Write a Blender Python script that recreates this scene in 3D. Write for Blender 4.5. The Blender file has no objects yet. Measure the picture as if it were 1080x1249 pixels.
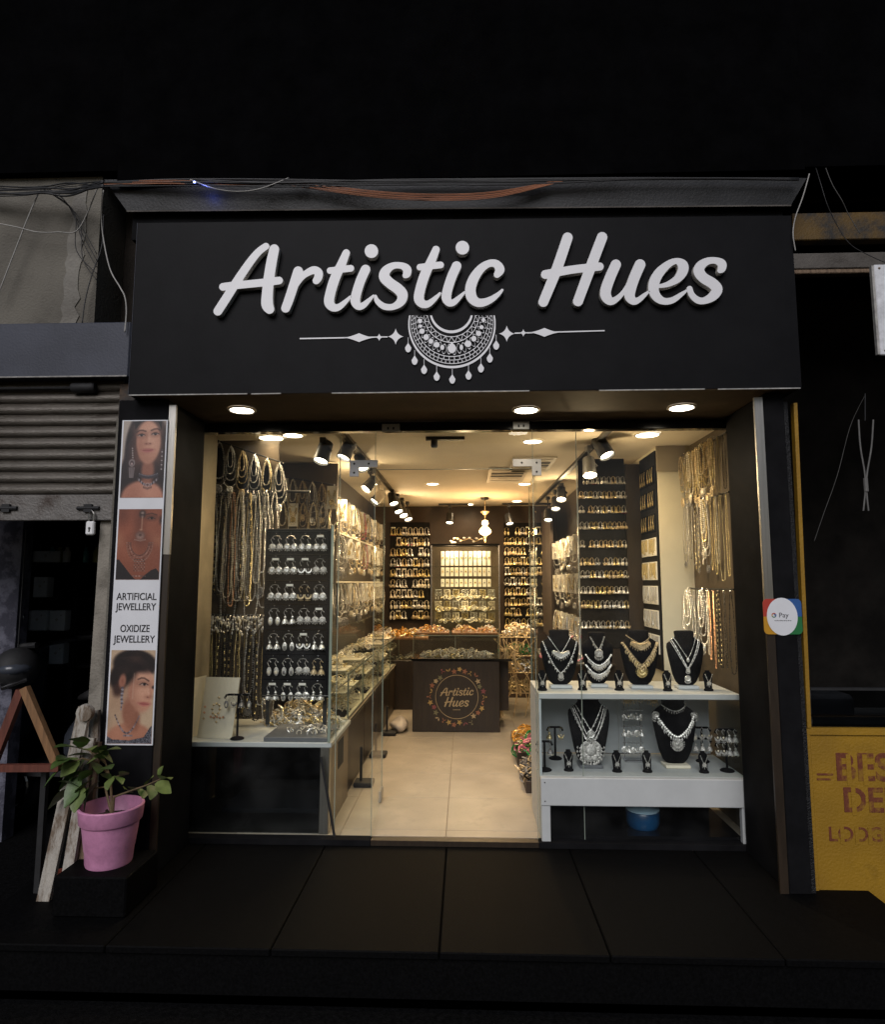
import bpy, math, random
import numpy as np
from mathutils import Vector, Matrix

R = random.Random(7)
scene = bpy.context.scene
COL = scene.collection

# ------------------------------------------------------------------ camera, world, sun, exposure
CAM = Vector((0.0, -3.5, 1.31))
FPX, CX, CY = 790.0, 540.0, 624.5
PITCH, YAW = math.radians(6.18), math.radians(2.0)
cam_d = bpy.data.cameras.new('camera')
cam_o = bpy.data.objects.new('camera', cam_d)
COL.objects.link(cam_o)
cam_o.location = CAM
cam_o.rotation_euler = (math.pi / 2 + PITCH, 0, YAW)
cam_d.sensor_fit = 'VERTICAL'
cam_d.sensor_height = 36.0
cam_d.lens = 36.0 * FPX / 1249.0
cam_d.clip_start = 0.05
cam_d.clip_end = 300
scene.camera = cam_o

SUN_EL, SUN_AZ, SUN_S = math.radians(35), math.radians(12), 1.95
world = bpy.data.worlds.new('World')
scene.world = world
world.use_nodes = True
wn = world.node_tree
bg = wn.nodes['Background']
sky = wn.nodes.new('ShaderNodeTexSky')
sky.sky_type = 'NISHITA'
sky.sun_disc = False
sky.sun_elevation = SUN_EL
sky.sun_rotation = math.pi + SUN_AZ
wn.links.new(sky.outputs[0], bg.inputs[0])
bg.inputs[1].default_value = 0.03

sun_d = bpy.data.lights.new('sun', 'SUN')
sun_d.energy = SUN_S
sun_d.angle = math.radians(38)
sun_d.color = (1.0, 0.97, 0.99)
sun_o = bpy.data.objects.new('sun', sun_d)
COL.objects.link(sun_o)
sdir = Vector((math.sin(SUN_AZ) * math.cos(SUN_EL), math.cos(SUN_AZ) * math.cos(SUN_EL), -math.sin(SUN_EL)))
sun_o.rotation_euler = sdir.to_track_quat('-Z', 'Y').to_euler()
sun_o.location = (-4, -8, 8)

scene.view_settings.view_transform = 'Standard'
scene.view_settings.look = 'None'
scene.view_settings.exposure = 0.0
scene.view_settings.gamma = 1.0
scene.view_settings.use_curve_mapping = False
scene.render.engine = 'CYCLES'
cy = scene.cycles
cy.transparent_max_bounces = 32
cy.max_bounces = 10
cy.diffuse_bounces = 5
cy.glossy_bounces = 4
cy.sample_clamp_indirect = 4.0
cy.use_denoising = True
cy.caustics_reflective = False
cy.caustics_refractive = False

WARM = (1.0, 0.73, 0.42)
LE_DOWN, LE_TRACK, LE_PEND, LE_SOFFIT, LE_CASE, LE_FILL = 9.5, 16.5, 17.0, 13.0, 5.5, 9.0

# ------------------------------------------------------------------ helpers
_rot = Matrix.Rotation(YAW, 3, 'Z') @ Matrix.Rotation(math.pi / 2 + PITCH, 3, 'X')

def at(px, py, Y=None, X=None, Z=None):
    """where the sight line through a picture point meets a vertical or level plane of the place"""
    d = _rot @ Vector(((px - CX) / FPX, -(py - CY) / FPX, -1.0))
    if Y is not None:
        t = (Y - CAM.y) / d.y
    elif X is not None:
        t = (X - CAM.x) / d.x
    else:
        t = (Z - CAM.z) / d.z
    return CAM + d * t

def s2l(c):
    c = np.asarray(c, dtype=float) / 255.0
    return np.where(c <= 0.04045, c / 12.92, ((c + 0.055) / 1.055) ** 2.4)

def mat(name, col, rough=0.5, metal=0.0, var=0.25, scale=8.0, bump=0.0, bscale=60.0, spec=0.5, stretch=None, coat=0.0, rvar=0.0):
    m = bpy.data.materials.new(name)
    m.use_nodes = True
    nt = m.node_tree
    p = nt.nodes['Principled BSDF']
    p.inputs['Roughness'].default_value = rough
    p.inputs['Metallic'].default_value = metal
    p.inputs['Specular IOR Level'].default_value = spec
    p.inputs['Coat Weight'].default_value = coat
    tc = nt.nodes.new('ShaderNodeTexCoord')
    mp = nt.nodes.new('ShaderNodeMapping')
    nt.links.new(tc.outputs['Object'], mp.inputs[0])
    if stretch:
        mp.inputs['Scale'].default_value = stretch
    n = nt.nodes.new('ShaderNodeTexNoise')
    n.inputs['Scale'].default_value = scale
    n.inputs['Detail'].default_value = 6.0
    n.inputs['Roughness'].default_value = 0.65
    nt.links.new(mp.outputs[0], n.inputs['Vector'])
    r = nt.nodes.new('ShaderNodeValToRGB')
    c = Vector(col[:3])
    a, b = c * (1 - var), c * (1 + var)
    r.color_ramp.elements[0].position = 0.32
    r.color_ramp.elements[1].position = 0.68
    r.color_ramp.elements[0].color = (a.x, a.y, a.z, 1)
    r.color_ramp.elements[1].color = (min(b.x, 1), min(b.y, 1), min(b.z, 1), 1)
    nt.links.new(n.outputs['Fac'], r.inputs[0])
    nt.links.new(r.outputs[0], p.inputs['Base Color'])
    if rvar:
        mr = nt.nodes.new('ShaderNodeMapRange')
        mr.inputs['To Min'].default_value = max(0.02, rough - rvar)
        mr.inputs['To Max'].default_value = min(1.0, rough + rvar)
        nt.links.new(n.outputs['Fac'], mr.inputs[0])
        nt.links.new(mr.outputs[0], p.inputs['Roughness'])
    if bump:
        n2 = nt.nodes.new('ShaderNodeTexNoise')
        n2.inputs['Scale'].default_value = bscale
        n2.inputs['Detail'].default_value = 4.0
        nt.links.new(mp.outputs[0], n2.inputs['Vector'])
        bp = nt.nodes.new('ShaderNodeBump')
        bp.inputs['Strength'].default_value = bump
        bp.inputs['Distance'].default_value = 0.01
        nt.links.new(n2.outputs['Fac'], bp.inputs['Height'])
        nt.links.new(bp.outputs[0], p.inputs['Normal'])
    return m

def stained(name, col, stain, rough=0.8, scale=3.0, lo=0.45, hi=0.6, bump=0.3, metal=0.0, stretch=None):
    """paint or plaster with blotches of a second colour and grain"""
    m = mat(name, col, rough, metal, 0.18, scale * 4, bump, 90.0, stretch=stretch)
    nt = m.node_tree
    p = nt.nodes['Principled BSDF']
    ramp = [x for x in nt.nodes if x.type == 'VALTORGB'][0]
    mp = [x for x in nt.nodes if x.type == 'MAPPING'][0]
    n = nt.nodes.new('ShaderNodeTexNoise')
    n.inputs['Scale'].default_value = scale
    n.inputs['Detail'].default_value = 8
    n.inputs['Roughness'].default_value = 0.7
    nt.links.new(mp.outputs[0], n.inputs['Vector'])
    r = nt.nodes.new('ShaderNodeValToRGB')
    r.color_ramp.elements[0].position = lo
    r.color_ramp.elements[1].position = hi
    nt.links.new(n.outputs['Fac'], r.inputs[0])
    mx = nt.nodes.new('ShaderNodeMix')
    mx.data_type = 'RGBA'
    nt.links.new(r.outputs[0], mx.inputs['Factor'])
    nt.links.new(ramp.outputs[0], mx.inputs['A'])
    mx.inputs['B'].default_value = (*stain, 1)
    nt.links.new(mx.outputs['Result'], p.inputs['Base Color'])
    return m

def emis(name, col, strength):
    m = bpy.data.materials.new(name)
    m.use_nodes = True
    nt = m.node_tree
    p = nt.nodes['Principled BSDF']
    p.inputs['Base Color'].default_value = (0.8, 0.8, 0.8, 1)
    p.inputs['Emission Color'].default_value = (*col, 1)
    p.inputs['Emission Strength'].default_value = strength
    return m

def glassmat(name, tint=(1, 1, 1), smudge=0.012, ior=1.45, rough=0.0):
    m = bpy.data.materials.new(name)
    m.use_nodes = True
    nt = m.node_tree
    for n in list(nt.nodes):
        nt.nodes.remove(n)
    out = nt.nodes.new('ShaderNodeOutputMaterial')
    tr = nt.nodes.new('ShaderNodeBsdfTransparent')
    tr.inputs[0].default_value = (*tint, 1)
    gl = nt.nodes.new('ShaderNodeBsdfGlossy')
    gl.inputs['Roughness'].default_value = rough
    fr = nt.nodes.new('ShaderNodeFresnel')
    fr.inputs['IOR'].default_value = ior
    mx = nt.nodes.new('ShaderNodeMixShader')
    ge = nt.nodes.new('ShaderNodeNewGeometry')
    ff = nt.nodes.new('ShaderNodeMath'); ff.operation = 'SUBTRACT'; ff.inputs[0].default_value = 1.0
    nt.links.new(ge.outputs['Backfacing'], ff.inputs[1])
    fm = nt.nodes.new('ShaderNodeMath'); fm.operation = 'MULTIPLY'
    nt.links.new(fr.outputs[0], fm.inputs[0]); nt.links.new(ff.outputs[0], fm.inputs[1])
    nt.links.new(fm.outputs[0], mx.inputs[0])
    nt.links.new(tr.outputs[0], mx.inputs[1])
    nt.links.new(gl.outputs[0], mx.inputs[2])
    df = nt.nodes.new('ShaderNodeBsdfDiffuse')
    df.inputs[0].default_value = (0.7, 0.7, 0.7, 1)
    tc = nt.nodes.new('ShaderNodeTexCoord')
    nz = nt.nodes.new('ShaderNodeTexNoise')
    nz.inputs['Scale'].default_value = 5
    nz.inputs['Detail'].default_value = 8
    nt.links.new(tc.outputs['Object'], nz.inputs['Vector'])
    mr = nt.nodes.new('ShaderNodeMapRange')
    mr.inputs['From Min'].default_value = 0.4
    mr.inputs['From Max'].default_value = 0.75
    mr.inputs['To Min'].default_value = smudge * 0.3
    mr.inputs['To Max'].default_value = smudge * 2.5
    nt.links.new(nz.outputs['Fac'], mr.inputs[0])
    m2 = nt.nodes.new('ShaderNodeMixShader')
    nt.links.new(mr.outputs[0], m2.inputs[0])
    nt.links.new(mx.outputs[0], m2.inputs[1])
    nt.links.new(df.outputs[0], m2.inputs[2])
    nt.links.new(m2.outputs[0], out.inputs[0])
    return m

class MB:
    """collects geometry; build() links it as one mesh object"""
    def __init__(s):
        s.v, s.f, s.m, s.cur = [], [], [], 0
    def add(s, vs, fs):
        o = len(s.v)
        s.v.extend([tuple(x) for x in vs])
        s.f.extend([tuple(i + o for i in f) for f in fs])
        s.m.extend([s.cur] * len(fs))
        return s
    def box(s, x0, x1, y0, y1, z0, z1):
        x0, x1 = min(x0, x1), max(x0, x1); y0, y1 = min(y0, y1), max(y0, y1); z0, z1 = min(z0, z1), max(z0, z1)
        return s.add([(x0, y0, z0), (x1, y0, z0), (x1, y1, z0), (x0, y1, z0), (x0, y0, z1), (x1, y0, z1), (x1, y1, z1), (x0, y1, z1)],
                     [(0, 3, 2, 1), (4, 5, 6, 7), (0, 1, 5, 4), (1, 2, 6, 5), (2, 3, 7, 6), (3, 0, 4, 7)])
    def bbox(s, x0, x1, y0, y1, z0, z1, b=0.006):
        """box with chamfered edges"""
        b = min(b, (x1 - x0) / 3, (y1 - y0) / 3, (z1 - z0) / 3)
        import itertools
        vs, idx = [], {}
        for sx, sy, sz in itertools.product((0, 1), repeat=3):
            for ax in range(3):
                p = [x0 if sx == 0 else x1, y0 if sy == 0 else y1, z0 if sz == 0 else z1]
                sg = [1 if sx == 0 else -1, 1 if sy == 0 else -1, 1 if sz == 0 else -1]
                for k in range(3):
                    if k != ax:
                        p[k] += sg[k] * b
                idx[(sx, sy, sz, ax)] = len(vs)
                vs.append(tuple(p))
        fs = []
        c = Vector(((x0 + x1) / 2, (y0 + y1) / 2, (z0 + z1) / 2))
        def face(ids):
            a, b_, d = (Vector(vs[i]) for i in ids[:3])
            n = (b_ - a).cross(d - a)
            mid = sum((Vector(vs[i]) for i in ids), Vector()) / len(ids)
            fs.append(tuple(ids) if n.dot(mid - c) > 0 else tuple(reversed(ids)))
        for ax in range(3):
            o1, o2 = [k for k in range(3) if k != ax]
            for sd in (0, 1):
                q = []
                for a, b_ in ((0, 0), (1, 0), (1, 1), (0, 1)):
                    t = [0, 0, 0]; t[ax] = sd; t[o1] = a; t[o2] = b_
                    q.append(idx[(*t, ax)])
                face(q)
            for a in (0, 1):
                for b_ in (0, 1):
                    t0 = [0, 0, 0]; t0[o1] = a; t0[o2] = b_; t1 = list(t0); t1[ax] = 1
                    face([idx[(*t0, o1)], idx[(*t1, o1)], idx[(*t1, o2)], idx[(*t0, o2)]])
        for sx, sy, sz in itertools.product((0, 1), repeat=3):
            face([idx[(sx, sy, sz, k)] for k in range(3)])
        return s.add(vs, fs)
    def tube(s, pts, r, n=6, cap=True, closed=False):
        pts = [Vector(p) for p in pts]
        N = len(pts)
        rr = r if isinstance(r, (list, tuple)) else [r] * N
        vs, fs = [], []
        up = None
        for i, p in enumerate(pts):
            if closed:
                t = pts[(i + 1) % N] - pts[i - 1]
            else:
                t = pts[min(i + 1, N - 1)] - pts[max(i - 1, 0)]
            if t.length < 1e-9:
                t = Vector((0, 0, 1))
            t.normalize()
            if up is None:
                up = Vector((0, 0, 1)) if abs(t.z) < 0.9 else Vector((0, 1, 0))
            a = up - t * up.dot(t)
            if a.length < 1e-6:
                a = t.orthogonal()
            a.normalize()
            b = t.cross(a)
            up = a
            for k in range(n):
                an = 2 * math.pi * k / n
                vs.append(p + (a * math.cos(an) + b * math.sin(an)) * rr[i])
        for i in range(N if closed else N - 1):
            j = (i + 1) % N
            for k in range(n):
                k2 = (k + 1) % n
                fs.append((i * n + k, i * n + k2, j * n + k2, j * n + k))
        if cap and not closed:
            fs.append(tuple(range(n - 1, -1, -1)))
            fs.append(tuple((N - 1) * n + k for k in range(n)))
        return s.add(vs, fs)
    def ball(s, c, rx, ry=None, rz=None, seg=8, rings=5):
        ry = rx if ry is None else ry; rz = rx if rz is None else rz
        vs, fs = [(c[0], c[1], c[2] - rz)], []
        for i in range(1, rings):
            ph = math.pi * i / rings - math.pi / 2
            for k in range(seg):
                th = 2 * math.pi * k / seg
                vs.append((c[0] + rx * math.cos(ph) * math.cos(th), c[1] + ry * math.cos(ph) * math.sin(th), c[2] + rz * math.sin(ph)))
        vs.append((c[0], c[1], c[2] + rz))
        L = len(vs) - 1
        for k in range(seg):
            fs.append((0, 1 + (k + 1) % seg, 1 + k))
            for i in range(rings - 2):
                a = 1 + i * seg
                fs.append((a + k, a + (k + 1) % seg, a + seg + (k + 1) % seg, a + seg + k))
            fs.append((L, L - seg + k, L - seg + (k + 1) % seg))
        return s.add(vs, fs)
    def octa(s, c, r, ry=None, rz=None):
        ry = ry or r; rz = rz or r
        x, y, z = c
        return s.add([(x + r, y, z), (x, y + ry, z), (x - r, y, z), (x, y - ry, z), (x, y, z + rz), (x, y, z - rz)],
                     [(0, 1, 4), (1, 2, 4), (2, 3, 4), (3, 0, 4), (1, 0, 5), (2, 1, 5), (3, 2, 5), (0, 3, 5)])
    def lathe(s, c, prof, n=16, axis='Z', caps=True):
        """prof: list of (radius, height)"""
        vs, fs = [], []
        for r, h in prof:
            for k in range(n):
                a = 2 * math.pi * k / n
                p = (r * math.cos(a), r * math.sin(a), h)
                if axis == 'Y':
                    p = (p[0], h, -p[1])
                elif axis == 'X':
                    p = (h, p[0], p[1])
                vs.append((c[0] + p[0], c[1] + p[1], c[2] + p[2]))
        for i in range(len(prof) - 1):
            for k in range(n):
                k2 = (k + 1) % n
                fs.append((i * n + k, i * n + k2, (i + 1) * n + k2, (i + 1) * n + k))
        if caps:
            fs.append(tuple(range(n - 1, -1, -1)))
            fs.append(tuple((len(prof) - 1) * n + k for k in range(n)))
        return s.add(vs, fs)
    def prism(s, poly, y0, y1):
        """outline of (x, z) points, anticlockwise seen from -Y, from y0 (front) to y1"""
        n = len(poly)
        vs = [(x, y0, z) for x, z in poly] + [(x, y1, z) for x, z in poly]
        fs = [tuple(range(n)), tuple(range(2 * n - 1, n - 1, -1))]
        for i in range(n):
            j = (i + 1) % n
            fs.append((j, i, n + i, n + j))
        return s.add(vs, fs)
    def beam(s, a, b, w, h, up=(0, 0, 1)):
        """bar of w x h section from a to b"""
        a, b = Vector(a), Vector(b)
        t = (b - a).normalized()
        u = Vector(up)
        u = (u - t * u.dot(t))
        if u.length < 1e-5:
            u = t.orthogonal()
        u.normalize()
        r = t.cross(u)
        vs = []
        for p in (a, b):
            for sx, sy in ((-1, -1), (1, -1), (1, 1), (-1, 1)):
                vs.append(p + r * sx * w / 2 + u * sy * h / 2)
        return s.add(vs, [(0, 1, 2, 3), (7, 6, 5, 4), (0, 4, 5, 1), (1, 5, 6, 2), (2, 6, 7, 3), (3, 7, 4, 0)])
    def mesh(s, name, mats):
        me = bpy.data.meshes.new(name)
        me.from_pydata(s.v, [], s.f)
        for m in (mats if isinstance(mats, (list, tuple)) else [mats]):
            me.materials.append(m)
        if any(s.m):
            me.polygons.foreach_set('material_index', s.m)
        me.update()
        return me
    def build(s, name, mats, parent=None, local=False, smooth=False, label=None, kind=None, cat=None, group=None):
        if not s.v:
            return None
        if parent is not None:
            if not local:
                o0 = wloc(parent)
                s.v = [(x - o0.x, y - o0.y, z - o0.z) for x, y, z in s.v]
            org = Vector()
        elif local:
            org = Vector()
        else:
            a = np.array(s.v)
            lo, hi = a.min(0), a.max(0)
            org = Vector(((lo[0] + hi[0]) / 2, (lo[1] + hi[1]) / 2, lo[2]))
            s.v = [(x - org.x, y - org.y, z - org.z) for x, y, z in s.v]
        me = s.mesh(name, mats)
        if smooth:
            me.polygons.foreach_set('use_smooth', [True] * len(me.polygons))
            if smooth != 'all':
                me.set_sharp_from_angle(angle=math.radians(40))
        o = bpy.data.objects.new(name, me)
        COL.objects.link(o)
        o.location = org
        if parent is not None:
            o.parent = parent
        tag(o, label, cat, group, kind)
        return o

def wloc(o):
    v = Vector(o.location)
    while o.parent:
        o = o.parent
        v += Vector(o.location)
    return v

def tag(o, label=None, cat=None, group=None, kind=None):
    if label: o['label'] = label
    if cat: o['category'] = cat
    if group: o['group'] = group
    if kind: o['kind'] = kind
    return o

def thing(name, label, cat, loc=(0, 0, 0), group=None):
    o = bpy.data.objects.new(name, None)
    o.empty_display_size = 0.05
    COL.objects.link(o)
    o.location = loc
    return tag(o, label, cat, group)

def copy_tree(o, parent=None):
    c = o.copy()
    COL.objects.link(c)
    if parent is not None:
        c.parent = parent
    for ch in list(o.children):
        copy_tree(ch, c)
    return c

def place_mesh(name, me, loc, label, cat, group=None, rot=None, scale=None):
    o = bpy.data.objects.new(name, me)
    COL.objects.link(o)
    o.location = loc
    if rot: o.rotation_euler = rot
    if scale: o.scale = scale
    return tag(o, label, cat, group)

def catmull(pts, k=6):
    P = np.array(pts, float)
    out = []
    n = len(P)
    for i in range(n - 1):
        p0, p1, p2, p3 = P[max(i - 1, 0)], P[i], P[i + 1], P[min(i + 2, n - 1)]
        for j in range(k):
            t = j / k
            out.append(0.5 * ((2 * p1) + (-p0 + p2) * t + (2 * p0 - 5 * p1 + 4 * p2 - p3) * t * t + (-p0 + 3 * p1 - 3 * p2 + p3) * t ** 3))
    out.append(P[-1])
    return np.array(out)

def stroke_field(strokes, x, y):
    """signed distance (negative inside) to a set of brush strokes; stroke = array of (x, y, r)"""
    d = np.full(x.shape, 1e9)
    for s in strokes:
        s = np.asarray(s, float)
        if len(s) == 1:
            d = np.minimum(d, np.hypot(x - s[0, 0], y - s[0, 1]) - s[0, 2])
            continue
        for a, b in zip(s[:-1], s[1:]):
            ex, ey = b[0] - a[0], b[1] - a[1]
            L2 = ex * ex + ey * ey + 1e-12
            t = np.clip(((x - a[0]) * ex + (y - a[1]) * ey) / L2, 0, 1)
            d = np.minimum(d, np.hypot(x - a[0] - t * ex, y - a[1] - t * ey) - (a[2] + t * (b[2] - a[2])))
    return d

def contours(field, xs, ys):
    """closed zero contours of a sampled field (negative inside)"""
    F = field
    ny, nx = F.shape
    ins = F < 0
    code = ins[:-1, :-1] * 1 + ins[:-1, 1:] * 2 + ins[1:, 1:] * 4 + ins[1:, :-1] * 8
    jj, ii = np.nonzero((code > 0) & (code < 15))
    nxt = {}
    def pt(e):
        k, j, i = e
        if k == 'h':
            a, b = F[j, i], F[j, i + 1]
            t = a / (a - b)
            return (xs[i] + t * (xs[i + 1] - xs[i]), ys[j])
        a, b = F[j, i], F[j + 1, i]
        t = a / (a - b)
        return (xs[i], ys[j] + t * (ys[j + 1] - ys[j]))
    segs = {1: [('l', 'b')], 2: [('b', 'r')], 3: [('l', 'r')], 4: [('r', 't')], 5: [('l', 't'), ('r', 'b')], 6: [('b', 't')], 7: [('l', 't')],
            8: [('t', 'l')], 9: [('t', 'b')], 10: [('b', 'l'), ('t', 'r')], 11: [('t', 'r')], 12: [('r', 'l')], 13: [('r', 'b')], 14: [('b', 'l')]}
    for j, i in zip(jj, ii):
        E = {'b': ('h', j, i), 't': ('h', j + 1, i), 'l': ('v', j, i), 'r': ('v', j, i + 1)}
        for a, b in segs[int(code[j, i])]:
            nxt[E[a]] = E[b]
    loops = []
    while nxt:
        st = next(iter(nxt))
        loop, e = [], st
        while e in nxt:
            loop.append(pt(e))
            e = nxt.pop(e)
        if len(loop) > 5:
            loops.append(loop)
    return loops

def thin(loop, tol):
    """drop points that lie on the line of their neighbours"""
    out = [loop[0]]
    n = len(loop)
    i = 0
    while i < n - 1:
        j = min(i + 6, n - 1)
        while j > i + 1:
            a, b = np.array(loop[i]), np.array(loop[j])
            L = np.hypot(*(b - a)) + 1e-9
            ok = all(abs((b[0] - a[0]) * (loop[k][1] - a[1]) - (b[1] - a[1]) * (loop[k][0] - a[0])) / L < tol for k in range(i + 1, j))
            if ok:
                break
            j -= 1
        out.append(loop[j])
        i = j
    return out[:-1] if len(out) > 3 and out[-1] == loop[-1] and False else out

def outline_mesh(name, loops, mats, depth, bevel=0.0):
    """filled, extruded outline (holes kept) in the XZ plane, front face at y = -depth/2"""
    cu = bpy.data.curves.new(name, 'CURVE')
    cu.dimensions = '2D'
    cu.fill_mode = 'BOTH'
    cu.extrude = max(depth / 2 - bevel, 0.0001)
    cu.bevel_depth = bevel
    cu.bevel_resolution = 1
    cu.offset = -bevel
    for lp in loops:
        sp = cu.splines.new('POLY')
        sp.points.add(len(lp) - 1)
        flat = []
        for x, z in lp:
            flat += [x, z, 0, 1]
        sp.points.foreach_set('co', flat)
        sp.use_cyclic_u = True
    o = bpy.data.objects.new('tmp_outline', cu)
    COL.objects.link(o)
    dg = bpy.context.evaluated_depsgraph_get()
    me = bpy.data.meshes.new_from_object(o.evaluated_get(dg))
    bpy.data.objects.remove(o)
    bpy.data.curves.remove(cu)
    me.name = name
    me.transform(Matrix.Rotation(math.pi / 2, 4, 'X'))
    me.materials.clear()
    for m in (mats if isinstance(mats, (list, tuple)) else [mats]):
        me.materials.append(m)
    me.polygons.foreach_set('material_index', [0] * len(me.polygons))
    return me

def text_mesh(name, txt, size, m, depth=0.001, bold=0.0, width=None):
    cu = bpy.data.curves.new(name, 'FONT')
    cu.body = txt
    cu.size = size
    cu.extrude = depth / 2
    cu.offset = bold
    cu.align_x = 'CENTER'
    cu.align_y = 'CENTER'
    o = bpy.data.objects.new('tmp_text', cu)
    COL.objects.link(o)
    dg = bpy.context.evaluated_depsgraph_get()
    me = bpy.data.meshes.new_from_object(o.evaluated_get(dg))
    bpy.data.objects.remove(o)
    bpy.data.curves.remove(cu)
    if width:
        xs = [v.co.x for v in me.vertices]
        me.transform(Matrix.Scale(width / (max(xs) - min(xs)), 4, (1, 0, 0)))
    me.transform(Matrix.Rotation(math.pi / 2, 4, 'X'))
    me.materials.clear()
    me.materials.append(m)
    return me

def mobj(name, me, parent=None, loc=(0, 0, 0), label=None, rot=None):
    o = bpy.data.objects.new(name, me)
    COL.objects.link(o)
    if parent is not None:
        o.parent = parent
        o.location = Vector(loc) - wloc(parent)
    else:
        o.location = loc
    if rot: o.rotation_euler = rot
    if label: o['label'] = label
    return o

ORD = ['first', 'second', 'third', 'fourth', 'fifth', 'sixth', 'seventh', 'eighth', 'ninth', 'tenth', 'eleventh', 'twelfth', 'thirteenth', 'fourteenth', 'fifteenth', 'sixteenth', 'seventeenth', 'eighteenth', 'nineteenth', 'twentieth', 'twenty first', 'twenty second', 'twenty third', 'twenty fourth']

# ------------------------------------------------------------------ materials
M = {}
M['fascia'] = stained('black_panel_paint', (0.0055, 0.0055, 0.0066), (0.0085, 0.0085, 0.0095), 0.5, 1.3, 0.4, 0.75, 0.04)
M['fascia'].node_tree.nodes['Principled BSDF'].inputs['Specular IOR Level'].default_value = 0.08
M['black'] = mat('black_paint', (0.009, 0.009, 0.010), 0.65, 0, 0.3, 6, 0.05, 120, spec=0.03)
M['black_gloss'] = mat('black_gloss_laminate', (0.006, 0.006, 0.007), 0.12, 0, 0.3, 6, spec=0.5)
M['velvet'] = mat('black_velvet', (0.006, 0.006, 0.007), 0.95, 0, 0.4, 30, 0.2, 400, spec=0.1)
M['board'] = mat('black_board_felt', (0.008, 0.0075, 0.0075), 0.8, 0, 0.35, 20, 0.1, 300, spec=0.2)
M['brown'] = mat('dark_brown_laminate', (0.026, 0.0175, 0.011), 0.4, 0, 0.3, 5, 0.03, 80, stretch=(6, 6, 1))
M['dbrown'] = mat('dark_wall_paint', (0.040, 0.025, 0.017), 0.6, 0, 0.2, 3, 0.06, 100)
M['white_letter'] = mat('white_acrylic', (0.78, 0.78, 0.80), 0.35, 0, 0.03, 12)
M['letter_side'] = mat('letter_edge_foam', (0.66, 0.63, 0.58), 0.6, 0, 0.12, 20)
M['vinyl'] = mat('white_vinyl', (0.72, 0.73, 0.76), 0.4, 0, 0.05, 6)
M['ink'] = mat('black_ink', (0.02, 0.02, 0.025), 0.5, 0, 0.1, 20)
M['steel'] = mat('brushed_steel', (0.42, 0.40, 0.37), 0.34, 1, 0.15, 4, 0.1, 40, stretch=(30, 30, 0.6))
M['fitting'] = mat('satin_steel', (0.36, 0.36, 0.36), 0.4, 0.4, 0.12, 20)
M['ceiling'] = mat('beige_ceiling_paint', (0.82, 0.73, 0.57), 0.85, 0, 0.05, 3, 0.04, 80)
M['wallbeige'] = mat('cream_wall_paint', (0.72, 0.66, 0.50), 0.75, 0, 0.06, 4, 0.05, 90)
M['wallbrown'] = stained('taupe_panel', (0.095, 0.070, 0.044), (0.065, 0.047, 0.029), 0.7, 2.5, bump=0.1)
M['tile'] = stained('beige_floor_tile', (0.41, 0.36, 0.29), (0.30, 0.26, 0.205), 0.38, 3.5, 0.4, 0.7, 0.04)
M['trimgrey'] = mat('scuffed_grey_trim', (0.34, 0.33, 0.31), 0.6, 0, 0.4, 30)
M['grout'] = mat('tile_grout', (0.30, 0.25, 0.19), 0.9, 0, 0.2, 30)
M['granite'] = mat('black_granite', (0.0028, 0.0028, 0.003), 0.65, 0, 0.5, 90, 0.05, 200, spec=0.05)
M['asphalt'] = mat('dark_asphalt', (0.005, 0.005, 0.0053), 0.95, 0, 0.5, 60, 0.5, 150, spec=0.02)
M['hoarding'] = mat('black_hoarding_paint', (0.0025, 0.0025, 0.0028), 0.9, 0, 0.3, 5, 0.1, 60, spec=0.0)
M['concrete'] = stained('grimy_beige_plaster', (0.17, 0.157, 0.13), (0.07, 0.063, 0.053), 0.9, 2.2, 0.42, 0.68, 0.6)
M['concrete_pale'] = stained('pale_rendered_edge', (0.235, 0.222, 0.195), (0.12, 0.11, 0.095), 0.9, 4, 0.42, 0.66, 0.6)
M['bluebeam'] = stained('blue_grey_paint', (0.042, 0.047, 0.068), (0.028, 0.032, 0.048), 0.6, 3, bump=0.15)
M['canopy'] = stained('grey_sheet_metal', (0.024, 0.025, 0.028), (0.006, 0.0065, 0.0075), 0.5, 2.4, bump=0.15)
M['shutter'] = stained('old_galvanised_slat', (0.15, 0.135, 0.115), (0.045, 0.034, 0.026), 0.45, 6, 0.45, 0.60, 0.4, metal=0.4, stretch=(0.6, 3, 3))
M['shutter_bar'] = stained('scuffed_shutter_bar', (0.15, 0.14, 0.13), (0.055, 0.04, 0.032), 0.55, 6, 0.52, 0.66, 0.4, metal=0.2)
M['post'] = stained('grimy_cream_post', (0.27, 0.245, 0.205), (0.15, 0.135, 0.11), 0.8, 8, bump=0.4)
M['yellow'] = stained('old_yellow_paint', (0.31, 0.168, 0.008), (0.16, 0.085, 0.007), 0.6, 3.2, 0.45, 0.75, 0.3)
M['stencil'] = stained('faded_red_stencil', (0.14, 0.034, 0.014), (0.25, 0.125, 0.010), 0.7, 14, 0.48, 0.60, 0.1)
M['signwhite'] = stained('white_sign_box', (0.66, 0.67, 0.70), (0.42, 0.40, 0.38), 0.5, 7, 0.62, 0.75, 0.1)
M['greybeam'] = stained('grey_beam_paint', (0.095, 0.085, 0.075), (0.05, 0.043, 0.036), 0.8, 5, bump=0.4)
M['darkvoid'] = mat('recess_dark_wall', (0.008, 0.007, 0.006), 0.9, 0, 0.5, 4, 0.3, 40, spec=0.1)  # near-black colour stands for the darkness of the recess
M['darkshop'] = mat('unlit_shop_wall', (0.06, 0.066, 0.085), 0.8, 0, 0.5, 5, 0.2, 60)
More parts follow.
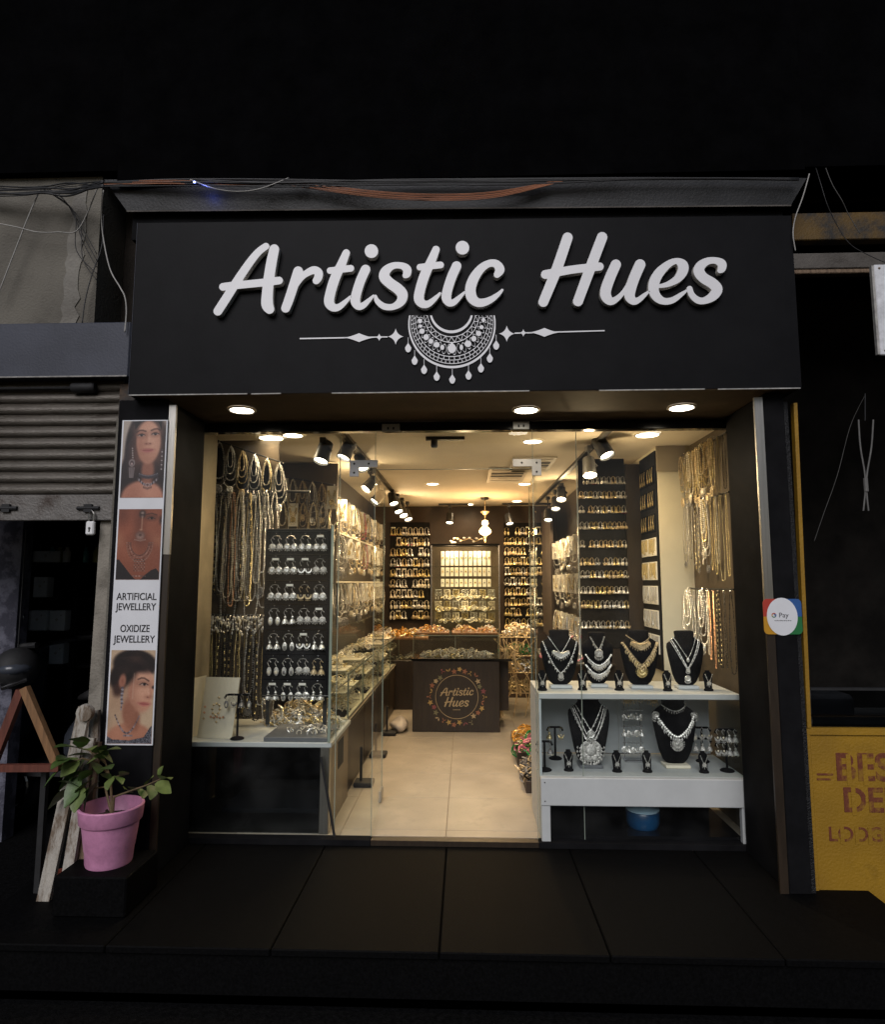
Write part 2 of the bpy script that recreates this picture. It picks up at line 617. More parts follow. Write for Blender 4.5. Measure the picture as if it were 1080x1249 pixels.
M['bluewall'] = stained('peeling_blue_wall', (0.14, 0.14, 0.18), (0.05, 0.05, 0.07), 0.9, 9, 0.45, 0.55, 0.5)
M['carton'] = mat('pale_box_card', (0.84, 0.87, 0.92), 0.6, 0, 0.12, 12)
M['teal'] = mat('teal_bottle', (0.06, 0.34, 0.40), 0.3, 0, 0.3, 12)
M['olive'] = mat('olive_bottle', (0.26, 0.28, 0.09), 0.3, 0, 0.3, 12)
M['wood'] = mat('worn_orange_wood', (0.22, 0.115, 0.05), 0.6, 0, 0.35, 6, 0.2, 60, stretch=(10, 10, 1))
M['redwood'] = mat('red_brown_wood', (0.12, 0.035, 0.022), 0.55, 0, 0.3, 6, 0.15, 60, stretch=(10, 10, 1))
M['palewood'] = stained('paint_flaked_plank', (0.42, 0.39, 0.34), (0.16, 0.12, 0.085), 0.8, 7, 0.48, 0.58, 0.5, stretch=(3, 3, 0.7))
M['barewood'] = stained('bare_brown_plank', (0.22, 0.15, 0.095), (0.10, 0.065, 0.04), 0.8, 7, bump=0.4, stretch=(6, 6, 0.6))
M['pink'] = stained('pink_plastic', (0.56, 0.24, 0.40), (0.44, 0.20, 0.31), 0.5, 6, 0.5, 0.75, 0.06)
M['soil'] = mat('potting_soil', (0.03, 0.02, 0.013), 0.95, 0, 0.5, 40, 0.8, 90)
M['leaf'] = mat('green_leaf', (0.055, 0.10, 0.022), 0.45, 0, 0.4, 14, 0.1, 80)
M['leaf2'] = mat('young_leaf', (0.11, 0.15, 0.04), 0.45, 0, 0.35, 14, 0.1, 80)
M['stemg'] = mat('plant_stem', (0.13, 0.09, 0.045), 0.7, 0, 0.3, 20)
M['terracotta'] = mat('red_clay', (0.22, 0.05, 0.028), 0.8, 0, 0.2, 12, 0.1, 70)
M['rubber'] = mat('black_rubber', (0.012, 0.012, 0.013), 0.7, 0, 0.3, 20)
M['chrome'] = mat('dull_chrome', (0.5, 0.5, 0.52), 0.25, 1, 0.1, 12)
M['bodyblack'] = mat('black_scooter_panel', (0.05, 0.056, 0.07), 0.2, 0, 0.2, 8)
M['silver'] = mat('oxidised_silver', (0.62, 0.60, 0.57), 0.30, 0.6, 0.45, 90, 0.5, 300)
M['silver2'] = mat('bright_silver', (0.84, 0.82, 0.78), 0.18, 0.7, 0.2, 70, 0.3, 300)
M['dsilver'] = mat('dark_oxidised_silver', (0.24, 0.23, 0.225), 0.35, 0.6, 0.5, 90, 0.5, 300)
M['gold'] = mat('polished_gold', (0.84, 0.66, 0.33), 0.2, 0.7, 0.25, 70, 0.3, 300)
M['antique'] = mat('antique_gold', (0.64, 0.50, 0.30), 0.35, 0.6, 0.35, 70, 0.4, 300)
M['pearl'] = mat('cream_pearl', (0.78, 0.70, 0.55), 0.25, 0, 0.12, 60)
M['stone_red'] = mat('red_glass_stone', (0.35, 0.03, 0.05), 0.15, 0, 0.3, 60)
M['stone_blue'] = mat('blue_glass_stone', (0.05, 0.08, 0.30), 0.15, 0, 0.3, 60)
M['stone_green'] = mat('green_glass_stone', (0.02, 0.20, 0.06), 0.15, 0, 0.3, 60)
M['stone_pink'] = mat('pink_bead', (0.60, 0.16, 0.22), 0.3, 0, 0.2, 60)
M['blackbead'] = mat('black_bead', (0.012, 0.012, 0.013), 0.18, 0, 0.3, 60)
M['copper'] = mat('copper_bead', (0.62, 0.34, 0.20), 0.3, 0.6, 0.3, 60)
M['card'] = mat('white_earring_card', (0.74, 0.72, 0.66), 0.6, 0, 0.06, 20)
M['cream'] = mat('cream_board', (0.74, 0.68, 0.54), 0.6, 0, 0.05, 8)
M['white_unit'] = mat('white_laminate', (0.50, 0.52, 0.52), 0.45, 0, 0.05, 6, 0.02, 90)
M['grey_panel'] = mat('blue_grey_panel', (0.50, 0.535, 0.56), 0.5, 0, 0.07, 5)
M['greyslab'] = mat('grey_stone_slab', (0.12, 0.125, 0.135), 0.4, 0, 0.2, 12)
M['bluetub'] = mat('blue_plastic_tub', (0.008, 0.05, 0.13), 0.3, 0, 0.25, 8)
M['bluelid'] = mat('lit_streak_lid', (0.50, 0.72, 0.88), 0.35, 0, 0.1, 8)  # lid paled to stand for the lit streak on the tub
M['track'] = mat('black_track_metal', (0.014, 0.014, 0.014), 0.4, 0, 0.2, 12)
M['grille'] = mat('vent_white', (0.62, 0.56, 0.45), 0.6, 0, 0.06, 8)
M['dark'] = mat('vent_dark', (0.02, 0.018, 0.015), 0.8, 0, 0.2, 8)
M['wire_black'] = mat('black_cable', (0.014, 0.014, 0.015), 0.55, 0, 0.3, 10)
M['wire_orange'] = mat('copper_orange_cable', (0.36, 0.13, 0.05), 0.5, 0, 0.25, 10)
M['wire_white'] = mat('dirty_white_cable', (0.34, 0.33, 0.31), 0.6, 0, 0.2, 10)
M['wire_grey'] = mat('dusty_grey_cable', (0.07, 0.068, 0.064), 0.7, 0, 0.3, 10)
M['rope'] = mat('white_cord', (0.13, 0.126, 0.12), 0.8, 0, 0.2, 30)
M['lamp'] = emis('lit_lamp_disc', (1.0, 0.86, 0.62), 14.0)
M['lamp_soffit'] = emis('lit_soffit_disc', (1.0, 0.90, 0.72), 20.0)
M['lampring'] = mat('white_lamp_ring', (0.70, 0.66, 0.58), 0.5, 0, 0.05, 10)
M['bulb'] = emis('lit_pendant_glass', (1.0, 0.66, 0.28), 5.0)
M['padlock'] = mat('white_padlock', (0.80, 0.80, 0.80), 0.3, 0, 0.05, 10)
M['blueled'] = emis('lit_blue_led', (0.25, 0.35, 1.0), 12.0)
M['glass'] = glassmat('window_glass', (0.98, 0.995, 0.985), 0.004)
M['caseglass'] = glassmat('case_glass', (0.97, 0.99, 0.98), 0.005, 1.13)
M['darkglass'] = glassmat('dark_tinted_glass', (0.42, 0.44, 0.46), 0.0008)
M['glassedge'] = mat('glass_edge_green', (0.27, 0.31, 0.26), 0.15, 0, 0.1, 10)
M['orange'] = mat('orange_gold_heap', (0.62, 0.30, 0.05), 0.45, 0.3, 0.4, 30)
M['twig'] = mat('pale_twig_gold', (0.66, 0.50, 0.28), 0.4, 0.6, 0.3, 20)
M['sofa'] = mat('pale_plastic_bag', (0.52, 0.46, 0.40), 0.4, 0, 0.15, 10, 0.4, 20)

# ================================================================== STREET, GROUND
def structure(o):
    o['kind'] = 'structure'
    return o

MB().box(-9, 9, -12, -1.02, -0.42, -0.20).build('street', M['asphalt'], kind='structure')
MB().box(-9, -1.96, -1.02, 3.4, -0.42, -0.19).build('pavement', M['asphalt'], kind='structure')
MB().box(1.76, 9, -1.02, 3.4, -0.42, -0.19).build('pavement', M['asphalt'], kind='structure')
step = thing('entrance_step', 'black granite step in front of the jewellery shop entrance', 'step', (0, -0.5, -0.2))
for k in range(6):
    x0 = -1.96 + k * 0.62
    MB().bbox(x0 + 0.002, x0 + 0.618, -0.99, -0.035, -0.055, -0.028, 0.004).build('step_slab', M['granite'], step)
MB().box(-1.955, 1.755, -0.97, -0.04, -0.2, -0.058).build('riser', M['granite'], step)

# ================================================================== UPPER STOREY, CANOPY
up = thing('upper_storey', 'unlit black upper storey wall above the sign canopy', 'building', (0, -0.5, 3.2))
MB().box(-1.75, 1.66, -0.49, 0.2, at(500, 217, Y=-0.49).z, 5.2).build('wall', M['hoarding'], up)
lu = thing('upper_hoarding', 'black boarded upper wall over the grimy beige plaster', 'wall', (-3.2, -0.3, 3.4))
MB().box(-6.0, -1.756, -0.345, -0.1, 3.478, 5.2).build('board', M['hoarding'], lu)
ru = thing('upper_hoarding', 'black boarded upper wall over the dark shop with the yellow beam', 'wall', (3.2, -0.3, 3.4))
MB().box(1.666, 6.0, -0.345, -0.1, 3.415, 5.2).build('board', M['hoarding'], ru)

can = thing('canopy', 'sloping grey sheet metal canopy above the black fascia sign', 'canopy', (0, -0.5, 3.16))
CB0, CB1, CF0, CF1 = at(155, 258, Y=-0.45), at(965, 251, Y=-0.45), at(127, 219, Y=-0.48), at(985, 217, Y=-0.48)
mb = MB()
ca = [CB0, CB1, CF1, CF0]
mb.add([tuple(p) for p in ca] + [(p.x, p.y + 0.03, p.z + 0.012) for p in ca],
       [(3, 2, 1, 0), (4, 5, 6, 7), (0, 1, 5, 4), (1, 2, 6, 5), (2, 3, 7, 6), (3, 0, 4, 7)])
mb.build('sheet', M['canopy'], can)
mb = MB(); mb.beam((CB0.x, CB0.y - 0.004, CB0.z - 0.002), (CB1.x, CB1.y - 0.004, CB1.z - 0.002), 0.006, 0.007)
mb.build('back_lip', M['greybeam'], can)
MB().box(-1.70, 1.58, -0.415, -0.2, 3.05, 3.26).build('back_board', M['black'], can)

# ================================================================== FASCIA SIGN
YF = -0.57
YL = -0.602
sign = thing('shop_sign', 'black fascia board with raised white Artistic Hues lettering and necklace emblem', 'sign', (0, YF, 2.19))
mb = MB()
A_, B_, C_, D_ = (-1.588, 3.048), (1.538, 3.022), (1.538, 2.192), (-1.588, 2.190)
mb.prism([D_, C_, B_, A_], YF, -0.20)
mb.build('board', M['fascia'], sign)
mb = MB()
for a, b in ((-1.585, -1.02), (-1.0, -0.86), (-0.62, 0.30), (0.62, 1.10), (1.16, 1.53)):
    mb.beam((a, YF - 0.003, 2.187), (b, YF - 0.003, 2.188), 0.006, 0.005)
mb.build('worn_bottom_trim', M['trimgrey'], sign)
MB().box(-1.590, -1.5885, YF - 0.002, -0.3, 2.19, 3.048).build('side_trim', M['bluebeam'], sign)

def glyph(strokes, ox, oy, k=7):
    """brush strokes measured in one view of the sign -> smooth strokes in picture units"""
    out = []
    for s in strokes:
        s = np.array(s, float)
        q = np.column_stack([ox + s[:, 0] / 7.2, oy + s[:, 1] / 7.2, s[:, 2] / 7.2])
        out.append(catmull(q, k) if len(q) > 2 else q)
    return out

T_ = lambda dx, dy: [[(305 + dx, 205 + dy, 34), (265 + dx, 300 + dy, 40), (205 + dx, 430 + dy, 45), (165 + dx, 560 + dy, 45), (155 + dx, 640 + dy, 45), (190 + dx, 683 + dy, 37), (240 + dx, 680 + dy, 30), (300 + dx, 632 + dy, 21), (340 + dx, 590 + dy, 12)],
                     [(163 + dx, 360 + dy, 30), (345 + dx, 340 + dy, 31)]]
I_ = lambda dx, dy: [[(475 + dx, 350 + dy, 43), (430 + dx, 450 + dy, 43), (395 + dx, 560 + dy, 43), (385 + dx, 628 + dy, 43), (410 + dx, 672 + dy, 34), (450 + dx, 668 + dy, 29), (500 + dx, 625 + dy, 21), (545 + dx, 580 + dy, 11)],
                     [(526 + dx, 187 + dy, 60), (527 + dx, 190 + dy, 60)]]
LETTERS = [
    ('A', 250, 280, [[(112, 716, 40), (200, 580, 40), (285, 445, 39), (395, 285, 36), (470, 195, 33), (535, 146, 31)],
                     [(608, 172, 44), (585, 280, 47), (562, 420, 48), (548, 560, 50), (546, 655, 53), (566, 698, 43)],
                     [(157, 503, 35), (240, 492, 35), (500, 466, 35), (650, 447, 35)]]),
    ('r', 250, 280, [[(818, 366, 44), (775, 500, 43), (735, 620, 42), (708, 690, 40)],
                     [(775, 530, 20), (845, 425, 26), (905, 376, 32), (960, 356, 36), (997, 378, 38), (995, 420, 37), (977, 448, 33)]]),
    ('t', 380, 280, T_(0, 0)),
    ('i', 380, 280, I_(0, 0)),
    ('s', 380, 280, [[(562, 585, 14), (580, 630, 24), (640, 675, 29), (720, 677, 29), (785, 632, 40), (799, 570, 48), (760, 520, 48), (690, 470, 47), (640, 415, 48), (655, 360, 42), (715, 318, 31), (790, 316, 30), (838, 345, 38), (840, 385, 36), (826, 402, 27)]]),
    ('t', 490, 280, T_(-2, -30)),
    ('i', 490, 280, I_(9, -30)),
    ('c', 490, 280, [[(840, 395, 30), (865, 350, 42), (830, 300, 36), (768, 298, 33), (700, 340, 38), (640, 420, 45), (607, 510, 48), (615, 590, 47), (660, 637, 40), (720, 640, 36), (790, 612, 29), (850, 568, 20), (886, 530, 12)]]),
    ('H', 650, 275, [[(308, 106, 46), (210, 390, 47), (95, 672, 44)], [(612, 103, 47), (510, 370, 47), (400, 665, 45)], [(113, 430, 40), (350, 387, 37), (590, 360, 37)]]),
    ('u', 650, 275, [[(733, 343, 46), (685, 450, 47), (645, 565, 48), (648, 625, 47), (685, 665, 36), (735, 648, 27), (795, 590, 20), (850, 500, 16)],
                     [(946, 343, 48), (895, 460, 48), (862, 560, 48), (855, 622, 46), (888, 663, 35), (930, 655, 26), (980, 615, 20), (1022, 580, 11)]]),
    ('e', 760, 275, [[(325, 533, 17), (400, 515, 25), (480, 470, 35), (528, 405, 45), (530, 348, 46), (480, 312, 28), (415, 332, 31), (335, 400, 42), (285, 480, 47), (274, 570, 46), (308, 635, 40), (370, 666, 31), (440, 655, 28), (510, 610, 21), (562, 572, 11)]]),
    ('s', 760, 275, [[(590, 555, 26), (610, 610, 28), (660, 655, 31), (720, 660, 31), (795, 620, 42), (832, 560, 48), (790, 508, 48), (710, 458, 47), (672, 402, 49), (690, 350, 42), (750, 312, 32), (820, 308, 30), (872, 335, 40), (874, 375, 36), (858, 395, 25)]]),
]
GLYPHS = []
for ch, ox, oy, st in LETTERS:
    S = glyph(st, ox, oy)
    allp = np.vstack(S)
    lo = (allp[:, :2] - allp[:, 2:]).min(0) - 1
    hi = (allp[:, :2] + allp[:, 2:]).max(0) + 1
    xs = np.arange(lo[0], hi[0], 0.45); ys = np.arange(lo[1], hi[1], 0.45)
    X_, Y_ = np.meshgrid(xs, ys)
    F = stroke_field(S, X_, Y_)
    GLYPHS.append([thin(l, 0.06) for l in contours(F, xs, ys)])
for (ch, *_), loops in zip(LETTERS, GLYPHS):
    w = [[(p.x, p.z) for p in (at(x, y, Y=YL) for x, y in lp)] for lp in loops]
    cx = sum(p[0] for p in w[0]) / len(w[0]); cz = min(p[1] for p in w[0])
    w = [[(x - cx, z - cz) for x, z in lp] for lp in w]
    me = outline_mesh('letter', w, [M['white_letter'], M['letter_side']], 0.030, 0.0012)
    for p in me.polygons:
        if p.normal.y > -0.6:
            p.material_index = 1
    mobj('letter', me, sign, (cx, YL + 0.0155, cz))

# ornament: bars, lozenges, stars
def flat_poly(name, pts, d=0.006, m='white_letter'):
    w = [at(x, y, Y=YF - d) for x, y in pts]
    MB().prism([(p.x, p.z) for p in reversed(w)], YF - d, YF - 0.0005).build(name, M[m], sign)
def star(cx_, cy_, rx, ry, n=7):
    out = []
    for q in range(4):
        a = (rx, 0) if q == 0 else (0, ry) if q == 1 else (-rx, 0) if q == 2 else (0, -ry)
        b = [(rx, 0), (0, ry), (-rx, 0), (0, -ry)][(q + 1) % 4]
        for i in range(n):
            t = i / n
            x = (1 - t) ** 2 * a[0] + 2 * t * (1 - t) * 0.18 * (a[0] + b[0]) + t * t * b[0]
            y = (1 - t) ** 2 * a[1] + 2 * t * (1 - t) * 0.18 * (a[1] + b[1]) + t * t * b[1]
            out.append((cx_ + x, cy_ - y))
    return out
def lozenge(cx_, cy_, rx, ry, n=6):
    pts = []
    for s, (sx, sy) in enumerate(((1, 1), (-1, 1), (-1, -1), (1, -1))):
        for i in range(n):
            t = i / n
            if sx * sy < 0: t = 1 - t
            if s in (1, 3):
                u = (i / n)
                x, y = sx * rx * u, sy * ry * (1 - u) ** 1.5
            else:
                u = 1 - i / n
                x, y = sx * rx * u, sy * ry * (1 - u) ** 1.5
            pts.append((cx_ + x, cy_ - y))
    return pts
flat_poly('ornament_star', star(482.8, 410.5, 9.6, 9.8))
flat_poly('ornament_star', star(618.5, 407, 9.6, 9.8))
flat_poly('ornament_dot', star(462.7, 411.3, 4.6, 4.4, 3))
flat_poly('ornament_dot', star(638.7, 406, 4.6, 4.4, 3))
flat_poly('ornament_lozenge', lozenge(438, 411.8, 19, 5.4))
flat_poly('ornament_lozenge', lozenge(664.5, 405.4, 19, 5.4))
flat_poly('ornament_bar', [(365.6, 412.2), (473, 410.2), (473, 411.6), (365.6, 413.8)], 0.005)
flat_poly('ornament_bar', [(628, 405.6), (738, 402.6), (738, 404.0), (628, 407.2)], 0.005)

# necklace emblem, cut as one lace plate, with stones and drops
def emblem():
    k = 7.2
    ox, oy = 480, 370
    xs = np.arange(130, 900, 1.6); ys = np.arange(102, 575, 1.6)
    X, Y = np.meshgrid(xs, ys)
    # t grows from the inner rim (0) to the outer rim (1)
    lo, hi = np.full(X.shape, -0.3), np.full(X.shape, 1.3)
    for _ in range(26):
        t = (lo + hi) / 2
        d = np.hypot(X - (510 + 5 * t), Y - (67 + 115 * t)) - (183 + 195 * t)
        hi = np.where(d < 0, t, hi); lo = np.where(d < 0, lo, t)
    t = (lo + hi) / 2
    w = 195 + 115 * np.clip((Y - 105) / 460, 0, 1) * 0.5
    ang = np.arctan2(Y - (67 + 115 * t), X - (510 + 5 * t))
    F = np.full(X.shape, 1e9)
    for tc, th in ((0.0, 9), (0.14, 2.2), (0.30, 2.4), (0.70, 2.4), (0.80, 2.0), (0.90, 2.0), (1.0, 7.5)):
        F = np.minimum(F, np.abs(t - tc) * 230 - th)
    seg = ang * 26 / math.pi
    zz = np.abs((seg % 2) - 1)
    band = np.abs(t - (0.14 + 0.16 * zz)) * 170 - 2.6
    F = np.minimum(F, np.where((t > 0.10) & (t < 0.33), band, 1e9))
    tick = np.abs(((ang * 30 / math.pi) % 1) - 0.5) * 38 - 3
    F = np.minimum(F, np.where((t > 0.82) & (t < 0.9), tick, 1e9))
    tick2 = np.abs(((ang * 22 / math.pi) % 1) - 0.5) * 46 - 3
    F = np.minimum(F, np.where((t > 0.71) & (t < 0.79), tick2, 1e9))
    curl = np.abs(t - (0.5 + 0.13 * np.sin(ang * 20))) * 210 - 2.5
    F = np.minimum(F, np.where((t > 0.33) & (t < 0.68), curl, 1e9))
    curl = np.abs(t - (0.5 - 0.15 * np.sin(ang * 20))) * 210 - 2.2
    F = np.minimum(F, np.where((t > 0.33) & (t < 0.68), curl, 1e9))
    F = np.maximum(F, np.where(t < -0.04, 5, -1e9))
    F = np.maximum(F, np.abs(t - 0.5) * 220 - 122)
    F = np.maximum(F, 106 - Y)
    F[0, :] = 5; F[-1, :] = 5; F[:, 0] = 5; F[:, -1] = 5
    loops = contours(F, xs, ys)
    P = lambda x, y, d: at(ox + x / k, oy + y / k, Y=YF - d)
    w_ = [[(p.x, p.z) for p in (P(x, y, 0.005) for x, y in thin(l, 0.5))] for l in loops if len(l) > 7]
    me = outline_mesh('necklace_emblem', w_, M['white_letter'], 0.005)
    em = mobj('necklace_emblem', me, sign, (0, YF - 0.0028, 0))
    def stone(cx_, cy_, rx, ry, drop=False, parent=em, nm='stone'):
        poly = []
        for i in range(14):
            a = 2 * math.pi * i / 14
            x, y = math.cos(a) * rx, math.sin(a) * ry
            if drop and y < 0:
                x *= max(0.12, 1 + y / ry * 0.85)
            q = P(cx_ + x, cy_ + y, 0.009)
            poly.append((q.x, q.z))
        MB().prism(list(reversed(poly)), YF - 0.010, YF - 0.0008).build(nm, M['white_letter'], parent)
    stone(515, 388, 38, 50, True)
    for x, y, rx, ry in ((598, 387, 15, 24), (656, 356, 30, 28), (708, 311, 22, 25), (750, 265, 24, 22), (775, 210, 19, 17), (792, 147, 15, 20), (430, 387, 18, 22), (380, 364, 27, 24), (330, 333, 20, 22), (288, 297, 24, 26), (252, 245, 22, 23), (238, 200, 16, 14), (234, 155, 19, 20)):
        stone(x, y, rx, ry)
    for x, y in ((130, 385), (187, 495), (270, 575), (381, 635), (518, 660), (661, 625), (770, 562), (848, 475), (904, 362)):
        stone(x, y + 4, 27, 42, True, sign, 'emblem_drop')
        q0, q1 = P(x, y - 85, 0.004), P(x, y - 30, 0.004)
        MB().tube([q0, q1], 0.0016, 5).build('drop_link', M['white_letter'], sign)
emblem()

# soffit under the sign, with three lit downlights
ZS = 2.188
sof = thing('soffit', 'dark brown glossy soffit panel under the black shop sign', 'soffit', (0, -0.3, ZS))
MB().box(-1.56, 1.50, YF + 0.004, 0.03, ZS, ZS + 0.006).build('panel', mat('brown_gloss_soffit', (0.07, 0.045, 0.025), 0.7, 0, 0.25, 4, spec=0.2), sof)
for i, (px_, py_) in enumerate(((295, 500), (642, 500), (832, 497))):
    c = at(px_, py_, Z=ZS - 0.004)
    t = thing('soffit_downlight', ['lit round downlight in the soffit above the earring board window', 'lit round downlight in the soffit above the doorway', 'lit round downlight in the soffit above the necklace bust window'][i], 'downlight', c, 'downlights under the shop sign')
    MB().lathe(c, [(0.070, 0.003), (0.072, -0.002), (0.064, -0.006), (0.058, -0.004)], 24, caps=False).build('rim', M['lampring'], t, smooth=True)
    MB().lathe(c, [(0.0001, -0.0052), (0.03, -0.0052), (0.0575, -0.0038)], 24, caps=False).build('lens', M['lamp_soffit'], t)
    ld = bpy.data.lights.new('downlight_lamp', 'SPOT'); ld.energy = LE_SOFFIT; ld.color = (1, .82, .58); ld.spot_size = math.radians(150); ld.spot_blend = 1; ld.shadow_soft_size = 0.05
    lo = bpy.data.objects.new('downlight_lamp', ld); COL.objects.link(lo); lo.parent = t; lo.location = (0, 0, -0.02)

# ================================================================== PILLARS
lp = thing('shopfront_pillar', 'black shopfront pillar carrying the strip of portrait posters', 'pillar', (-1.52, -0.5, -0.03))
MB().bbox(-1.672, -1.427, -0.498, -0.06, -0.028, 2.186, 0.004).build('panel', M['black'], lp)
MB().box(-1.4255, -1.392, -0.496, -0.480, 1.44, 2.16).build('steel_strip', M['steel'], lp)
MB().box(-1.4255, -1.394, -0.494, -0.480, -0.028, 1.437).build('lower_strip', M['brown'], lp)
MB().box(-1.690, -1.674, -0.48, -0.30, -0.19, 2.1).build('edge_strip', M['concrete'], lp)
MB().box(-1.60, -1.52, -0.05, 0.02, -0.03, 2.186).build('window_jamb', M['black'], lp)
rp = thing('shopfront_pillar', 'black shopfront pillar with steel strip and round payment sticker', 'pillar', (1.45, -0.5, -0.03))
MB().bbox(1.396, 1.490, -0.498, -0.06, -0.028, 2.186, 0.004).build('panel', M['black'], rp)
MB().box(1.355, 1.394, -0.496, -0.482, 1.20, 2.17).build('steel_strip', M['steel'], rp)
MB().box(1.357, 1.394, -0.494, -0.482, -0.028, 1.197).build('lower_strip', M['brown'], rp)
MB().box(1.40, 1.425, -0.38, -0.30, -0.03, 2.186).build('inner_strip', M['brown'], rp)
MB().box(1.438, 1.52, -0.05, 0.02, -0.03, 2.186).build('window_jamb', M['black'], rp)
rough_black = mat('pitted_black_paint', (0.012, 0.012, 0.013), 0.4, 0, 0.5, 40, 0.9, 160, spec=0.3)
MB().box(1.4925, 1.513, -0.485, -0.1, -0.19, 2.15).build('pitted_edge', rough_black, rp)

# poster strip
YP = -0.5065
po = thing('poster_strip', 'white vinyl strip with three portrait photos and black jewellery lettering', 'poster', (-1.54, YP, 0.57))
PX0, PX1, PZ0, PZ1 = -1.646, -1.425, 0.572, 2.084
MB().box(PX0, PX1, YP, -0.4995, PZ0, PZ1).build('sheet', M['vinyl'], po)

def portrait(name, x0, x1, z0, z1, paint, label):
    nx, ny = 110, int(110 * (z1 - z0) / (x1 - x0))
    u, v = np.meshgrid(np.linspace(0, 1, nx), np.linspace(0, 1, ny))
    rgb = s2l(np.clip(paint(u, v), 0, 255)).reshape(-1, 3)
    vs = [(x0 + (x1 - x0) * a, YP - 0.0015, z1 - (z1 - z0) * b) for a, b in zip(u.ravel(), v.ravel())]
    fs = [(j * nx + i, (j + 1) * nx + i, (j + 1) * nx + i + 1, j * nx + i + 1) for j in range(ny - 1) for i in range(nx - 1)]
    mb = MB(); mb.add(vs, fs)
    m = bpy.data.materials.get('printed_photo')
    if m is None:
        m = bpy.data.materials.new('printed_photo'); m.use_nodes = True
        at_ = m.node_tree.nodes.new('ShaderNodeVertexColor'); at_.layer_name = 'print'
        m.node_tree.links.new(at_.outputs[0], m.node_tree.nodes['Principled BSDF'].inputs['Base Color'])
        m.node_tree.nodes['Principled BSDF'].inputs['Roughness'].default_value = 0.45
    o = mb.build(name, m, po, label=label)
    ca = o.data.color_attributes.new('print', 'FLOAT_COLOR', 'POINT')
    ca.data.foreach_set('color', np.column_stack([rgb, np.ones(len(rgb))]).astype(np.float32).ravel())

def paint_tools(u, v):
    img = np.zeros(u.shape + (3,))
    asp = [1.85]
    def ell(cx_, cy_, rx, ry, rot=0, soft=0.04):
        c, s = math.cos(rot), math.sin(rot)
        dx, dy = u - cx_, (v - cy_) * asp[0]
        a = (dx * c + dy * s) / rx; b = (-dx * s + dy * c) / (ry * asp[0])
        d = np.sqrt(a * a + b * b)
        q = np.clip((1 - d) / (soft / min(rx, ry * asp[0])) * 0.75 + 0.5, 0, 1)
        return q * q * (3 - 2 * q)
    def line(pts, r, soft=0.01):
        S = [np.array([(x, y * asp[0], r) for x, y in pts])]
        return np.clip(-stroke_field(S, u, v * asp[0]) / soft + 0.5, 0, 1)
    def poly(pts, soft=0.012):
        ins = np.zeros(u.shape, bool)
        n = len(pts)
        for i in range(n):
            (x1, y1), (x2, y2) = pts[i], pts[(i + 1) % n]
            cond = ((y1 > v) != (y2 > v)) & (u < (x2 - x1) * (v - y1) / (y2 - y1 + 1e-9) + x1)
            ins ^= cond
        return ins.astype(float)
    def put(mask, col, a=1.0):
        m = (mask * a)[..., None]
        img[:] = img * (1 - m) + np.array(col) * m
    return img, ell, line, poly, put, asp
prng = np.random.default_rng(3)
def beads(put, pts, r, col, ell, jit=0.004):
    for x, y in pts:
        put(ell(x, y, r, r / 1.85, 0, r * 0.8), np.array(col) + prng.normal(0, 25))

def grain(img, u, v, amt=5):
    img += prng.normal(0, amt, u.shape)[..., None]
    return img
def hair_strands(put, line, starts, col, r=0.006):
    for p in starts:
        put(line(p, r, 0.012), col, 0.55)

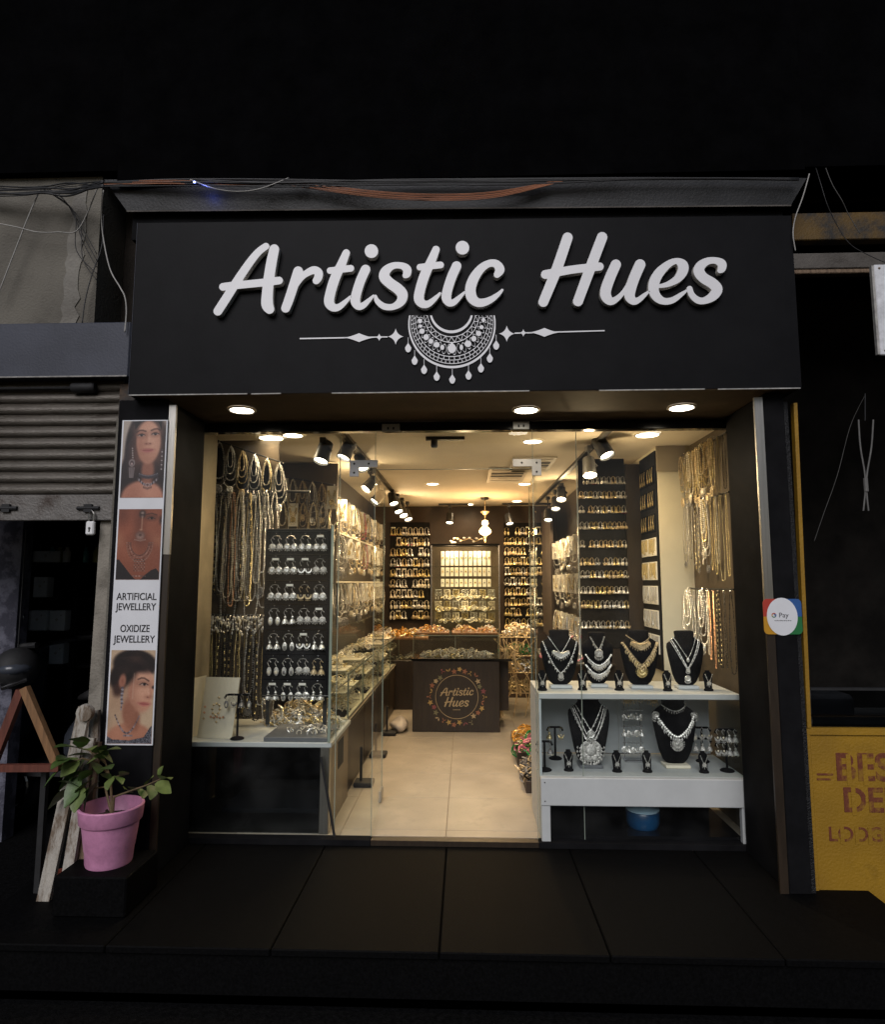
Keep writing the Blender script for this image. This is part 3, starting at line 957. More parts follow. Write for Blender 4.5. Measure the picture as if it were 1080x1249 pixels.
def paint1(u, v):
    img, ell, line, poly, put, asp = paint_tools(u, v)
    img[:] = (168, 156, 144)
    put(ell(0.56, 0.40, 0.50, 0.58, 0, 0.06), (27, 20, 22))
    put(ell(0.20, 0.72, 0.24, 0.42, 0.15, 0.06), (30, 22, 24))
    put(ell(0.98, 0.55, 0.16, 0.5, 0, 0.06), (28, 20, 22))
    hair_strands(put, line, [[(0.40 - 0.05 * k, 0.05 + 0.05 * k), (0.22 - 0.03 * k, 0.35), (0.24 - 0.05 * k, 0.75)] for k in range(6)], (62, 46, 46))
    put(ell(0.52, 1.02, 0.50, 0.24, 0.0, 0.08), (178, 122, 100))
    put(ell(0.30, 0.97, 0.20, 0.12, 0, 0.3), (150, 98, 80), 0.5)
    put(ell(0.72, 0.93, 0.22, 0.10, 0, 0.3), (202, 148, 124), 0.5)
    put(ell(0.62, 0.66, 0.15, 0.17, 0, 0.08), (140, 92, 75))
    put(ell(0.605, 0.27, 0.285, 0.275, -0.04, 0.05), (192, 142, 119))
    put(ell(0.60, 0.43, 0.20, 0.125, 0, 0.08), (188, 136, 113))
    put(ell(0.40, 0.34, 0.14, 0.22, 0.1, 0.3), (150, 100, 82), 0.65)
    put(ell(0.83, 0.36, 0.09, 0.18, 0, 0.3), (160, 110, 90), 0.5)
    put(ell(0.70, 0.30, 0.12, 0.10, 0, 0.3), (214, 168, 144), 0.6)
    put(ell(0.60, 0.09, 0.22, 0.06, 0, 0.3), (212, 166, 142), 0.6)
    put(ell(0.60, 0.505, 0.15, 0.035, 0, 0.2), (150, 102, 84), 0.5)
    put(poly([(0.28, 0.12), (0.40, 0.02), (0.60, -0.01), (0.82, 0.02), (0.90, 0.12), (0.90, 0.0), (0.25, 0.0)], 0.02), (27, 20, 22))
    for ex, ey in ((0.43, 0.185), (0.755, 0.170)):
        put(ell(ex, ey - 0.004, 0.115, 0.036, -0.06, 0.12), (112, 72, 60), 0.65)
        put(ell(ex, ey + 0.003, 0.075, 0.014, -0.05, 0.03), (176, 156, 148))
        put(ell(ex + 0.004, ey + 0.001, 0.033, 0.018, 0, 0.02), (26, 17, 17))
        put(ell(ex + 0.012, ey - 0.004, 0.010, 0.005, 0, 0.01), (200, 190, 186), 0.8)
        put(line([(ex - 0.085, ey + 0.006), (ex - 0.03, ey - 0.012), (ex + 0.03, ey - 0.012), (ex + 0.09, ey + 0.002)], 0.008, 0.02), (26, 17, 19))
    put(line([(0.32, 0.148), (0.39, 0.124), (0.46, 0.124), (0.53, 0.136)], 0.012, 0.035), (56, 38, 36))
    put(line([(0.66, 0.126), (0.73, 0.108), (0.80, 0.104), (0.86, 0.120)], 0.012, 0.035), (56, 38, 36))
    put(line([(0.545, 0.17), (0.55, 0.25), (0.535, 0.295)], 0.016, 0.07), (158, 108, 90), 0.6)
    put(line([(0.615, 0.17), (0.62, 0.27)], 0.016, 0.06), (216, 172, 150), 0.5)
    put(ell(0.60, 0.302, 0.07, 0.013, 0, 0.06), (138, 88, 74), 0.75)
    put(ell(0.555, 0.300, 0.018, 0.007, 0, 0.02), (92, 54, 48), 0.8); put(ell(0.645, 0.298, 0.018, 0.007, 0, 0.02), (92, 54, 48), 0.8)
    put(ell(0.60, 0.380, 0.120, 0.017, -0.03, 0.05), (150, 82, 80), 0.9)
    put(ell(0.60, 0.398, 0.095, 0.016, -0.03, 0.05), (172, 100, 96), 0.9)
    put(line([(0.485, 0.387), (0.56, 0.389), (0.60, 0.391), (0.65, 0.388), (0.715, 0.380)], 0.004, 0.014), (96, 48, 48))
    put(ell(0.60, 0.425, 0.07, 0.010, 0, 0.08), (146, 98, 82), 0.5)
    for k in range(5):
        put(ell(0.235 + 0.005 * k, 0.36 + 0.03 * k, 0.014, 0.010, 0, 0.012), (168, 158, 154))
    put(ell(0.24, 0.55, 0.072, 0.050, 0, 0.03), (138, 126, 124)); put(ell(0.24, 0.55, 0.044, 0.030, 0, 0.03), (66, 50, 52)); put(ell(0.24, 0.56, 0.020, 0.015, 0, 0.015), (180, 156, 152))
    for k in range(5):
        put(line([(0.18 + 0.03 * k, 0.61), (0.20 + 0.02 * k, 0.74)], 0.008, 0.012), (152, 142, 142), 0.8)
    for k in range(10):
        put(ell(0.935, 0.38 + 0.028 * k, 0.020, 0.010, 0, 0.012), (158, 148, 148) if k % 2 else (80, 70, 72))
    for k in range(13):
        a = k / 12
        put(ell(0.43 + 0.42 * a, 0.705 + 0.030 * math.sin(math.pi * a), 0.020, 0.026, 0, 0.015), (58, 54, 60))
        put(ell(0.43 + 0.42 * a, 0.69 + 0.030 * math.sin(math.pi * a), 0.008, 0.006, 0, 0.01), (140, 136, 140))
    for k in range(17):
        a = k / 16
        put(ell(0.40 + 0.46 * a, 0.755 + 0.085 * math.sin(math.pi * a), 0.018, 0.018, 0, 0.012), (142, 134, 138) if k % 2 else (66, 58, 62))
    put(ell(0.63, 0.835, 0.06, 0.024, 0, 0.03), (168, 142, 136)); put(ell(0.63, 0.835, 0.03, 0.014, 0, 0.02), (90, 66, 64))
    for k in range(7):
        put(ell(0.54 + 0.03 * k, 0.885 - 0.006 * abs(k - 3), 0.009, 0.014, 0, 0.01), (58, 50, 54))
    return grain(img, u, v)

def paint2(u, v):
    img, ell, line, poly, put, asp = paint_tools(u, v)
    asp[0] = 1.7
    img[:] = (146, 92, 70)
    put(ell(0.2, 0.30, 0.35, 0.30, 0, 0.5), (172, 110, 84), 0.8)
    put(ell(0.08, 0.08, 0.16, 0.14, 0, 0.3), (104, 62, 48), 0.7)
    put(ell(0.5, 0.16, 0.11, 0.22, 0, 0.25), (104, 62, 49), 0.8)
    put(ell(0.80, 0.3, 0.16, 0.2, 0, 0.4), (168, 112, 86), 0.7)
    put(ell(0.5, 0.46, 0.25, 0.09, 0, 0.3), (108, 66, 52), 0.6)
    put(ell(0.25, 0.60, 0.2, 0.12, 0.4, 0.4), (172, 116, 90), 0.6)
    put(ell(0.04, 0.44, 0.08, 0.08, 0, 0.2), (186, 146, 116), 0.6)
    put(ell(0.94, 0.45, 0.14, 0.06, 0.6, 0.2), (188, 142, 112), 0.6)
    put(ell(0.76, 0.122, 0.115, 0.034, 0, 0.1), (70, 42, 36), 0.75)
    put(ell(0.76, 0.13, 0.07, 0.014, 0, 0.03), (160, 132, 120)); put(ell(0.77, 0.13, 0.030, 0.017, 0, 0.02), (26, 17, 16))
    put(line([(0.68, 0.135), (0.76, 0.116), (0.84, 0.135)], 0.008, 0.02), (30, 20, 18))
    put(line([(0.64, 0.078), (0.76, 0.060), (0.88, 0.084)], 0.010, 0.03), (66, 42, 36))
    put(ell(0.985, 0.16, 0.035, 0.05, 0, 0.06), (56, 34, 30))
    put(ell(0.55, 0.07, 0.075, 0.055, 0, 0.05), (66, 56, 54)); put(ell(0.55, 0.055, 0.035, 0.018, 0, 0.03), (150, 144, 140)); put(ell(0.55, 0.105, 0.025, 0.016, 0, 0.03), (136, 126, 124))
    put(line([(0.55, 0.12), (0.545, 0.28)], 0.010, 0.03), (192, 168, 144))
    put(ell(0.535, 0.295, 0.03, 0.010, 0, 0.03), (204, 180, 156))
    put(ell(0.52, 0.375, 0.110, 0.060, 0, 0.06), (122, 100, 92)); put(ell(0.52, 0.39, 0.075, 0.042, 0, 0.05), (158, 138, 130)); put(ell(0.52, 0.37, 0.035, 0.016, 0, 0.03), (84, 62, 56))
    for k in range(9):
        put(ell(0.40 + 0.03 * k, 0.452 - 0.004 * abs(k - 4), 0.010, 0.010, 0, 0.01), (172, 158, 150))
    for off, col in ((0, (146, 134, 128)), (0.035, (96, 80, 76)), (0.07, (140, 126, 120)), (0.10, (92, 78, 74))):
        for k in range(34):
            a = math.pi * k / 33
            beads(put, [(0.52 - (0.30 - off * 0.9) * math.cos(a), 0.48 + (0.30 - off) * math.sin(a) * 0.9)], 0.012, col, ell)
    for i in range(7):
        for k in range(8):
            beads(put, [(0.415 + 0.034 * k, 0.72 + 0.026 * i)], 0.012, (146, 138, 134) if (i + k) % 2 else (80, 68, 64), ell)
    put(poly([(0, 0.72), (0.06, 0.72), (0.17, 0.80), (0.34, 0.93), (0.46, 1.0), (0, 1.0)]), (31, 28, 32))
    put(poly([(1, 0.90), (0.92, 0.84), (0.80, 0.87), (0.66, 0.94), (0.56, 1.0), (1, 1.0)]), (33, 30, 34))
    for k in range(9):
        beads(put, [(0.40 + 0.035 * k, 0.95)], 0.014, (128, 120, 118), ell)
    img *= np.array([0.88, 0.78, 0.74])
    return grain(img, u, v)

def paint3(u, v):
    img, ell, line, poly, put, asp = paint_tools(u, v)
    asp[0] = 2.15
    img[:] = (186, 160, 132)
    put(ell(0.12, 0.55, 0.2, 0.16, 0, 0.4), (160, 126, 100), 0.7)
    put(ell(0.55, 0.15, 0.50, 0.155, 0.12, 0.06), (30, 22, 22))
    put(ell(0.24, 0.27, 0.24, 0.16, 0.35, 0.08), (32, 23, 22))
    put(ell(0.20, 0.42, 0.12, 0.08, 0.2, 0.10), (60, 38, 32))
    hair_strands(put, line, [[(0.20 + 0.07 * k, 0.09 + 0.01 * k), (0.42 + 0.06 * k, 0.07), (0.66 + 0.05 * k, 0.15)] for k in range(5)] + [[(0.16, 0.20 + 0.03 * k), (0.34, 0.16 + 0.03 * k), (0.50, 0.21 + 0.02 * k)] for k in range(4)], (66, 50, 46))
    put(ell(0.50, 0.98, 0.56, 0.20, -0.06, 0.08), (168, 114, 90))
    put(ell(0.25, 0.90, 0.22, 0.10, 0.3, 0.3), (186, 132, 106), 0.6)
    put(ell(0.52, 0.70, 0.19, 0.17, -0.2, 0.08), (136, 88, 69))
    put(ell(0.46, 0.78, 0.08, 0.08, 0.2, 0.3), (168, 114, 90), 0.5)
    put(ell(0.72, 0.41, 0.285, 0.215, 0.14, 0.04), (196, 146, 120))
    put(ell(0.76, 0.56, 0.19, 0.105, 0.3, 0.08), (192, 140, 114))
    put(ell(0.49, 0.45, 0.12, 0.20, 0.1, 0.3), (150, 100, 80), 0.75)
    put(ell(0.62, 0.60, 0.16, 0.06, 0.4, 0.3), (150, 102, 82), 0.6)
    put(ell(0.74, 0.48, 0.11, 0.08, 0, 0.3), (212, 164, 138), 0.6)
    put(ell(0.70, 0.26, 0.16, 0.05, 0.2, 0.3), (208, 160, 134), 0.6)
    put(ell(0.44, 0.27, 0.12, 0.11, 0.5, 0.15), (32, 23, 22))
    put(ell(0.62, 0.185, 0.34, 0.050, 0.16, 0.12), (31, 22, 22))
    put(ell(0.285, 0.335, 0.075, 0.070, 0.1, 0.06), (176, 120, 98)); put(ell(0.285, 0.335, 0.040, 0.042, 0, 0.08), (134, 84, 68))
    put(line([(0.64, 0.315), (0.71, 0.300), (0.78, 0.302), (0.88, 0.332)], 0.012, 0.035), (54, 36, 33))
    put(ell(0.76, 0.362, 0.115, 0.026, 0.1, 0.14), (108, 70, 57), 0.7)
    put(ell(0.77, 0.369, 0.066, 0.011, 0.1, 0.03), (174, 152, 142)); put(ell(0.785, 0.367, 0.030, 0.015, 0, 0.02), (26, 17, 17))
    put(line([(0.68, 0.370), (0.74, 0.355), (0.80, 0.356), (0.87, 0.374)], 0.007, 0.02), (28, 18, 18))
    put(ell(0.985, 0.40, 0.03, 0.016, 0, 0.04), (44, 29, 27))
    put(line([(0.90, 0.37), (0.935, 0.45), (0.945, 0.485)], 0.012, 0.07), (156, 106, 86), 0.6)
    put(line([(0.87, 0.40), (0.89, 0.47)], 0.012, 0.07), (216, 170, 146), 0.5)
    put(ell(0.895, 0.505, 0.062, 0.012, 0, 0.08), (138, 88, 72), 0.75); put(ell(0.87, 0.506, 0.016, 0.006, 0, 0.02), (96, 56, 48), 0.8)
    put(ell(0.80, 0.572, 0.105, 0.012, 0.08, 0.05), (152, 76, 74), 0.9); put(ell(0.80, 0.588, 0.080, 0.012, 0.06, 0.05), (174, 96, 90), 0.9)
    put(line([(0.70, 0.575), (0.76, 0.579), (0.82, 0.580), (0.90, 0.583)], 0.004, 0.014), (96, 44, 44))
    put(line([(0.545, 0.25), (0.535, 0.40), (0.53, 0.52)], 0.006, 0.02), (210, 186, 168), 0.5)
    for k in range(12):
        put(ell(0.29 + 0.006 * math.sin(k), 0.405 + 0.021 * k, 0.032 if k < 9 else 0.016, 0.010, 0, 0.014), (140, 136, 144) if k % 2 else (86, 80, 88))
    for k in range(30):
        a = k / 29
        x = 0.16 + 0.54 * a
        y = 0.70 + 0.20 * math.sin(math.pi * min(1, a * 0.95)) - 0.02 * a
        beads(put, [(x, y)], 0.017, (124, 114, 118) if k % 2 else (80, 70, 74), ell)
    for k in range(6):
        beads(put, [(0.38 + 0.035 * k, 0.915)], 0.018, (112, 104, 108), ell)
    dress = poly([(0, 0.92), (0.12, 0.955), (0.5, 0.965), (0.82, 0.93), (0.95, 0.83), (1.0, 0.80), (1, 1), (0, 1)])
    put(dress, (38, 38, 46))
    put(dress * (prng.random(u.shape) > 0.72), (132, 132, 140))
    return grain(img, u, v)

def zat(py): return at(170, py, Y=YP).z
portrait('portrait_photo', PX0 + 0.008, PX1 - 0.006, zat(607), PZ1 - 0.005, paint1, 'printed photo of a woman facing forward wearing long earrings and a choker')
portrait('portrait_photo', PX0 + 0.008, PX1 - 0.006, zat(707), zat(621), paint2, 'printed close photo of a neck wearing a long layered necklace')
portrait('portrait_photo', PX0 + 0.008, PX1 - 0.006, PZ0 + 0.007, zat(793), paint3, 'printed photo of a woman with tied hair looking sideways')
for txt, py_, w_ in (('ARTIFICIAL', 728, 0.190), ('JEWELLERY', 740.5, 0.192), ('OXIDIZE', 767, 0.138), ('JEWELLERY', 780, 0.196)):
    me = text_mesh('lettering', txt, 0.046, M['ink'], 0.001, 0.0005, w_)
    mobj('lettering', me, po, ((PX0 + PX1) / 2 + 0.002, YP - 0.001, zat(py_)))

# payment sticker
ps = thing('payment_sticker', 'round white payment sticker with coloured corners on the black pillar', 'sticker', (1.43, -0.503, 1.08))
sx, sz, sw, sh = 1.4285, 1.156, 0.085, 0.079
def rrect(cx_, cz_, hw, hh, r, n=5):
    out = []
    for q, (a0, ax, az) in enumerate(((0, 1, 1), (90, -1, 1), (180, -1, -1), (270, 1, -1))):
        for i in range(n + 1):
            a = math.radians(a0 + 90 * i / n)
            out.append((cx_ + ax * (hw - r) + r * math.cos(a), cz_ + az * (hh - r) + r * math.sin(a)))
    return out
def sticker_quarter(px0, px1, pz0, pz1, colr, nm):
    rr = rrect(sx, sz, sw, sh, 0.02)
    cl = [(min(max(x, px0), px1), min(max(z, pz0), pz1)) for x, z in rr]
    o2 = []
    for p in cl:
        if not o2 or abs(p[0] - o2[-1][0]) + abs(p[1] - o2[-1][1]) > 1e-6: o2.append(p)
    MB().prism(o2, -0.5015, -0.4985).build('colour_corner', mat(nm, colr, 0.4, 0, 0.05, 10), ps)
sticker_quarter(sx - 1, sx - 0.0004, sz + 0.0004, sz + 1, (0.42, 0.045, 0.03), 'sticker_red')
sticker_quarter(sx - 1, sx - 0.0004, sz - 1, sz - 0.0004, (0.52, 0.26, 0.02), 'sticker_yellow')
sticker_quarter(sx + 0.0004, sx + 1, sz + 0.0004, sz + 1, (0.03, 0.10, 0.30), 'sticker_blue')
sticker_quarter(sx + 0.0004, sx + 1, sz - 1, sz - 0.0004, (0.02, 0.16, 0.05), 'sticker_green')
MB().prism([(sx - 0.003 + 0.068 * math.cos(a), sz + 0.084 * math.sin(a)) for a in np.linspace(0, 2 * math.pi, 33)[:-1]], -0.5035, -0.5017).build('white_disc', M['vinyl'], ps)
gx, gz, gr = sx - 0.040, sz + 0.006, 0.0105
def ringarc(a0, a1, cn):
    n = 8
    o_ = [(gx + gr * math.cos(a), gz + gr * math.sin(a)) for a in np.linspace(a0, a1, n)]
    i_ = [(gx + gr * 0.62 * math.cos(a), gz + gr * 0.62 * math.sin(a)) for a in np.linspace(a1, a0, n)]
    MB().prism(o_ + i_, -0.5050, -0.5037).build('logo_mark', bpy.data.materials[cn], ps)
d2r = math.radians
ringarc(d2r(40), d2r(150), 'sticker_red'); ringarc(d2r(151), d2r(212), 'sticker_yellow'); ringarc(d2r(213), d2r(310), 'sticker_green'); ringarc(d2r(311), d2r(360), 'sticker_blue')
MB().box(gx, gx + gr, -0.5050, -0.5037, gz - 0.0002, gz + 0.0042).build('logo_mark', bpy.data.materials['sticker_blue'], ps)
greyink = mat('grey_ink', (0.10, 0.10, 0.11), 0.5, 0, 0.05, 10)
mobj('lettering', text_mesh('lettering', 'Pay', 0.030, greyink, 0.0012, 0.0, 0.042), ps, (sx + 0.003, -0.5043, sz + 0.006))
for k in range(9):
    MB().box(sx - 0.038 + k * 0.0085, sx - 0.0325 + k * 0.0085, -0.5045, -0.5037, sz - 0.0195, sz - 0.0165 + 0.001 * (k % 2)).build('small_print', greyink, ps)

# ================================================================== LEFT NEIGHBOUR
YB = -0.45
nb = thing('plaster_wall', 'grimy beige plaster wall above the blue beam, hung with cables', 'wall', (-2.6, -0.3, 2.6))
MB().box(-5.0, -1.940, -0.30, 0.3, 2.55, 3.476).build('wall', M['concrete'], nb)
mb = MB()
zs = np.linspace(2.602, 3.42, 18)
lft = [(-2.115 + R.uniform(-0.015, 0.015) + 0.03 * (i / 17), z) for i, z in enumerate(zs)]
rgt = [(-2.035 + R.uniform(-0.02, 0.012) + 0.035 * (i / 17), z) for i, z in enumerate(zs)]
mb.prism(rgt + list(reversed(lft)), -0.305, -0.299)
mb.build('pale_repair', M['concrete_pale'], nb)
MB().box(-1.938, -1.70, -0.05, 0.3, 2.3, 3.47).build('gap_wall', mat('dark_brown_gap', (0.022, 0.016, 0.011), 0.9, 0, 0.5, 5, 0.4, 50), nb)
MB().box(-1.72, -1.60, -0.25, -0.12, 2.86, 2.93).build('timber_stub', M['barewood'], nb)
be = thing('steel_beam', 'blue grey painted beam over the old rolling shutter', 'beam', (-2.6, YB, 2.32))
MB().bbox(-5.0, -1.662, YB, YB + 0.05, 2.318, 2.600, 0.005).build('face_plate', M['bluebeam'], be)
MB().box(-5.0, -1.662, YB + 0.052, 0.3, 2.45, 2.546).build('top_plate', M['black'], be)
mb = MB(); mb.tube([(-5, YB - 0.004, 2.321), (-1.665, YB - 0.004, 2.321)], 0.004, 5); mb.build('bottom_edge', M['trimgrey'], be)

YSH = -0.37
sh_ = thing('rolling_shutter', 'half lowered old corrugated metal rolling shutter', 'shutter', (-2.6, YSH, 1.62))
zt, zb = at(70, 478, Y=YSH).z, at(70, 603, Y=YSH).z
XS1 = at(146, 560, Y=YSH).x
ns = 9
ph = (zt - zb) / ns
prof = []
for i in range(9):
    a = i / 8
    prof.append((-0.016 * math.sin(math.pi * min(a / 0.8, 1)) ** 0.8 if a < 0.8 else 0.004 * math.sin(math.pi * (a - 0.8) / 0.2), a * ph * 0.97))
slat_me = None
for k in range(ns + 1):
    mb = MB()
    z0 = 0
    vs = []
    for x in (-3.2, XS1):
        for dy, dz in prof:
            vs.append((x - XS1, dy, dz))
        for dy, dz in reversed(prof):
            vs.append((x - XS1, dy + 0.002, dz))
    n = len(prof) * 2
    fs = [(i, n + i, n + (i + 1) % n, (i + 1) % n) for i in range(n)] + [tuple(reversed(range(n, 2 * n))), tuple(range(n))]
    if slat_me is None:
        mb.add(vs, fs)
        slat_me = mb.mesh('slat', M['shutter'])
        slat_me.polygons.foreach_set('use_smooth', [True] * len(slat_me.polygons)); slat_me.set_sharp_from_angle(angle=math.radians(40))
    mobj('slat', slat_me, sh_, (XS1, YSH, zb + k * ph))
zbb = at(70, 635, Y=YSH - 0.01).z
MB().bbox(-3.2, XS1 - 0.004, YSH - 0.014, YSH + 0.01, zbb, zb - 0.003, 0.004).build('bottom_bar', M['shutter_bar'], sh_)
for px_ in (8, 108):
    c = at(px_, 620, Y=YSH - 0.016)
    b = MB(); b.tube([(c.x - 0.055, c.y - 0.004, c.z), (c.x + 0.055, c.y - 0.004, c.z)], 0.010, 8); b.box(c.x - 0.02, c.x + 0.02, c.y - 0.012, c.y + 0.004, c.z - 0.02, c.z + 0.02)
    b.build('sliding_latch', M['rubber'], sh_)
MB().bbox(XS1 - 0.006, XS1 + 0.075, YSH - 0.03, YSH + 0.05, 1.0, 2.30, 0.005).build('guide_rail', stained('dark_rust_rail', (0.04, 0.034, 0.03), (0.08, 0.05, 0.03), 0.8, 8), sh_)
b = MB(); c = at(95, 473, Y=YSH - 0.03); b.tube([(c.x - 0.9, c.y, c.z), (c.x, c.y, c.z)], 0.008, 8); b.lathe((c.x + 0.03, c.y, c.z), [(0.022, -0.06), (0.028, -0.05), (0.028, 0.05), (0.02, 0.06)], 12, 'X'); b.build('roller_axle', M['rubber'], sh_, smooth=True)
c = at(111, 634, Y=YSH - 0.03)
pl = thing('padlock', 'white padlock hanging from the shutter bottom bar', 'padlock', (c.x, c.y, c.z - 0.07))
MB().bbox(c.x - 0.021, c.x + 0.021, c.y - 0.012, c.y + 0.012, c.z - 0.075, c.z - 0.008, 0.006).build('body', M['padlock'], pl)
b = MB(); b.tube([(c.x - 0.012, c.y, c.z - 0.01), (c.x - 0.012, c.y, c.z + 0.03), (c.x, c.y, c.z + 0.045), (c.x + 0.012, c.y, c.z + 0.03), (c.x + 0.012, c.y, c.z - 0.01)], 0.005, 6); b.build('shackle', M['steel'], pl)
b = MB(); b.lathe((c.x, c.y - 0.0125, c.z - 0.042), [(0.001, -0.002), (0.006, -0.001), (0.006, 0.001)], 8, 'Y'); b.box(c.x - 0.0025, c.x + 0.0025, c.y - 0.0145, c.y - 0.0122, c.z - 0.060, c.z - 0.044); b.build('keyhole', M['rubber'], pl)

YPO = -0.33
p0, p1 = at(133, 640, Y=YPO), at(108, 940, Y=YPO)
pt_ = MB(); pt_.beam((p0.x, YPO, 1.62), (p0.x - 0.02, YPO, -0.19), 0.062, 0.05, up=(0, 1, 0)); pt_.build('door_post', M['post'], label='grimy cream door post under the right end of the shutter', cat='post')

# dark shop behind the shutter
ds = thing('dark_shop_room', 'unlit shop interior behind the half lowered shutter', 'room', (-2.9, 1.0, -0.19))
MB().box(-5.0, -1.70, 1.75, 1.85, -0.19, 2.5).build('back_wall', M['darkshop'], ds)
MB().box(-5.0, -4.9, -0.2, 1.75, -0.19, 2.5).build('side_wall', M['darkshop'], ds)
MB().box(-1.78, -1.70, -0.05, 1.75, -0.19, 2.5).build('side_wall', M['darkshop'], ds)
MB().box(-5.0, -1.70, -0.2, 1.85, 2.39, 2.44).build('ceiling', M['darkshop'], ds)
c0, c1 = at(-60, 640, Y=0.35), at(22, 900, Y=0.35)
MB().box(c0.x - 0.6, at(24, 700, Y=0.35).x, 0.35, 0.45, -0.19, 2.3).build('peeling_panel', M['bluewall'], ds)
YC = 1.04
cab = thing('display_cabinet', 'dark display cabinet of shelves in the unlit shop', 'cabinet', (-2.6, YC, -0.19))
xl, xr = at(30, 750, Y=YC).x, at(128, 750, Y=YC).x
MB().box(xl - 0.05, xr + 0.3, YC + 0.30, YC + 0.33, -0.19, 2.2).build('back', M['black'], cab)
for xx in (xl - 0.03, at(90, 750, Y=YC).x, xr + 0.25):
    MB().box(xx - 0.02, xx + 0.02, YC, YC + 0.298, -0.19, 2.2).build('side', M['black'], cab)
shz = [at(60, y, Y=YC).z for y in (686, 729, 770, 811, 860, 640)]
for z in shz:
    MB().box(xl - 0.008, at(90, 750, Y=YC).x - 0.022, YC + 0.01, YC + 0.297, z - 0.02, z).build('shelf', M['black'], cab)
    MB().box(at(90, 750, Y=YC).x + 0.022, xr + 0.228, YC + 0.01, YC + 0.297, z - 0.02, z).build('shelf', M['black'], cab)
def on_shelf(name, px0, px1, py0, py1, m, label, cat, dep=0.08, group=None):
    a, b_ = at(px0, py1, Y=YC + 0.03), at(px1, py0, Y=YC + 0.03)
    z0 = min(shz, key=lambda q: abs(q - a.z)) + 0.001
    t = thing(name, label, cat, ((a.x + b_.x) / 2, YC + 0.05, z0), group)
    MB().bbox(a.x, b_.x, YC + 0.03, YC + 0.03 + dep, z0, z0 + (b_.z - a.z), 0.006).build('body', m, t)
    mb = MB(); mx = (a.x + b_.x) / 2; mz = z0 + (b_.z - a.z) * 0.55
    mb.octa((mx, YC + 0.026, mz), 0.012, 0.004, 0.012); mb.octa((mx + 0.03, YC + 0.026, mz + 0.03), 0.007, 0.004, 0.007)
    mb.build('trinket', M['silver'], t)
on_shelf('gift_box', 39, 58, 703, 728, M['carton'], 'pale upright box alone on the second cabinet shelf', 'box')
on_shelf('gift_box', 33, 57, 744, 769, M['carton'], 'wider pale box on the third cabinet shelf', 'box')
on_shelf('gift_box', 59, 79, 744, 769, M['carton'], 'narrower pale box on the third cabinet shelf', 'box')
on_shelf('gift_box', 31, 56, 785, 810, M['darkshop'], 'dull grey box on the lowest cabinet shelf', 'box')
on_shelf('gift_box', 58, 77, 785, 810, M['carton'], 'pale spotted box on the lowest cabinet shelf', 'box')
on_shelf('glass_box', 40, 74, 650, 664, M['carton'], 'long pale box at the top of the dark cabinet', 'box')
for px_, mm, lb in ((63, 'teal', 'teal bottle on the top cabinet shelf'), (72, 'olive', 'olive bottle next to the teal bottle'), (47, 'darkshop', 'dull dark bottle on the top cabinet shelf'), (81, 'carton', 'pale jar at the end of the top cabinet shelf'), (103, 'teal', 'bright teal jar on the cabinet shelf by the post'), (117, 'olive', 'green tall jar on the cabinet shelf by the post')):
    a = at(px_, 685, Y=YC + 0.06); z0 = shz[0] + 0.001
    t = thing('bottle', lb, 'bottle', (a.x, YC + 0.06, z0))
    MB().lathe((a.x, YC + 0.06, z0), [(0.024, 0), (0.026, 0.01), (0.026, 0.075), (0.012, 0.095), (0.012, 0.11)], 10).build('body', M[mm], t, smooth=True)
    MB().lathe((a.x, YC + 0.06, z0 + 0.111), [(0.014, 0), (0.014, 0.02)], 10).build('cap', M['dark'], t)

# scooter built inside the shop for a street bike reflected in glass
sc_ = thing('reflected_scooter', 'black scooter standing for a reflected street bike behind the wooden frame', 'scooter', (-2.6, 0.7, -0.19))
def wheel(cx_, cy_, cz_, r):
    w = MB(); w.lathe((cx_, cy_, cz_), [(r * 0.72, -0.035), (r * 0.95, -0.04), (r, -0.02), (r, 0.02), (r * 0.95, 0.04), (r * 0.72, 0.035)], 24, 'Y', caps=False)
    wh = w.build('wheel', M['rubber'], sc_, smooth=True)
    q = MB(); q.lathe((cx_, cy_, cz_), [(r * 0.73, -0.03), (r * 0.66, -0.038), (r * 0.64, -0.02), (r * 0.64, 0.03)], 24, 'Y', caps=False)
    for i in range(5):
        a = 2 * math.pi * i / 5
        q.beam((cx_, cy_ - 0.02, cz_), (cx_ + math.cos(a) * r * 0.66, cy_ - 0.02, cz_ + math.sin(a) * r * 0.66), 0.03, 0.012, up=(0, 1, 0))
    q.lathe((cx_, cy_, cz_), [(0.035, -0.04), (0.04, -0.03), (0.04, 0.03)], 10, 'Y')
    q.build('rim', M['chrome'], wh)
wheel(-2.92, 0.7, 0.02, 0.21)
wheel(-1.98, 0.7, 0.02, 0.21)
body = MB()
def loft(mb, secs, n=12):
    """secs: (x, cz, hy, hz)"""
    vs, fs = [], []
    for x, cz_, hy, hz in secs:
        for k in range(n):
            a = 2 * math.pi * k / n
            vs.append((x, 0.7 + hy * math.copysign(abs(math.cos(a)) ** 0.8, math.cos(a)), cz_ + hz * math.copysign(abs(math.sin(a)) ** 0.8, math.sin(a))))
    for i in range(len(secs) - 1):
        for k in range(n):
            fs.append((i * n + k, i * n + (k + 1) % n, (i + 1) * n + (k + 1) % n, (i + 1) * n + k))
    fs.append(tuple(range(n - 1, -1, -1))); fs.append(tuple((len(secs) - 1) * n + k for k in range(n)))
    mb.add(vs, fs)
loft(body, [(-2.52, 0.30, 0.10, 0.10), (-2.40, 0.36, 0.15, 0.20), (-2.15, 0.40, 0.17, 0.20), (-1.92, 0.44, 0.14, 0.15), (-1.80, 0.48, 0.06, 0.06)])
body.build('body', M['bodyblack'], sc_, smooth='all')
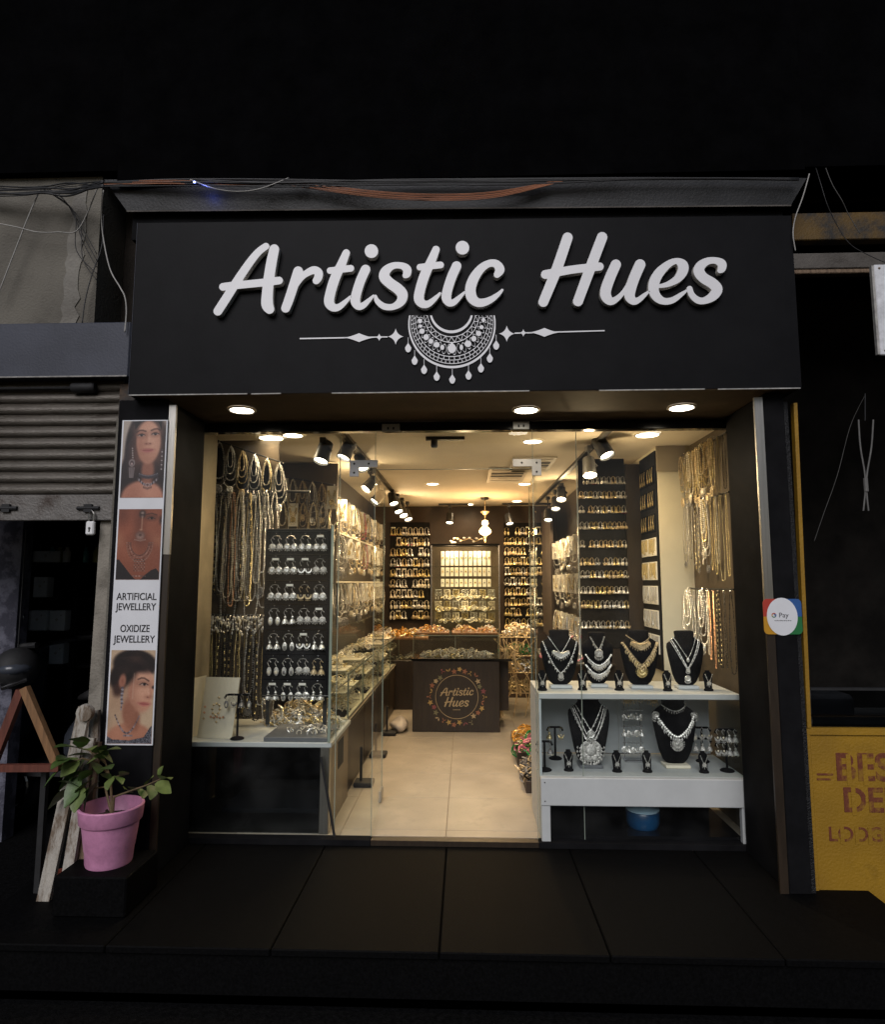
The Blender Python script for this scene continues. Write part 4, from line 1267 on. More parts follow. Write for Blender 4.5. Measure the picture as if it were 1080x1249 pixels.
b = MB(); loft(b, [(-2.96, 0.30, 0.13, 0.02), (-2.86, 0.45, 0.17, 0.22), (-2.80, 0.62, 0.15, 0.22), (-2.76, 0.80, 0.06, 0.06)]); b.build('leg_shield', M['bodyblack'], sc_, smooth='all')
b = MB(); b.box(-2.80, -2.40, 0.55, 0.85, 0.12, 0.17); b.build('footboard', M['rubber'], sc_)
b = MB(); loft(b, [(-2.46, 0.58, 0.08, 0.02), (-2.36, 0.61, 0.14, 0.045), (-2.12, 0.61, 0.15, 0.05), (-1.86, 0.66, 0.11, 0.05), (-1.80, 0.66, 0.05, 0.02)]); b.build('seat', M['rubber'], sc_, smooth='all')
b = MB(); b.tube([(-2.92, 0.7, 0.02), (-2.86, 0.7, 0.40), (-2.80, 0.7, 0.86)], 0.022, 8); b.build('fork', M['chrome'], sc_)
b = MB(); b.tube([(-2.70, 0.40, 0.92), (-2.80, 0.55, 0.90), (-2.82, 0.7, 0.88), (-2.80, 0.85, 0.90), (-2.70, 1.0, 0.92)], 0.015, 8); b.build('handlebar', M['chrome'], sc_)
for yy in (0.40, 1.0):
    b = MB(); b.tube([(-2.72, yy, 0.92), (-2.60, yy, 0.93)], 0.02, 8); b.build('grip', M['rubber'], sc_)
b = MB(); b.ball((-2.86, 0.7, 0.78), 0.07, 0.09, 0.08, 12, 8); b.build('headlamp', M['chrome'], sc_, smooth='all')
b = MB(); b.tube([(-2.78, 0.48, 0.91), (-2.74, 0.42, 1.08)], 0.006, 6); b.ball((-2.74, 0.41, 1.10), 0.05, 0.012, 0.032, 10, 6); b.build('mirror', M['chrome'], sc_, smooth='all')
hp = at(20, 815, Y=0.3)
hl = thing('helmet', 'black round helmet hanging above the wooden frame', 'helmet', (hp.x, 0.3, hp.z - 0.12))
b = MB(); b.ball((hp.x, 0.3, hp.z), 0.12, 0.13, 0.12, 16, 10); b.build('shell', M['rubber'], hl, smooth='all')
b = MB(); b.tube([(hp.x - 0.1, 0.25, hp.z - 0.06), (hp.x, 0.19, hp.z - 0.10), (hp.x + 0.1, 0.25, hp.z - 0.06)], 0.012, 6); b.build('rim', M['chrome'], hl)
b = MB(); b.ball((hp.x + 0.02, 0.262, hp.z + 0.005), 0.095, 0.10, 0.05, 14, 8); b.build('visor', M['bodyblack'], hl, smooth='all')
b = MB(); b.tube([(hp.x, 0.3, hp.z + 0.1), (hp.x, 0.3, 1.62)], 0.004, 5); b.build('hanging_strap', M['rubber'], hl)

# wooden A frame, planks, plant pot
YA = -0.62
apex = at(30, 842, Y=YA); la, ra = at(-6, 938, Y=YA), at(72, 936, Y=YA)
af = thing('wooden_trestle', 'orange brown wooden A shaped frame beside the pale planks', 'wooden frame', (apex.x, YA, la.z))
b = MB(); b.beam((apex.x - 0.015, YA, apex.z), (la.x - 0.02, YA, la.z), 0.035, 0.03, up=(0, 1, 0)); b.build('leg', M['redwood'], af, label='red brown leg')
b = MB(); b.beam((apex.x + 0.012, YA - 0.02, apex.z + 0.015), (ra.x + 0.012, YA - 0.02, ra.z), 0.034, 0.03, up=(0, 1, 0)); b.build('leg', M['wood'], af, label='orange leg')
b = MB(); b.beam((la.x - 0.3, YA - 0.045, la.z + 0.012), (ra.x + 0.03, YA - 0.045, ra.z + 0.012), 0.03, 0.024, up=(0, 1, 0)); b.build('crossbar', M['redwood'], af)
for xx in (la.x - 0.02, ra.x - 0.08):
    b = MB(); b.beam((xx, YA + 0.03, la.z + 0.01), (xx, YA + 0.03, -0.19), 0.024, 0.024, up=(0, 1, 0)); b.build('foot_post', M['rubber'], af)
YW = -0.66
pk = [(104, 862, 48, 1062, 0.055, 'palewood', -0.02, 'pale flaking plank leaning lowest of the plank bundle'), (110, 900, 74, 1062, 0.045, 'palewood', -0.045, 'pale flaking narrow plank in front of the bundle'),
      (116, 905, 92, 1060, 0.05, 'barewood', -0.01, 'bare brown plank leaning by the pink pot'), (116, 866, 110, 1050, 0.042, 'palewood', 0.03, 'pale upright plank at the back of the bundle')]
for a0, a1, b0, b1, w_, mm, dy, lb in pk:
    a, b_ = at(a0, a1, Y=YW + dy + 0.12), at(b0, b1, Y=YW + dy)
    b = MB(); b.beam((b_.x, YW + dy, -0.188 if dy < 0.03 else -0.19), (a.x, YW + dy + 0.12, a.z), w_, 0.022, up=(0, 1, 0)); b.build('leaning_plank', M[mm], label=lb, cat='plank', group='planks leaning by the pillar')
b = MB(); c = at(108, 868, Y=YW + 0.10)
b.lathe((c.x, c.y - 0.02, c.z), [(0.001, -0.025), (0.036, -0.02), (0.040, 0.0), (0.03, 0.02)], 12, 'Y')
b.build('wall_pipe_cap', M['palewood'], smooth=True, label='pale round cap resting on top of the plank bundle', cat='cap')

YPT = -0.66
pc = at(136, 985, Y=YPT)
pot = thing('plant_pot', 'pink plastic plant pot at the foot of the poster pillar', 'plant pot', (pc.x, YPT, -0.028))
rt = 0.130; zt_ = at(136, 986, Y=YPT - 0.05).z
z0 = at(136, 1058, Y=YPT - 0.05).z
H_ = zt_ - z0
MB().bbox(pc.x - 0.15, pc.x + 0.15, YPT - 0.14, YPT + 0.14, -0.026, z0 - 0.001, 0.006).build('stone_block', M['granite'], label='low black stone block under the pink plant pot', cat='block')
MB().lathe((pc.x, YPT, z0), [(0.0001, 0.004), (0.086, 0.004), (0.090, 0.0), (0.093, 0.01), (0.097, H_ * 0.25), (0.099, H_ * 0.27), (0.113, H_ * 0.70), (0.120, H_ * 0.72), (0.124, H_ * 0.74), (rt, H_ - 0.004), (rt - 0.003, H_), (rt - 0.010, H_), (rt - 0.014, H_ - 0.02), (0.107, H_ * 0.7), (0.097, H_ * 0.66)], 40, caps=False).build('pot', M['pink'], pot, smooth=True)
so = MB(); so.lathe((pc.x, YPT, z0), [(0.111, H_ * 0.74), (0.08, H_ * 0.77), (0.03, H_ * 0.79), (0.0001, H_ * 0.795)], 24, caps=False)
for k in range(60):
    a, r_ = R.uniform(0, 6.28), 0.1 * math.sqrt(R.random())
    so.octa((pc.x + r_ * math.cos(a), YPT + r_ * math.sin(a), z0 + H_ * 0.775), R.uniform(0.004, 0.010))
so.build('soil', M['soil'], pot)
plant = thing('potted_plant', 'small leafy green plant growing in the pink pot', 'plant', (pc.x, YPT, z0 + H_ * 0.79))
leaf_n = 0
def leaf(mb, base, dirv, L, W, droop=0.25, fold=0.18):
    d = Vector(dirv).normalized()
    side = d.cross(Vector((0, 0, 1)))
    if side.length < 0.1: side = Vector((1, 0, 0))
    side.normalize()
    side = (side + Vector((0, 0, R.uniform(-0.6, 0.6)))).normalized()
    nrm = side.cross(d).normalized()
    rows = []
    n = 7
    for i in range(n):
        t = i / (n - 1)
        c = Vector(base) + d * L * t - Vector((0, 0, 1)) * droop * L * t * t
        w = W * (math.sin(math.pi * min(1, t * 0.93 + 0.05)) ** 0.85) * (1 - 0.25 * t)
        wob = 1 + 0.08 * math.sin(i * 2.4)
        rows.append((c - side * w * wob + nrm * w * fold, c, c + side * w / wob + nrm * w * fold))
    vs, fs = [], []
    for l, c, r_ in rows: vs += [l, c, r_]
    for i in range(n - 1):
        a = 3 * i
        fs += [(a, a + 1, a + 4, a + 3), (a + 1, a + 2, a + 5, a + 4)]
    o = len(vs)
    vs2 = [v - nrm * 0.0012 for v in vs]
    fs2 = [tuple(reversed([i + o for i in f])) for f in fs]
    mb.add(vs + vs2, fs + fs2)
base = Vector((pc.x + 0.005, YPT, z0 + H_ * 0.78))
def P3(px_, py_, dy): return at(px_, py_, Y=YPT + dy)
stems = [[base, P3(135, 955, 0), P3(131, 938, 0.02), P3(124, 918, 0.03)],
         [base, P3(139, 972, -0.02), P3(158, 965, -0.05), P3(178, 958, -0.07), P3(196, 950, -0.08)],
         [base, P3(128, 960, 0.02), P3(110, 962, 0.0), P3(92, 960, -0.03)],
         [P3(133, 945, 0.01), P3(118, 930, 0.02), P3(100, 925, -0.02), P3(84, 930, -0.04)],
         [P3(135, 955, 0), P3(138, 948, 0.03), P3(146, 946, 0.03)],
         [P3(128, 930, 0.02), P3(108, 915, 0.03), P3(94, 912, 0.02)]]
for s in stems:
    b = MB(); b.tube(s, [0.006 - 0.004 * i / (len(s) - 1) for i in range(len(s))], 6); b.build('stem', M['stemg'], plant)
LV = [(196, 950, 214, 938, .085, .026), (194, 948, 198, 932, .065, .024), (190, 955, 214, 968, .085, .024), (186, 958, 182, 978, .06, .02), (178, 957, 188, 940, .06, .02), (165, 964, 158, 955, .055, .02), (172, 962, 175, 976, .05, .018), (158, 966, 150, 956, .05, .02),
      (124, 918, 148, 908, .085, .027), (124, 918, 112, 900, .085, .026), (120, 915, 140, 930, .07, .022), (94, 912, 72, 908, .10, .030), (98, 912, 100, 898, .07, .026), (104, 914, 116, 906, .07, .028),
      (84, 930, 62, 945, .10, .032), (90, 928, 74, 922, .10, .030), (96, 926, 80, 938, .08, .03), (104, 925, 92, 938, .075, .026), (92, 960, 68, 972, .11, .034), (100, 961, 92, 985, .085, .028), (108, 962, 104, 978, .07, .024), (96, 960, 78, 950, .09, .03),
      (146, 946, 160, 938, .06, .018), (142, 947, 152, 952, .055, .018), (133, 950, 124, 940, .06, .02), (136, 948, 130, 962, .05, .018), (128, 935, 142, 938, .06, .02), (116, 930, 120, 945, .07, .024), (110, 920, 90, 920, .08, .028), (112, 940, 98, 948, .07, .026),
      (100, 940, 72, 955, .10, .030), (112, 950, 88, 968, .09, .030), (86, 925, 66, 930, .09, .028), (118, 955, 104, 968, .07, .026), (122, 922, 104, 932, .08, .030), (98, 948, 76, 982, .10, .030), (126, 925, 118, 908, .07, .024), (106, 905, 84, 900, .08, .026)]
for i, (a0, a1, b0, b1, L, W) in enumerate(LV):
    a, b_ = P3(a0, a1, R.uniform(-0.04, 0.04)), P3(b0, b1, R.uniform(-0.12, 0.0))
    mb = MB(); leaf(mb, a, b_ - a, L * 1.08, W * 1.45, R.uniform(0.05, 0.35)); mb.build('leaf', M['leaf2'] if (i % 3 == 1 or i < 3) else M['leaf'], plant, smooth='all')
bx = at(86, 1030, Y=-0.5)
MB().lathe((bx.x, -0.52, -0.19), [(0.075, 0), (0.095, 0.17), (0.105, 0.175), (0.105, 0.20), (0.09, 0.20), (0.08, 0.15)], 20).build('clay_pot', M['terracotta'], smooth=True, label='red clay pot behind the pink plant pot', cat='plant pot')

# ================================================================== RIGHT NEIGHBOUR
rb = thing('dark_shop_front', 'dark unlit shop opening beside the yellow panel', 'shop', (3.0, 0.5, -0.19))
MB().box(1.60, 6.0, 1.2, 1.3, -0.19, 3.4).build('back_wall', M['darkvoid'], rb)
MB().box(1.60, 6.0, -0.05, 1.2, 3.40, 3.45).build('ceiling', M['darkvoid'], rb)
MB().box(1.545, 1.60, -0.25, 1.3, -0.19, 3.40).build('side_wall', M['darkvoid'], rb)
YR = -0.30
def rbeam(name, y0, y1, m, label, dep=0.06, Y=YR, x0=968, x1=1300):
    a, b_ = at(x0, (y0 + y1) / 2, Y=Y), at(1080, (y0 + y1) / 2, Y=Y)
    zt2, zb2 = at(1020, y0, Y=Y).z, at(1020, y1, Y=Y).z
    return MB().bbox(a.x, 5.0, Y, Y + dep, zb2, zt2, 0.004).build(name, m, label=label, cat='beam')
rbeam('yellow_beam', 259, 292, stained('sooty_yellow_paint', (0.10, 0.055, 0.006), (0.02, 0.017, 0.014), 0.7, 5, 0.42, 0.56), 'sooty yellow beam high beside the fascia sign')
rbeam('grey_beam', 308, 327, M['greybeam'], 'weathered grey beam below the yellow beam', 0.1)
rbeam('thin_beam', 328, 333, M['barewood'], 'thin brown timber under the weathered grey beam', 0.05)
YSB = -0.42
c0, c1 = at(1062, 324, Y=YSB), at(1066, 434, Y=YSB)
sb = thing('sign_box', 'white metal sign box at the edge of the dark shop', 'sign', (c0.x + 0.2, YSB, c1.z))
MB().bbox(c0.x + 0.012, c0.x + 0.6, YSB - 0.012, YSB + 0.008, c1.z, c0.z, 0.004).build('box', M['signwhite'], sb)
MB().box(c0.x, c0.x + 0.0115, YSB - 0.010, YSB + 0.008, c1.z + 0.004, c0.z - 0.004).build('side_frame', M['trimgrey'], sb)
for dz in (0.02, (c0.z - c1.z) - 0.02):
    b = MB(); b.lathe((c0.x + 0.035, YSB - 0.0122, c1.z + dz), [(0.006, 0), (0.004, -0.004), (0.001, -0.005)], 8, 'Y'); b.build('screw', M['barewood'], sb)
MB().box(c0.x + 0.15, c0.x + 0.19, YSB + 0.009, -0.301, c0.z - 0.2, c0.z - 0.16).build('mounting_arm', M['rubber'], sb)

YY = -0.45
x0 = at(985, 900, Y=YY).x
zt3 = at(1030, 889, Y=YY).z
yp = thing('yellow_panel', 'old yellow panel with red stencilled lettering', 'panel', (x0 + 0.6, YY, -0.19))
MB().bbox(x0 - 0.018, x0 + 1.6, YY, YY + 0.04, -0.19, zt3, 0.003).build('sheet', M['yellow'], yp)
MB().bbox(x0 - 0.020, x0 + 0.012, YY - 0.008, YY - 0.001, -0.19, zt3 - 0.002, 0.002).build('edge_strip', M['yellow'], yp)
MB().bbox(x0 - 0.018, x0 + 1.6, YY - 0.010, YY - 0.001, zt3 - 0.026, zt3 + 0.004, 0.002).build('edge_strip', M['yellow'], yp)
pp = MB(); a, b_ = at(969, 520, Y=YY), at(979, 888, Y=YY)
pp.beam((1.560, YY, 2.15), (1.536, YY, zt3 + 0.006), 0.017, 0.03, up=(0, 1, 0)); pp.build('corner_post', M['yellow'], yp)
for txt, px0, py0, h_ in (('BES', 1021, 937, 34), ('DEL', 1030, 977, 30), ('LODGI', 1012, 1018, 18)):
    a, b_ = at(px0, py0, Y=YY), at(px0, py0 + h_, Y=YY)
    me = text_mesh('stencil_lettering', txt, (at(px0, py0 - h_ / 2, Y=YY).z - at(px0, py0 + h_ / 2, Y=YY).z) * 1.38, M['stencil'], 0.002, 0.0035 if h_ > 20 else 0.001)
    mx = min(v.co.x for v in me.vertices)
    mobj('stencil_lettering', me, yp, (a.x - mx, YY - 0.001, a.z))
for px_, y0_, y1_ in ((1036, 920, 958), (1056, 920, 958), (1069, 930, 935), (1042, 960, 994), (1058, 972, 978), (1028, 1008, 1030), (1046, 1008, 1030), (1062, 1008, 1030)):
    a, b_ = at(px_ - 1.6, y1_, Y=YY), at(px_ + 1.6, y0_, Y=YY)
    MB().box(a.x, b_.x, YY - 0.0026, YY - 0.0022, a.z, b_.z).build('stencil_gap', M['yellow'], yp)
for py_, w_ in ((944, 0.07), (950, 0.06)):
    a = at(997, py_, Y=YY); MB().box(a.x, a.x + w_, YY - 0.0025, YY - 0.0003, a.z - 0.005, a.z + 0.003).build('stencil_stroke', M['stencil'], yp)
b = MB(); c = at(1090, 865, Y=-0.30)
xa = at(992, 860, Y=-0.30).x
w = thing('dark_window', 'dark glass pane standing above the yellow panel', 'window', (xa + 0.4, -0.3, zt3))
MB().box(xa, xa + 1.4, -0.30, -0.29, at(1030, 886, Y=-.3).z, at(1030, 842, Y=-.3).z).build('pane', M['darkglass'], w)
MB().box(xa - 0.01, xa + 1.4, -0.31, -0.28, at(1030, 842, Y=-.3).z + 0.001, at(1030, 840, Y=-.3).z + 0.004).build('frame', M['rubber'], w)
MB().box(xa, xa + 1.4, -0.26, 0.05, at(1030, 880, Y=-.3).z - 0.02, at(1030, 880, Y=-.3).z).build('sill', mat('dusty_grey_sill', (0.07, 0.068, 0.062), 0.8, 0, 0.3, 6), w)
MB().bbox(xa + 0.02, xa + 0.26, -0.2, 0.0, at(1030, 878, Y=-.3).z - 0.015, at(1030, 852, Y=-.3).z, 0.02).build('grey_bundle', mat('dull_grey_cover', (0.05, 0.05, 0.052), 0.8, 0, 0.3, 12, 0.3, 20), w)

# ================================================================== CABLES
def cable(pts, r, m, label, group=None, n=6, k=8):
    q = catmull([tuple(p) for p in pts], k)
    b = MB(); b.tube([tuple(x) for x in q], r, n); b.build('cable', M[m], smooth='all', label=label, cat='cable', group=group)
YCB = -0.515
oc = 'orange copper cable in the bundle sagging under the canopy edge'
for k in range(7):
    d = k * 1.3 + R.uniform(-0.4, 0.4)
    cable([at(368 - 6 * k, 221 + 0.3 * d, Y=YCB), at(420, 229 + d * 0.9, Y=YCB - 0.005 * (k % 3)), at(480, 235 + d * 1.0, Y=YCB - 0.006 * (k % 3)), at(545, 237 + d, Y=YCB), at(610, 233 + d * .9, Y=YCB), at(690, 218 + 0.3 * d, Y=YCB)], 0.0019, 'wire_orange', oc, 'orange cables under the canopy')
bc = 'black cable in the bundle along the canopy edge'
for k in range(6):
    y = 219 + R.uniform(0, 5)
    cable([at(120, y + 4, Y=YCB + 0.02), at(220, y + R.uniform(-1, 3), Y=YCB), at(330, y + R.uniform(0, 5), Y=YCB - 0.01), at(470, y + R.uniform(-1, 3), Y=YCB), at(620, y + R.uniform(-2, 2), Y=YCB), at(800, 219 + R.uniform(-2, 2), Y=YCB), at(975, 218 + R.uniform(-2, 2), Y=YCB)], R.uniform(0.003, 0.006), 'wire_black', bc, 'black cables along the canopy edge')
for k in range(3):
    cable([at(126, 222 + k * 1.5, Y=YCB + 0.02), at(200, 220 + k * 2, Y=YCB), at(300, 222 + k * 1.8, Y=YCB), at(372, 219 + k, Y=YCB)], 0.0024, 'wire_orange', 'dull orange cable at the canopy left corner', 'orange cables at the canopy corner')
lc = 'black cable in the tangle across the beige plaster wall'
for k in range(9):
    y = 228 + R.uniform(0, 10)
    cable([at(-60, y + R.uniform(-8, 12), Y=-0.36), at(20, y + R.uniform(-2, 3), Y=-0.40), at(55, y - 1, Y=-0.42), at(85, y + R.uniform(-6, 2), Y=-0.44), at(126, 224 + R.uniform(-3, 5), Y=-0.55)], R.uniform(0.0025, 0.006), 'wire_black', lc, 'black cables across the beige wall')
for k in range(5):
    cable([at(R.uniform(50, 60), 230, Y=-0.40), at(75 + 5 * k, 240 + 6 * k, Y=-0.36), at(98 + R.uniform(-6, 6), 275 + 10 * k, Y=-0.34), at(118, 310 + 8 * k, Y=-0.33)], 0.0022, 'wire_black', 'thin dark cable drooping from the tangle over the beige wall', 'thin drooping dark cables')
for k, (a, b_) in enumerate((((50, 228), (0, 352)),)):
    cable([at(*a, Y=-0.38), at(34, 265, Y=-0.37), at(18, 306, Y=-0.36), at(-3, 360, Y=-0.36)], 0.0032, 'wire_white', 'long pale cable slanting down the beige wall')
cable([at(-5, 272, Y=-0.36), at(20, 277, Y=-0.37), at(45, 283, Y=-0.37), at(70, 283, Y=-0.37), at(96, 279, Y=-0.36), at(120, 226, Y=-0.45)], 0.003, 'wire_white', 'pale level cable tied across the beige wall')
cable([at(126, 262, Y=-0.3), at(124, 300, Y=-0.32), at(112, 335, Y=-0.33), at(104, 365, Y=-0.34), at(100, 394, Y=-0.36)], 0.003, 'wire_black', 'black cable running down the edge of the beige wall')
cable([at(126, 232, Y=-0.45), at(124, 275, Y=-0.36), at(133, 325, Y=-0.38), at(146, 350, Y=-0.42), at(152, 362, Y=-0.44), at(154, 380, Y=-0.46), at(152, 405, Y=-0.47)], 0.0035, 'wire_white', 'short grey cable ending at the blue beam')
cable([at(232, 219, Y=YCB - .01), at(262, 230, Y=YCB - .02), at(290, 233.5, Y=YCB - .02), at(318, 230, Y=YCB - .02), at(352, 217, Y=YCB - .01)], 0.0028, 'wire_white', 'pale cable looping down from the canopy edge')
cable([at(988, 212, Y=-0.6), at(980, 240, Y=-0.6), at(971, 265, Y=-0.59), at(968, 285, Y=-0.59), at(971, 306, Y=-0.585)], 0.0028, 'wire_white', 'pale cable hanging at the right end of the fascia sign')
cable([at(1008, 205, Y=-0.36), at(1016, 225, Y=-0.4), at(1028, 245, Y=-0.4), at(1036, 262, Y=-0.38), at(1050, 285, Y=-0.38)], 0.002, 'wire_grey', 'thin grey cable crossing the sooty yellow beam')
cable([at(996, 205, Y=-0.36), at(1003, 228, Y=-0.4), at(1010, 250, Y=-0.4), at(1022, 275, Y=-0.38), at(1038, 298, Y=-0.38), at(1062, 312, Y=-0.38), at(1085, 322, Y=-0.38)], 0.002, 'wire_black', 'thin dark cable crossing both beams')
rp0 = at(1056, 510, Y=-0.35)
ro = thing('dangling_rope', 'white looped cord hanging in the dark shop opening', 'cord', (rp0.x, -0.35, at(1056, 624, Y=-.35).z))
for dx in (-9, 9):
    q = catmull([at(1057 + dx, 512, Y=-.35), at(1057 + dx * .75, 545, Y=-.35), at(1057 + dx * .15, 578, Y=-.35), at(1057 + dx * 0.1, 600, Y=-.35), at(1057 + dx * 0.35, 623, Y=-.35)], 6)
    b = MB(); b.tube([tuple(x) for x in q], 0.0038, 6); b.build('strand', M['rope'], ro)
kn = at(1057, 592, Y=-.35); b = MB(); b.tube([(kn.x, -.35, kn.z + 0.035), (kn.x, -.35, kn.z - 0.03)], 0.010, 8); b.build('knot', M['rope'], ro)
b = MB(); b.tube([at(1056, 480, Y=-.35), at(1056, 513, Y=-.35)], 0.003, 5); b.build('hook', M['wire_black'], ro)
cable([at(1056, 482, Y=-.30), at(1038, 520, Y=-.25), at(1022, 580, Y=-.25), at(1006, 625, Y=-.25), at(994, 660, Y=-.25)], 0.0014, 'wire_grey', 'faint thin cable slanting in the dark shop opening')
bl = at(237, 222, Y=YCB - 0.012)
bt = thing('blue_light', 'tiny lit blue light among the canopy cables', 'light', bl)
b = MB(); b.ball(bl, 0.006, 0.005, 0.004, 8, 6); b.build('led', M['blueled'], bt)
b = MB(); b.box(bl.x - 0.012, bl.x + 0.012, bl.y + 0.004, bl.y + 0.014, bl.z - 0.006, bl.z + 0.010); b.build('holder', M['rubber'], bt)
ld = bpy.data.lights.new('blue_lamp', 'POINT'); ld.energy = 0.12; ld.color = (0.15, 0.22, 1.0); ld.shadow_soft_size = 0.01
lo = bpy.data.objects.new('blue_lamp', ld); COL.objects.link(lo); lo.parent = bt; lo.location = (0.05, -0.01, -0.04)

# ================================================================== SHOP ROOM
XL, XR, YBK, ZC = -1.565, 1.475, 4.10, 2.20
fl = thing('shop_floor', None, None, (0, 2, -0.05)); fl['kind'] = 'structure'
MB().box(XL, XR, 0.010, YBK, -0.06, -0.004).build('grout_bed', M['grout'], fl)
yl = [0.012, 0.10, 0.62, 1.13, 1.65, 2.17, 2.69, 3.21, 3.73, YBK]
xl_ = [XL, -1.21, -0.66, -0.105, 0.445, 0.99, XR]
for j in range(len(yl) - 1):
    for i in range(len(xl_) - 1):
        MB().bbox(xl_[i] + 0.0015, xl_[i + 1] - 0.0015, yl[j] + 0.0015, yl[j + 1] - 0.0015, -0.0035, R.uniform(-0.0004, 0.0004), 0.001).build('tile', M['tile'], fl)
MB().box(XL - 0.06, XL, 0.0, YBK, -0.05, ZC).build('left_wall', M['wallbrown'], kind='structure')
MB().box(XR, XR + 0.06, 0.022, YBK, -0.05, ZC).build('right_wall', M['wallbrown'], kind='structure')
MB().box(XL - 0.06, XR + 0.06, YBK, YBK + 0.06, -0.05, ZC).build('back_wall', M['dbrown'], kind='structure')
MB().box(XL - 0.06, XR + 0.06, 0.031, YBK + 0.06, ZC, ZC + 0.05).build('ceiling', M['ceiling'], kind='structure')
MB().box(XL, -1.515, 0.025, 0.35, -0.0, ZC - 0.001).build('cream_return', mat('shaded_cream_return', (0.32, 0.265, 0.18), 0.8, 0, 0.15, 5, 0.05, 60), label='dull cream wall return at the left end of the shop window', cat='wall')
# cream pillar at the right, brown panelled part beside the black board
cp = thing('cream_pillar', 'cream painted pillar between the gold necklaces and the card panel', 'pillar', (1.36, 0.9, 0))
MB().box(1.262, XR - 0.001, 0.735, 1.60, 0.002, ZC - 0.002).build('shaft', M['wallbeige'], cp)
MB().box(1.255, XR - 0.001, 0.72, 0.733, 2.03, ZC - 0.003).build('head_shade', mat('pillar_top_shade', (0.30, 0.25, 0.17), 0.8, 0, 0.08, 5), cp)  # shade on the pillar top put in as a darker panel

# glazing
gz = thing('glass_shopfront', 'frameless glass shopfront under a black header beam', 'shopfront', (0, 0, -0.02))
MB().bbox(-1.60, 1.52, -0.028, 0.028, 2.135, 2.184, 0.003).build('header_beam', M['black_gloss'], gz)
def pane(x0, x1, z0, z1, nm='glass_pane', y=0.0):
    z0 = max(z0, 0.002)
    MB().box(x0, x1, y - 0.004, y + 0.004, z0, z1).build(nm, M['glass'], gz)
ZT = 1.926
pane(-1.518, -0.688, -0.02, 2.133)
pane(-0.684, -0.494, -0.02, 2.133)
pane(-0.490, 0.368, ZT, 2.133, 'transom_pane')
pane(0.372, 0.606, -0.02, 2.133)
pane(0.610, 1.436, -0.02, 2.133)
for x in (-0.686, 0.608):
    MB().box(x - 0.0016, x + 0.0016, -0.0045, 0.0045, -0.02, 2.133).build('glass_joint', M['glassedge'], gz)
for x in (-0.492, 0.370):
    MB().box(x - 0.0012, x + 0.0012, -0.0043, 0.0043, -0.02, 2.133).build('glass_joint', M['glassedge'], gz)
MB().box(-0.489, 0.367, -0.0043, 0.0043, ZT - 0.0025, ZT - 0.0003).build('glass_joint', M['glassedge'], gz)
def Lfit(x, sgn, nm='patch_fitting'):
    b = MB()
    poly = [(x - sgn * 0.002, 1.975), (x - sgn * 0.155, 1.975), (x - sgn * 0.155, 1.885), (x - sgn * 0.105, 1.885), (x - sgn * 0.105, 1.935), (x - sgn * 0.002, 1.935)]
    if sgn > 0: poly = list(reversed(poly))
    poly = poly if sgn < 0 else poly
    area = sum(poly[i][0] * poly[(i + 1) % 6][1] - poly[(i + 1) % 6][0] * poly[i][1] for i in range(6))
    if area < 0: poly = list(reversed(poly))
    b.prism(poly, -0.020, -0.0046)
    f = b.build(nm, M['fitting'], gz)
    for dx, dz in ((0.13, 1.955), (0.05, 1.955), (0.13, 1.905)):
        s = MB(); s.lathe((x - sgn * dx, -0.0205, dz), [(0.006, 0), (0.005, -0.002), (0.001, -0.0025)], 10, 'Y'); s.build('screw', M['rubber'], f)
Lfit(-0.476, 1)
Lfit(0.415 - 0.155, -1)
for px0, px1, py0, py1 in ((466, 488, 517, 527), (626, 646, 514, 524)):
    a, b_ = at(px0, py1, Y=-0.03), at(px1, py0, Y=-0.03)
    p = MB(); p.bbox(a.x, b_.x, -0.036, -0.029, a.z, b_.z, 0.002); f = p.build('lock_plate', M['fitting'], gz)
    for k in (0.3, 0.6):
        s = MB(); s.box(a.x + (b_.x - a.x) * k, a.x + (b_.x - a.x) * (k + 0.1), -0.0375, -0.0362, a.z + 0.012, a.z + 0.026); s.build('slot', M['rubber'], f)
for sx_, x, lb in ((-1, -0.500, 'open frameless glass door leaf beside the left display case'), (1, 0.385, 'open frameless glass door leaf beside the white display unit')):
    d = thing('glass_door', lb, 'door', (x, 0.3, 0.0))
    dx = 0.02 * sx_
    b = MB(); b.add([(x, 0.01, 0.006), (x + dx, 0.60, 0.006), (x + dx, 0.60, ZT - 0.012), (x, 0.01, ZT - 0.012), (x + 0.008, 0.01, 0.006), (x + dx + 0.008, 0.60, 0.006), (x + dx + 0.008, 0.60, ZT - 0.012), (x + 0.008, 0.01, ZT - 0.012)],
                    [(0, 3, 2, 1), (4, 5, 6, 7), (0, 1, 5, 4), (1, 2, 6, 5), (2, 3, 7, 6), (3, 0, 4, 7)])
    b.build('pane', M['caseglass'], d)
    b = MB(); b.bbox(x + dx - 0.004, x + dx + 0.014, 0.50, 0.604, 0.004, 0.07, 0.003); b.build('floor_fitting', M['fitting'], d)
    b = MB(); b.beam((x + dx + 0.004, 0.6022, 0.07), (x + dx + 0.004, 0.6022, ZT - 0.012), 0.008, 0.003, up=(0, 1, 0)); b.build('polished_edge', M['glassedge'], d)

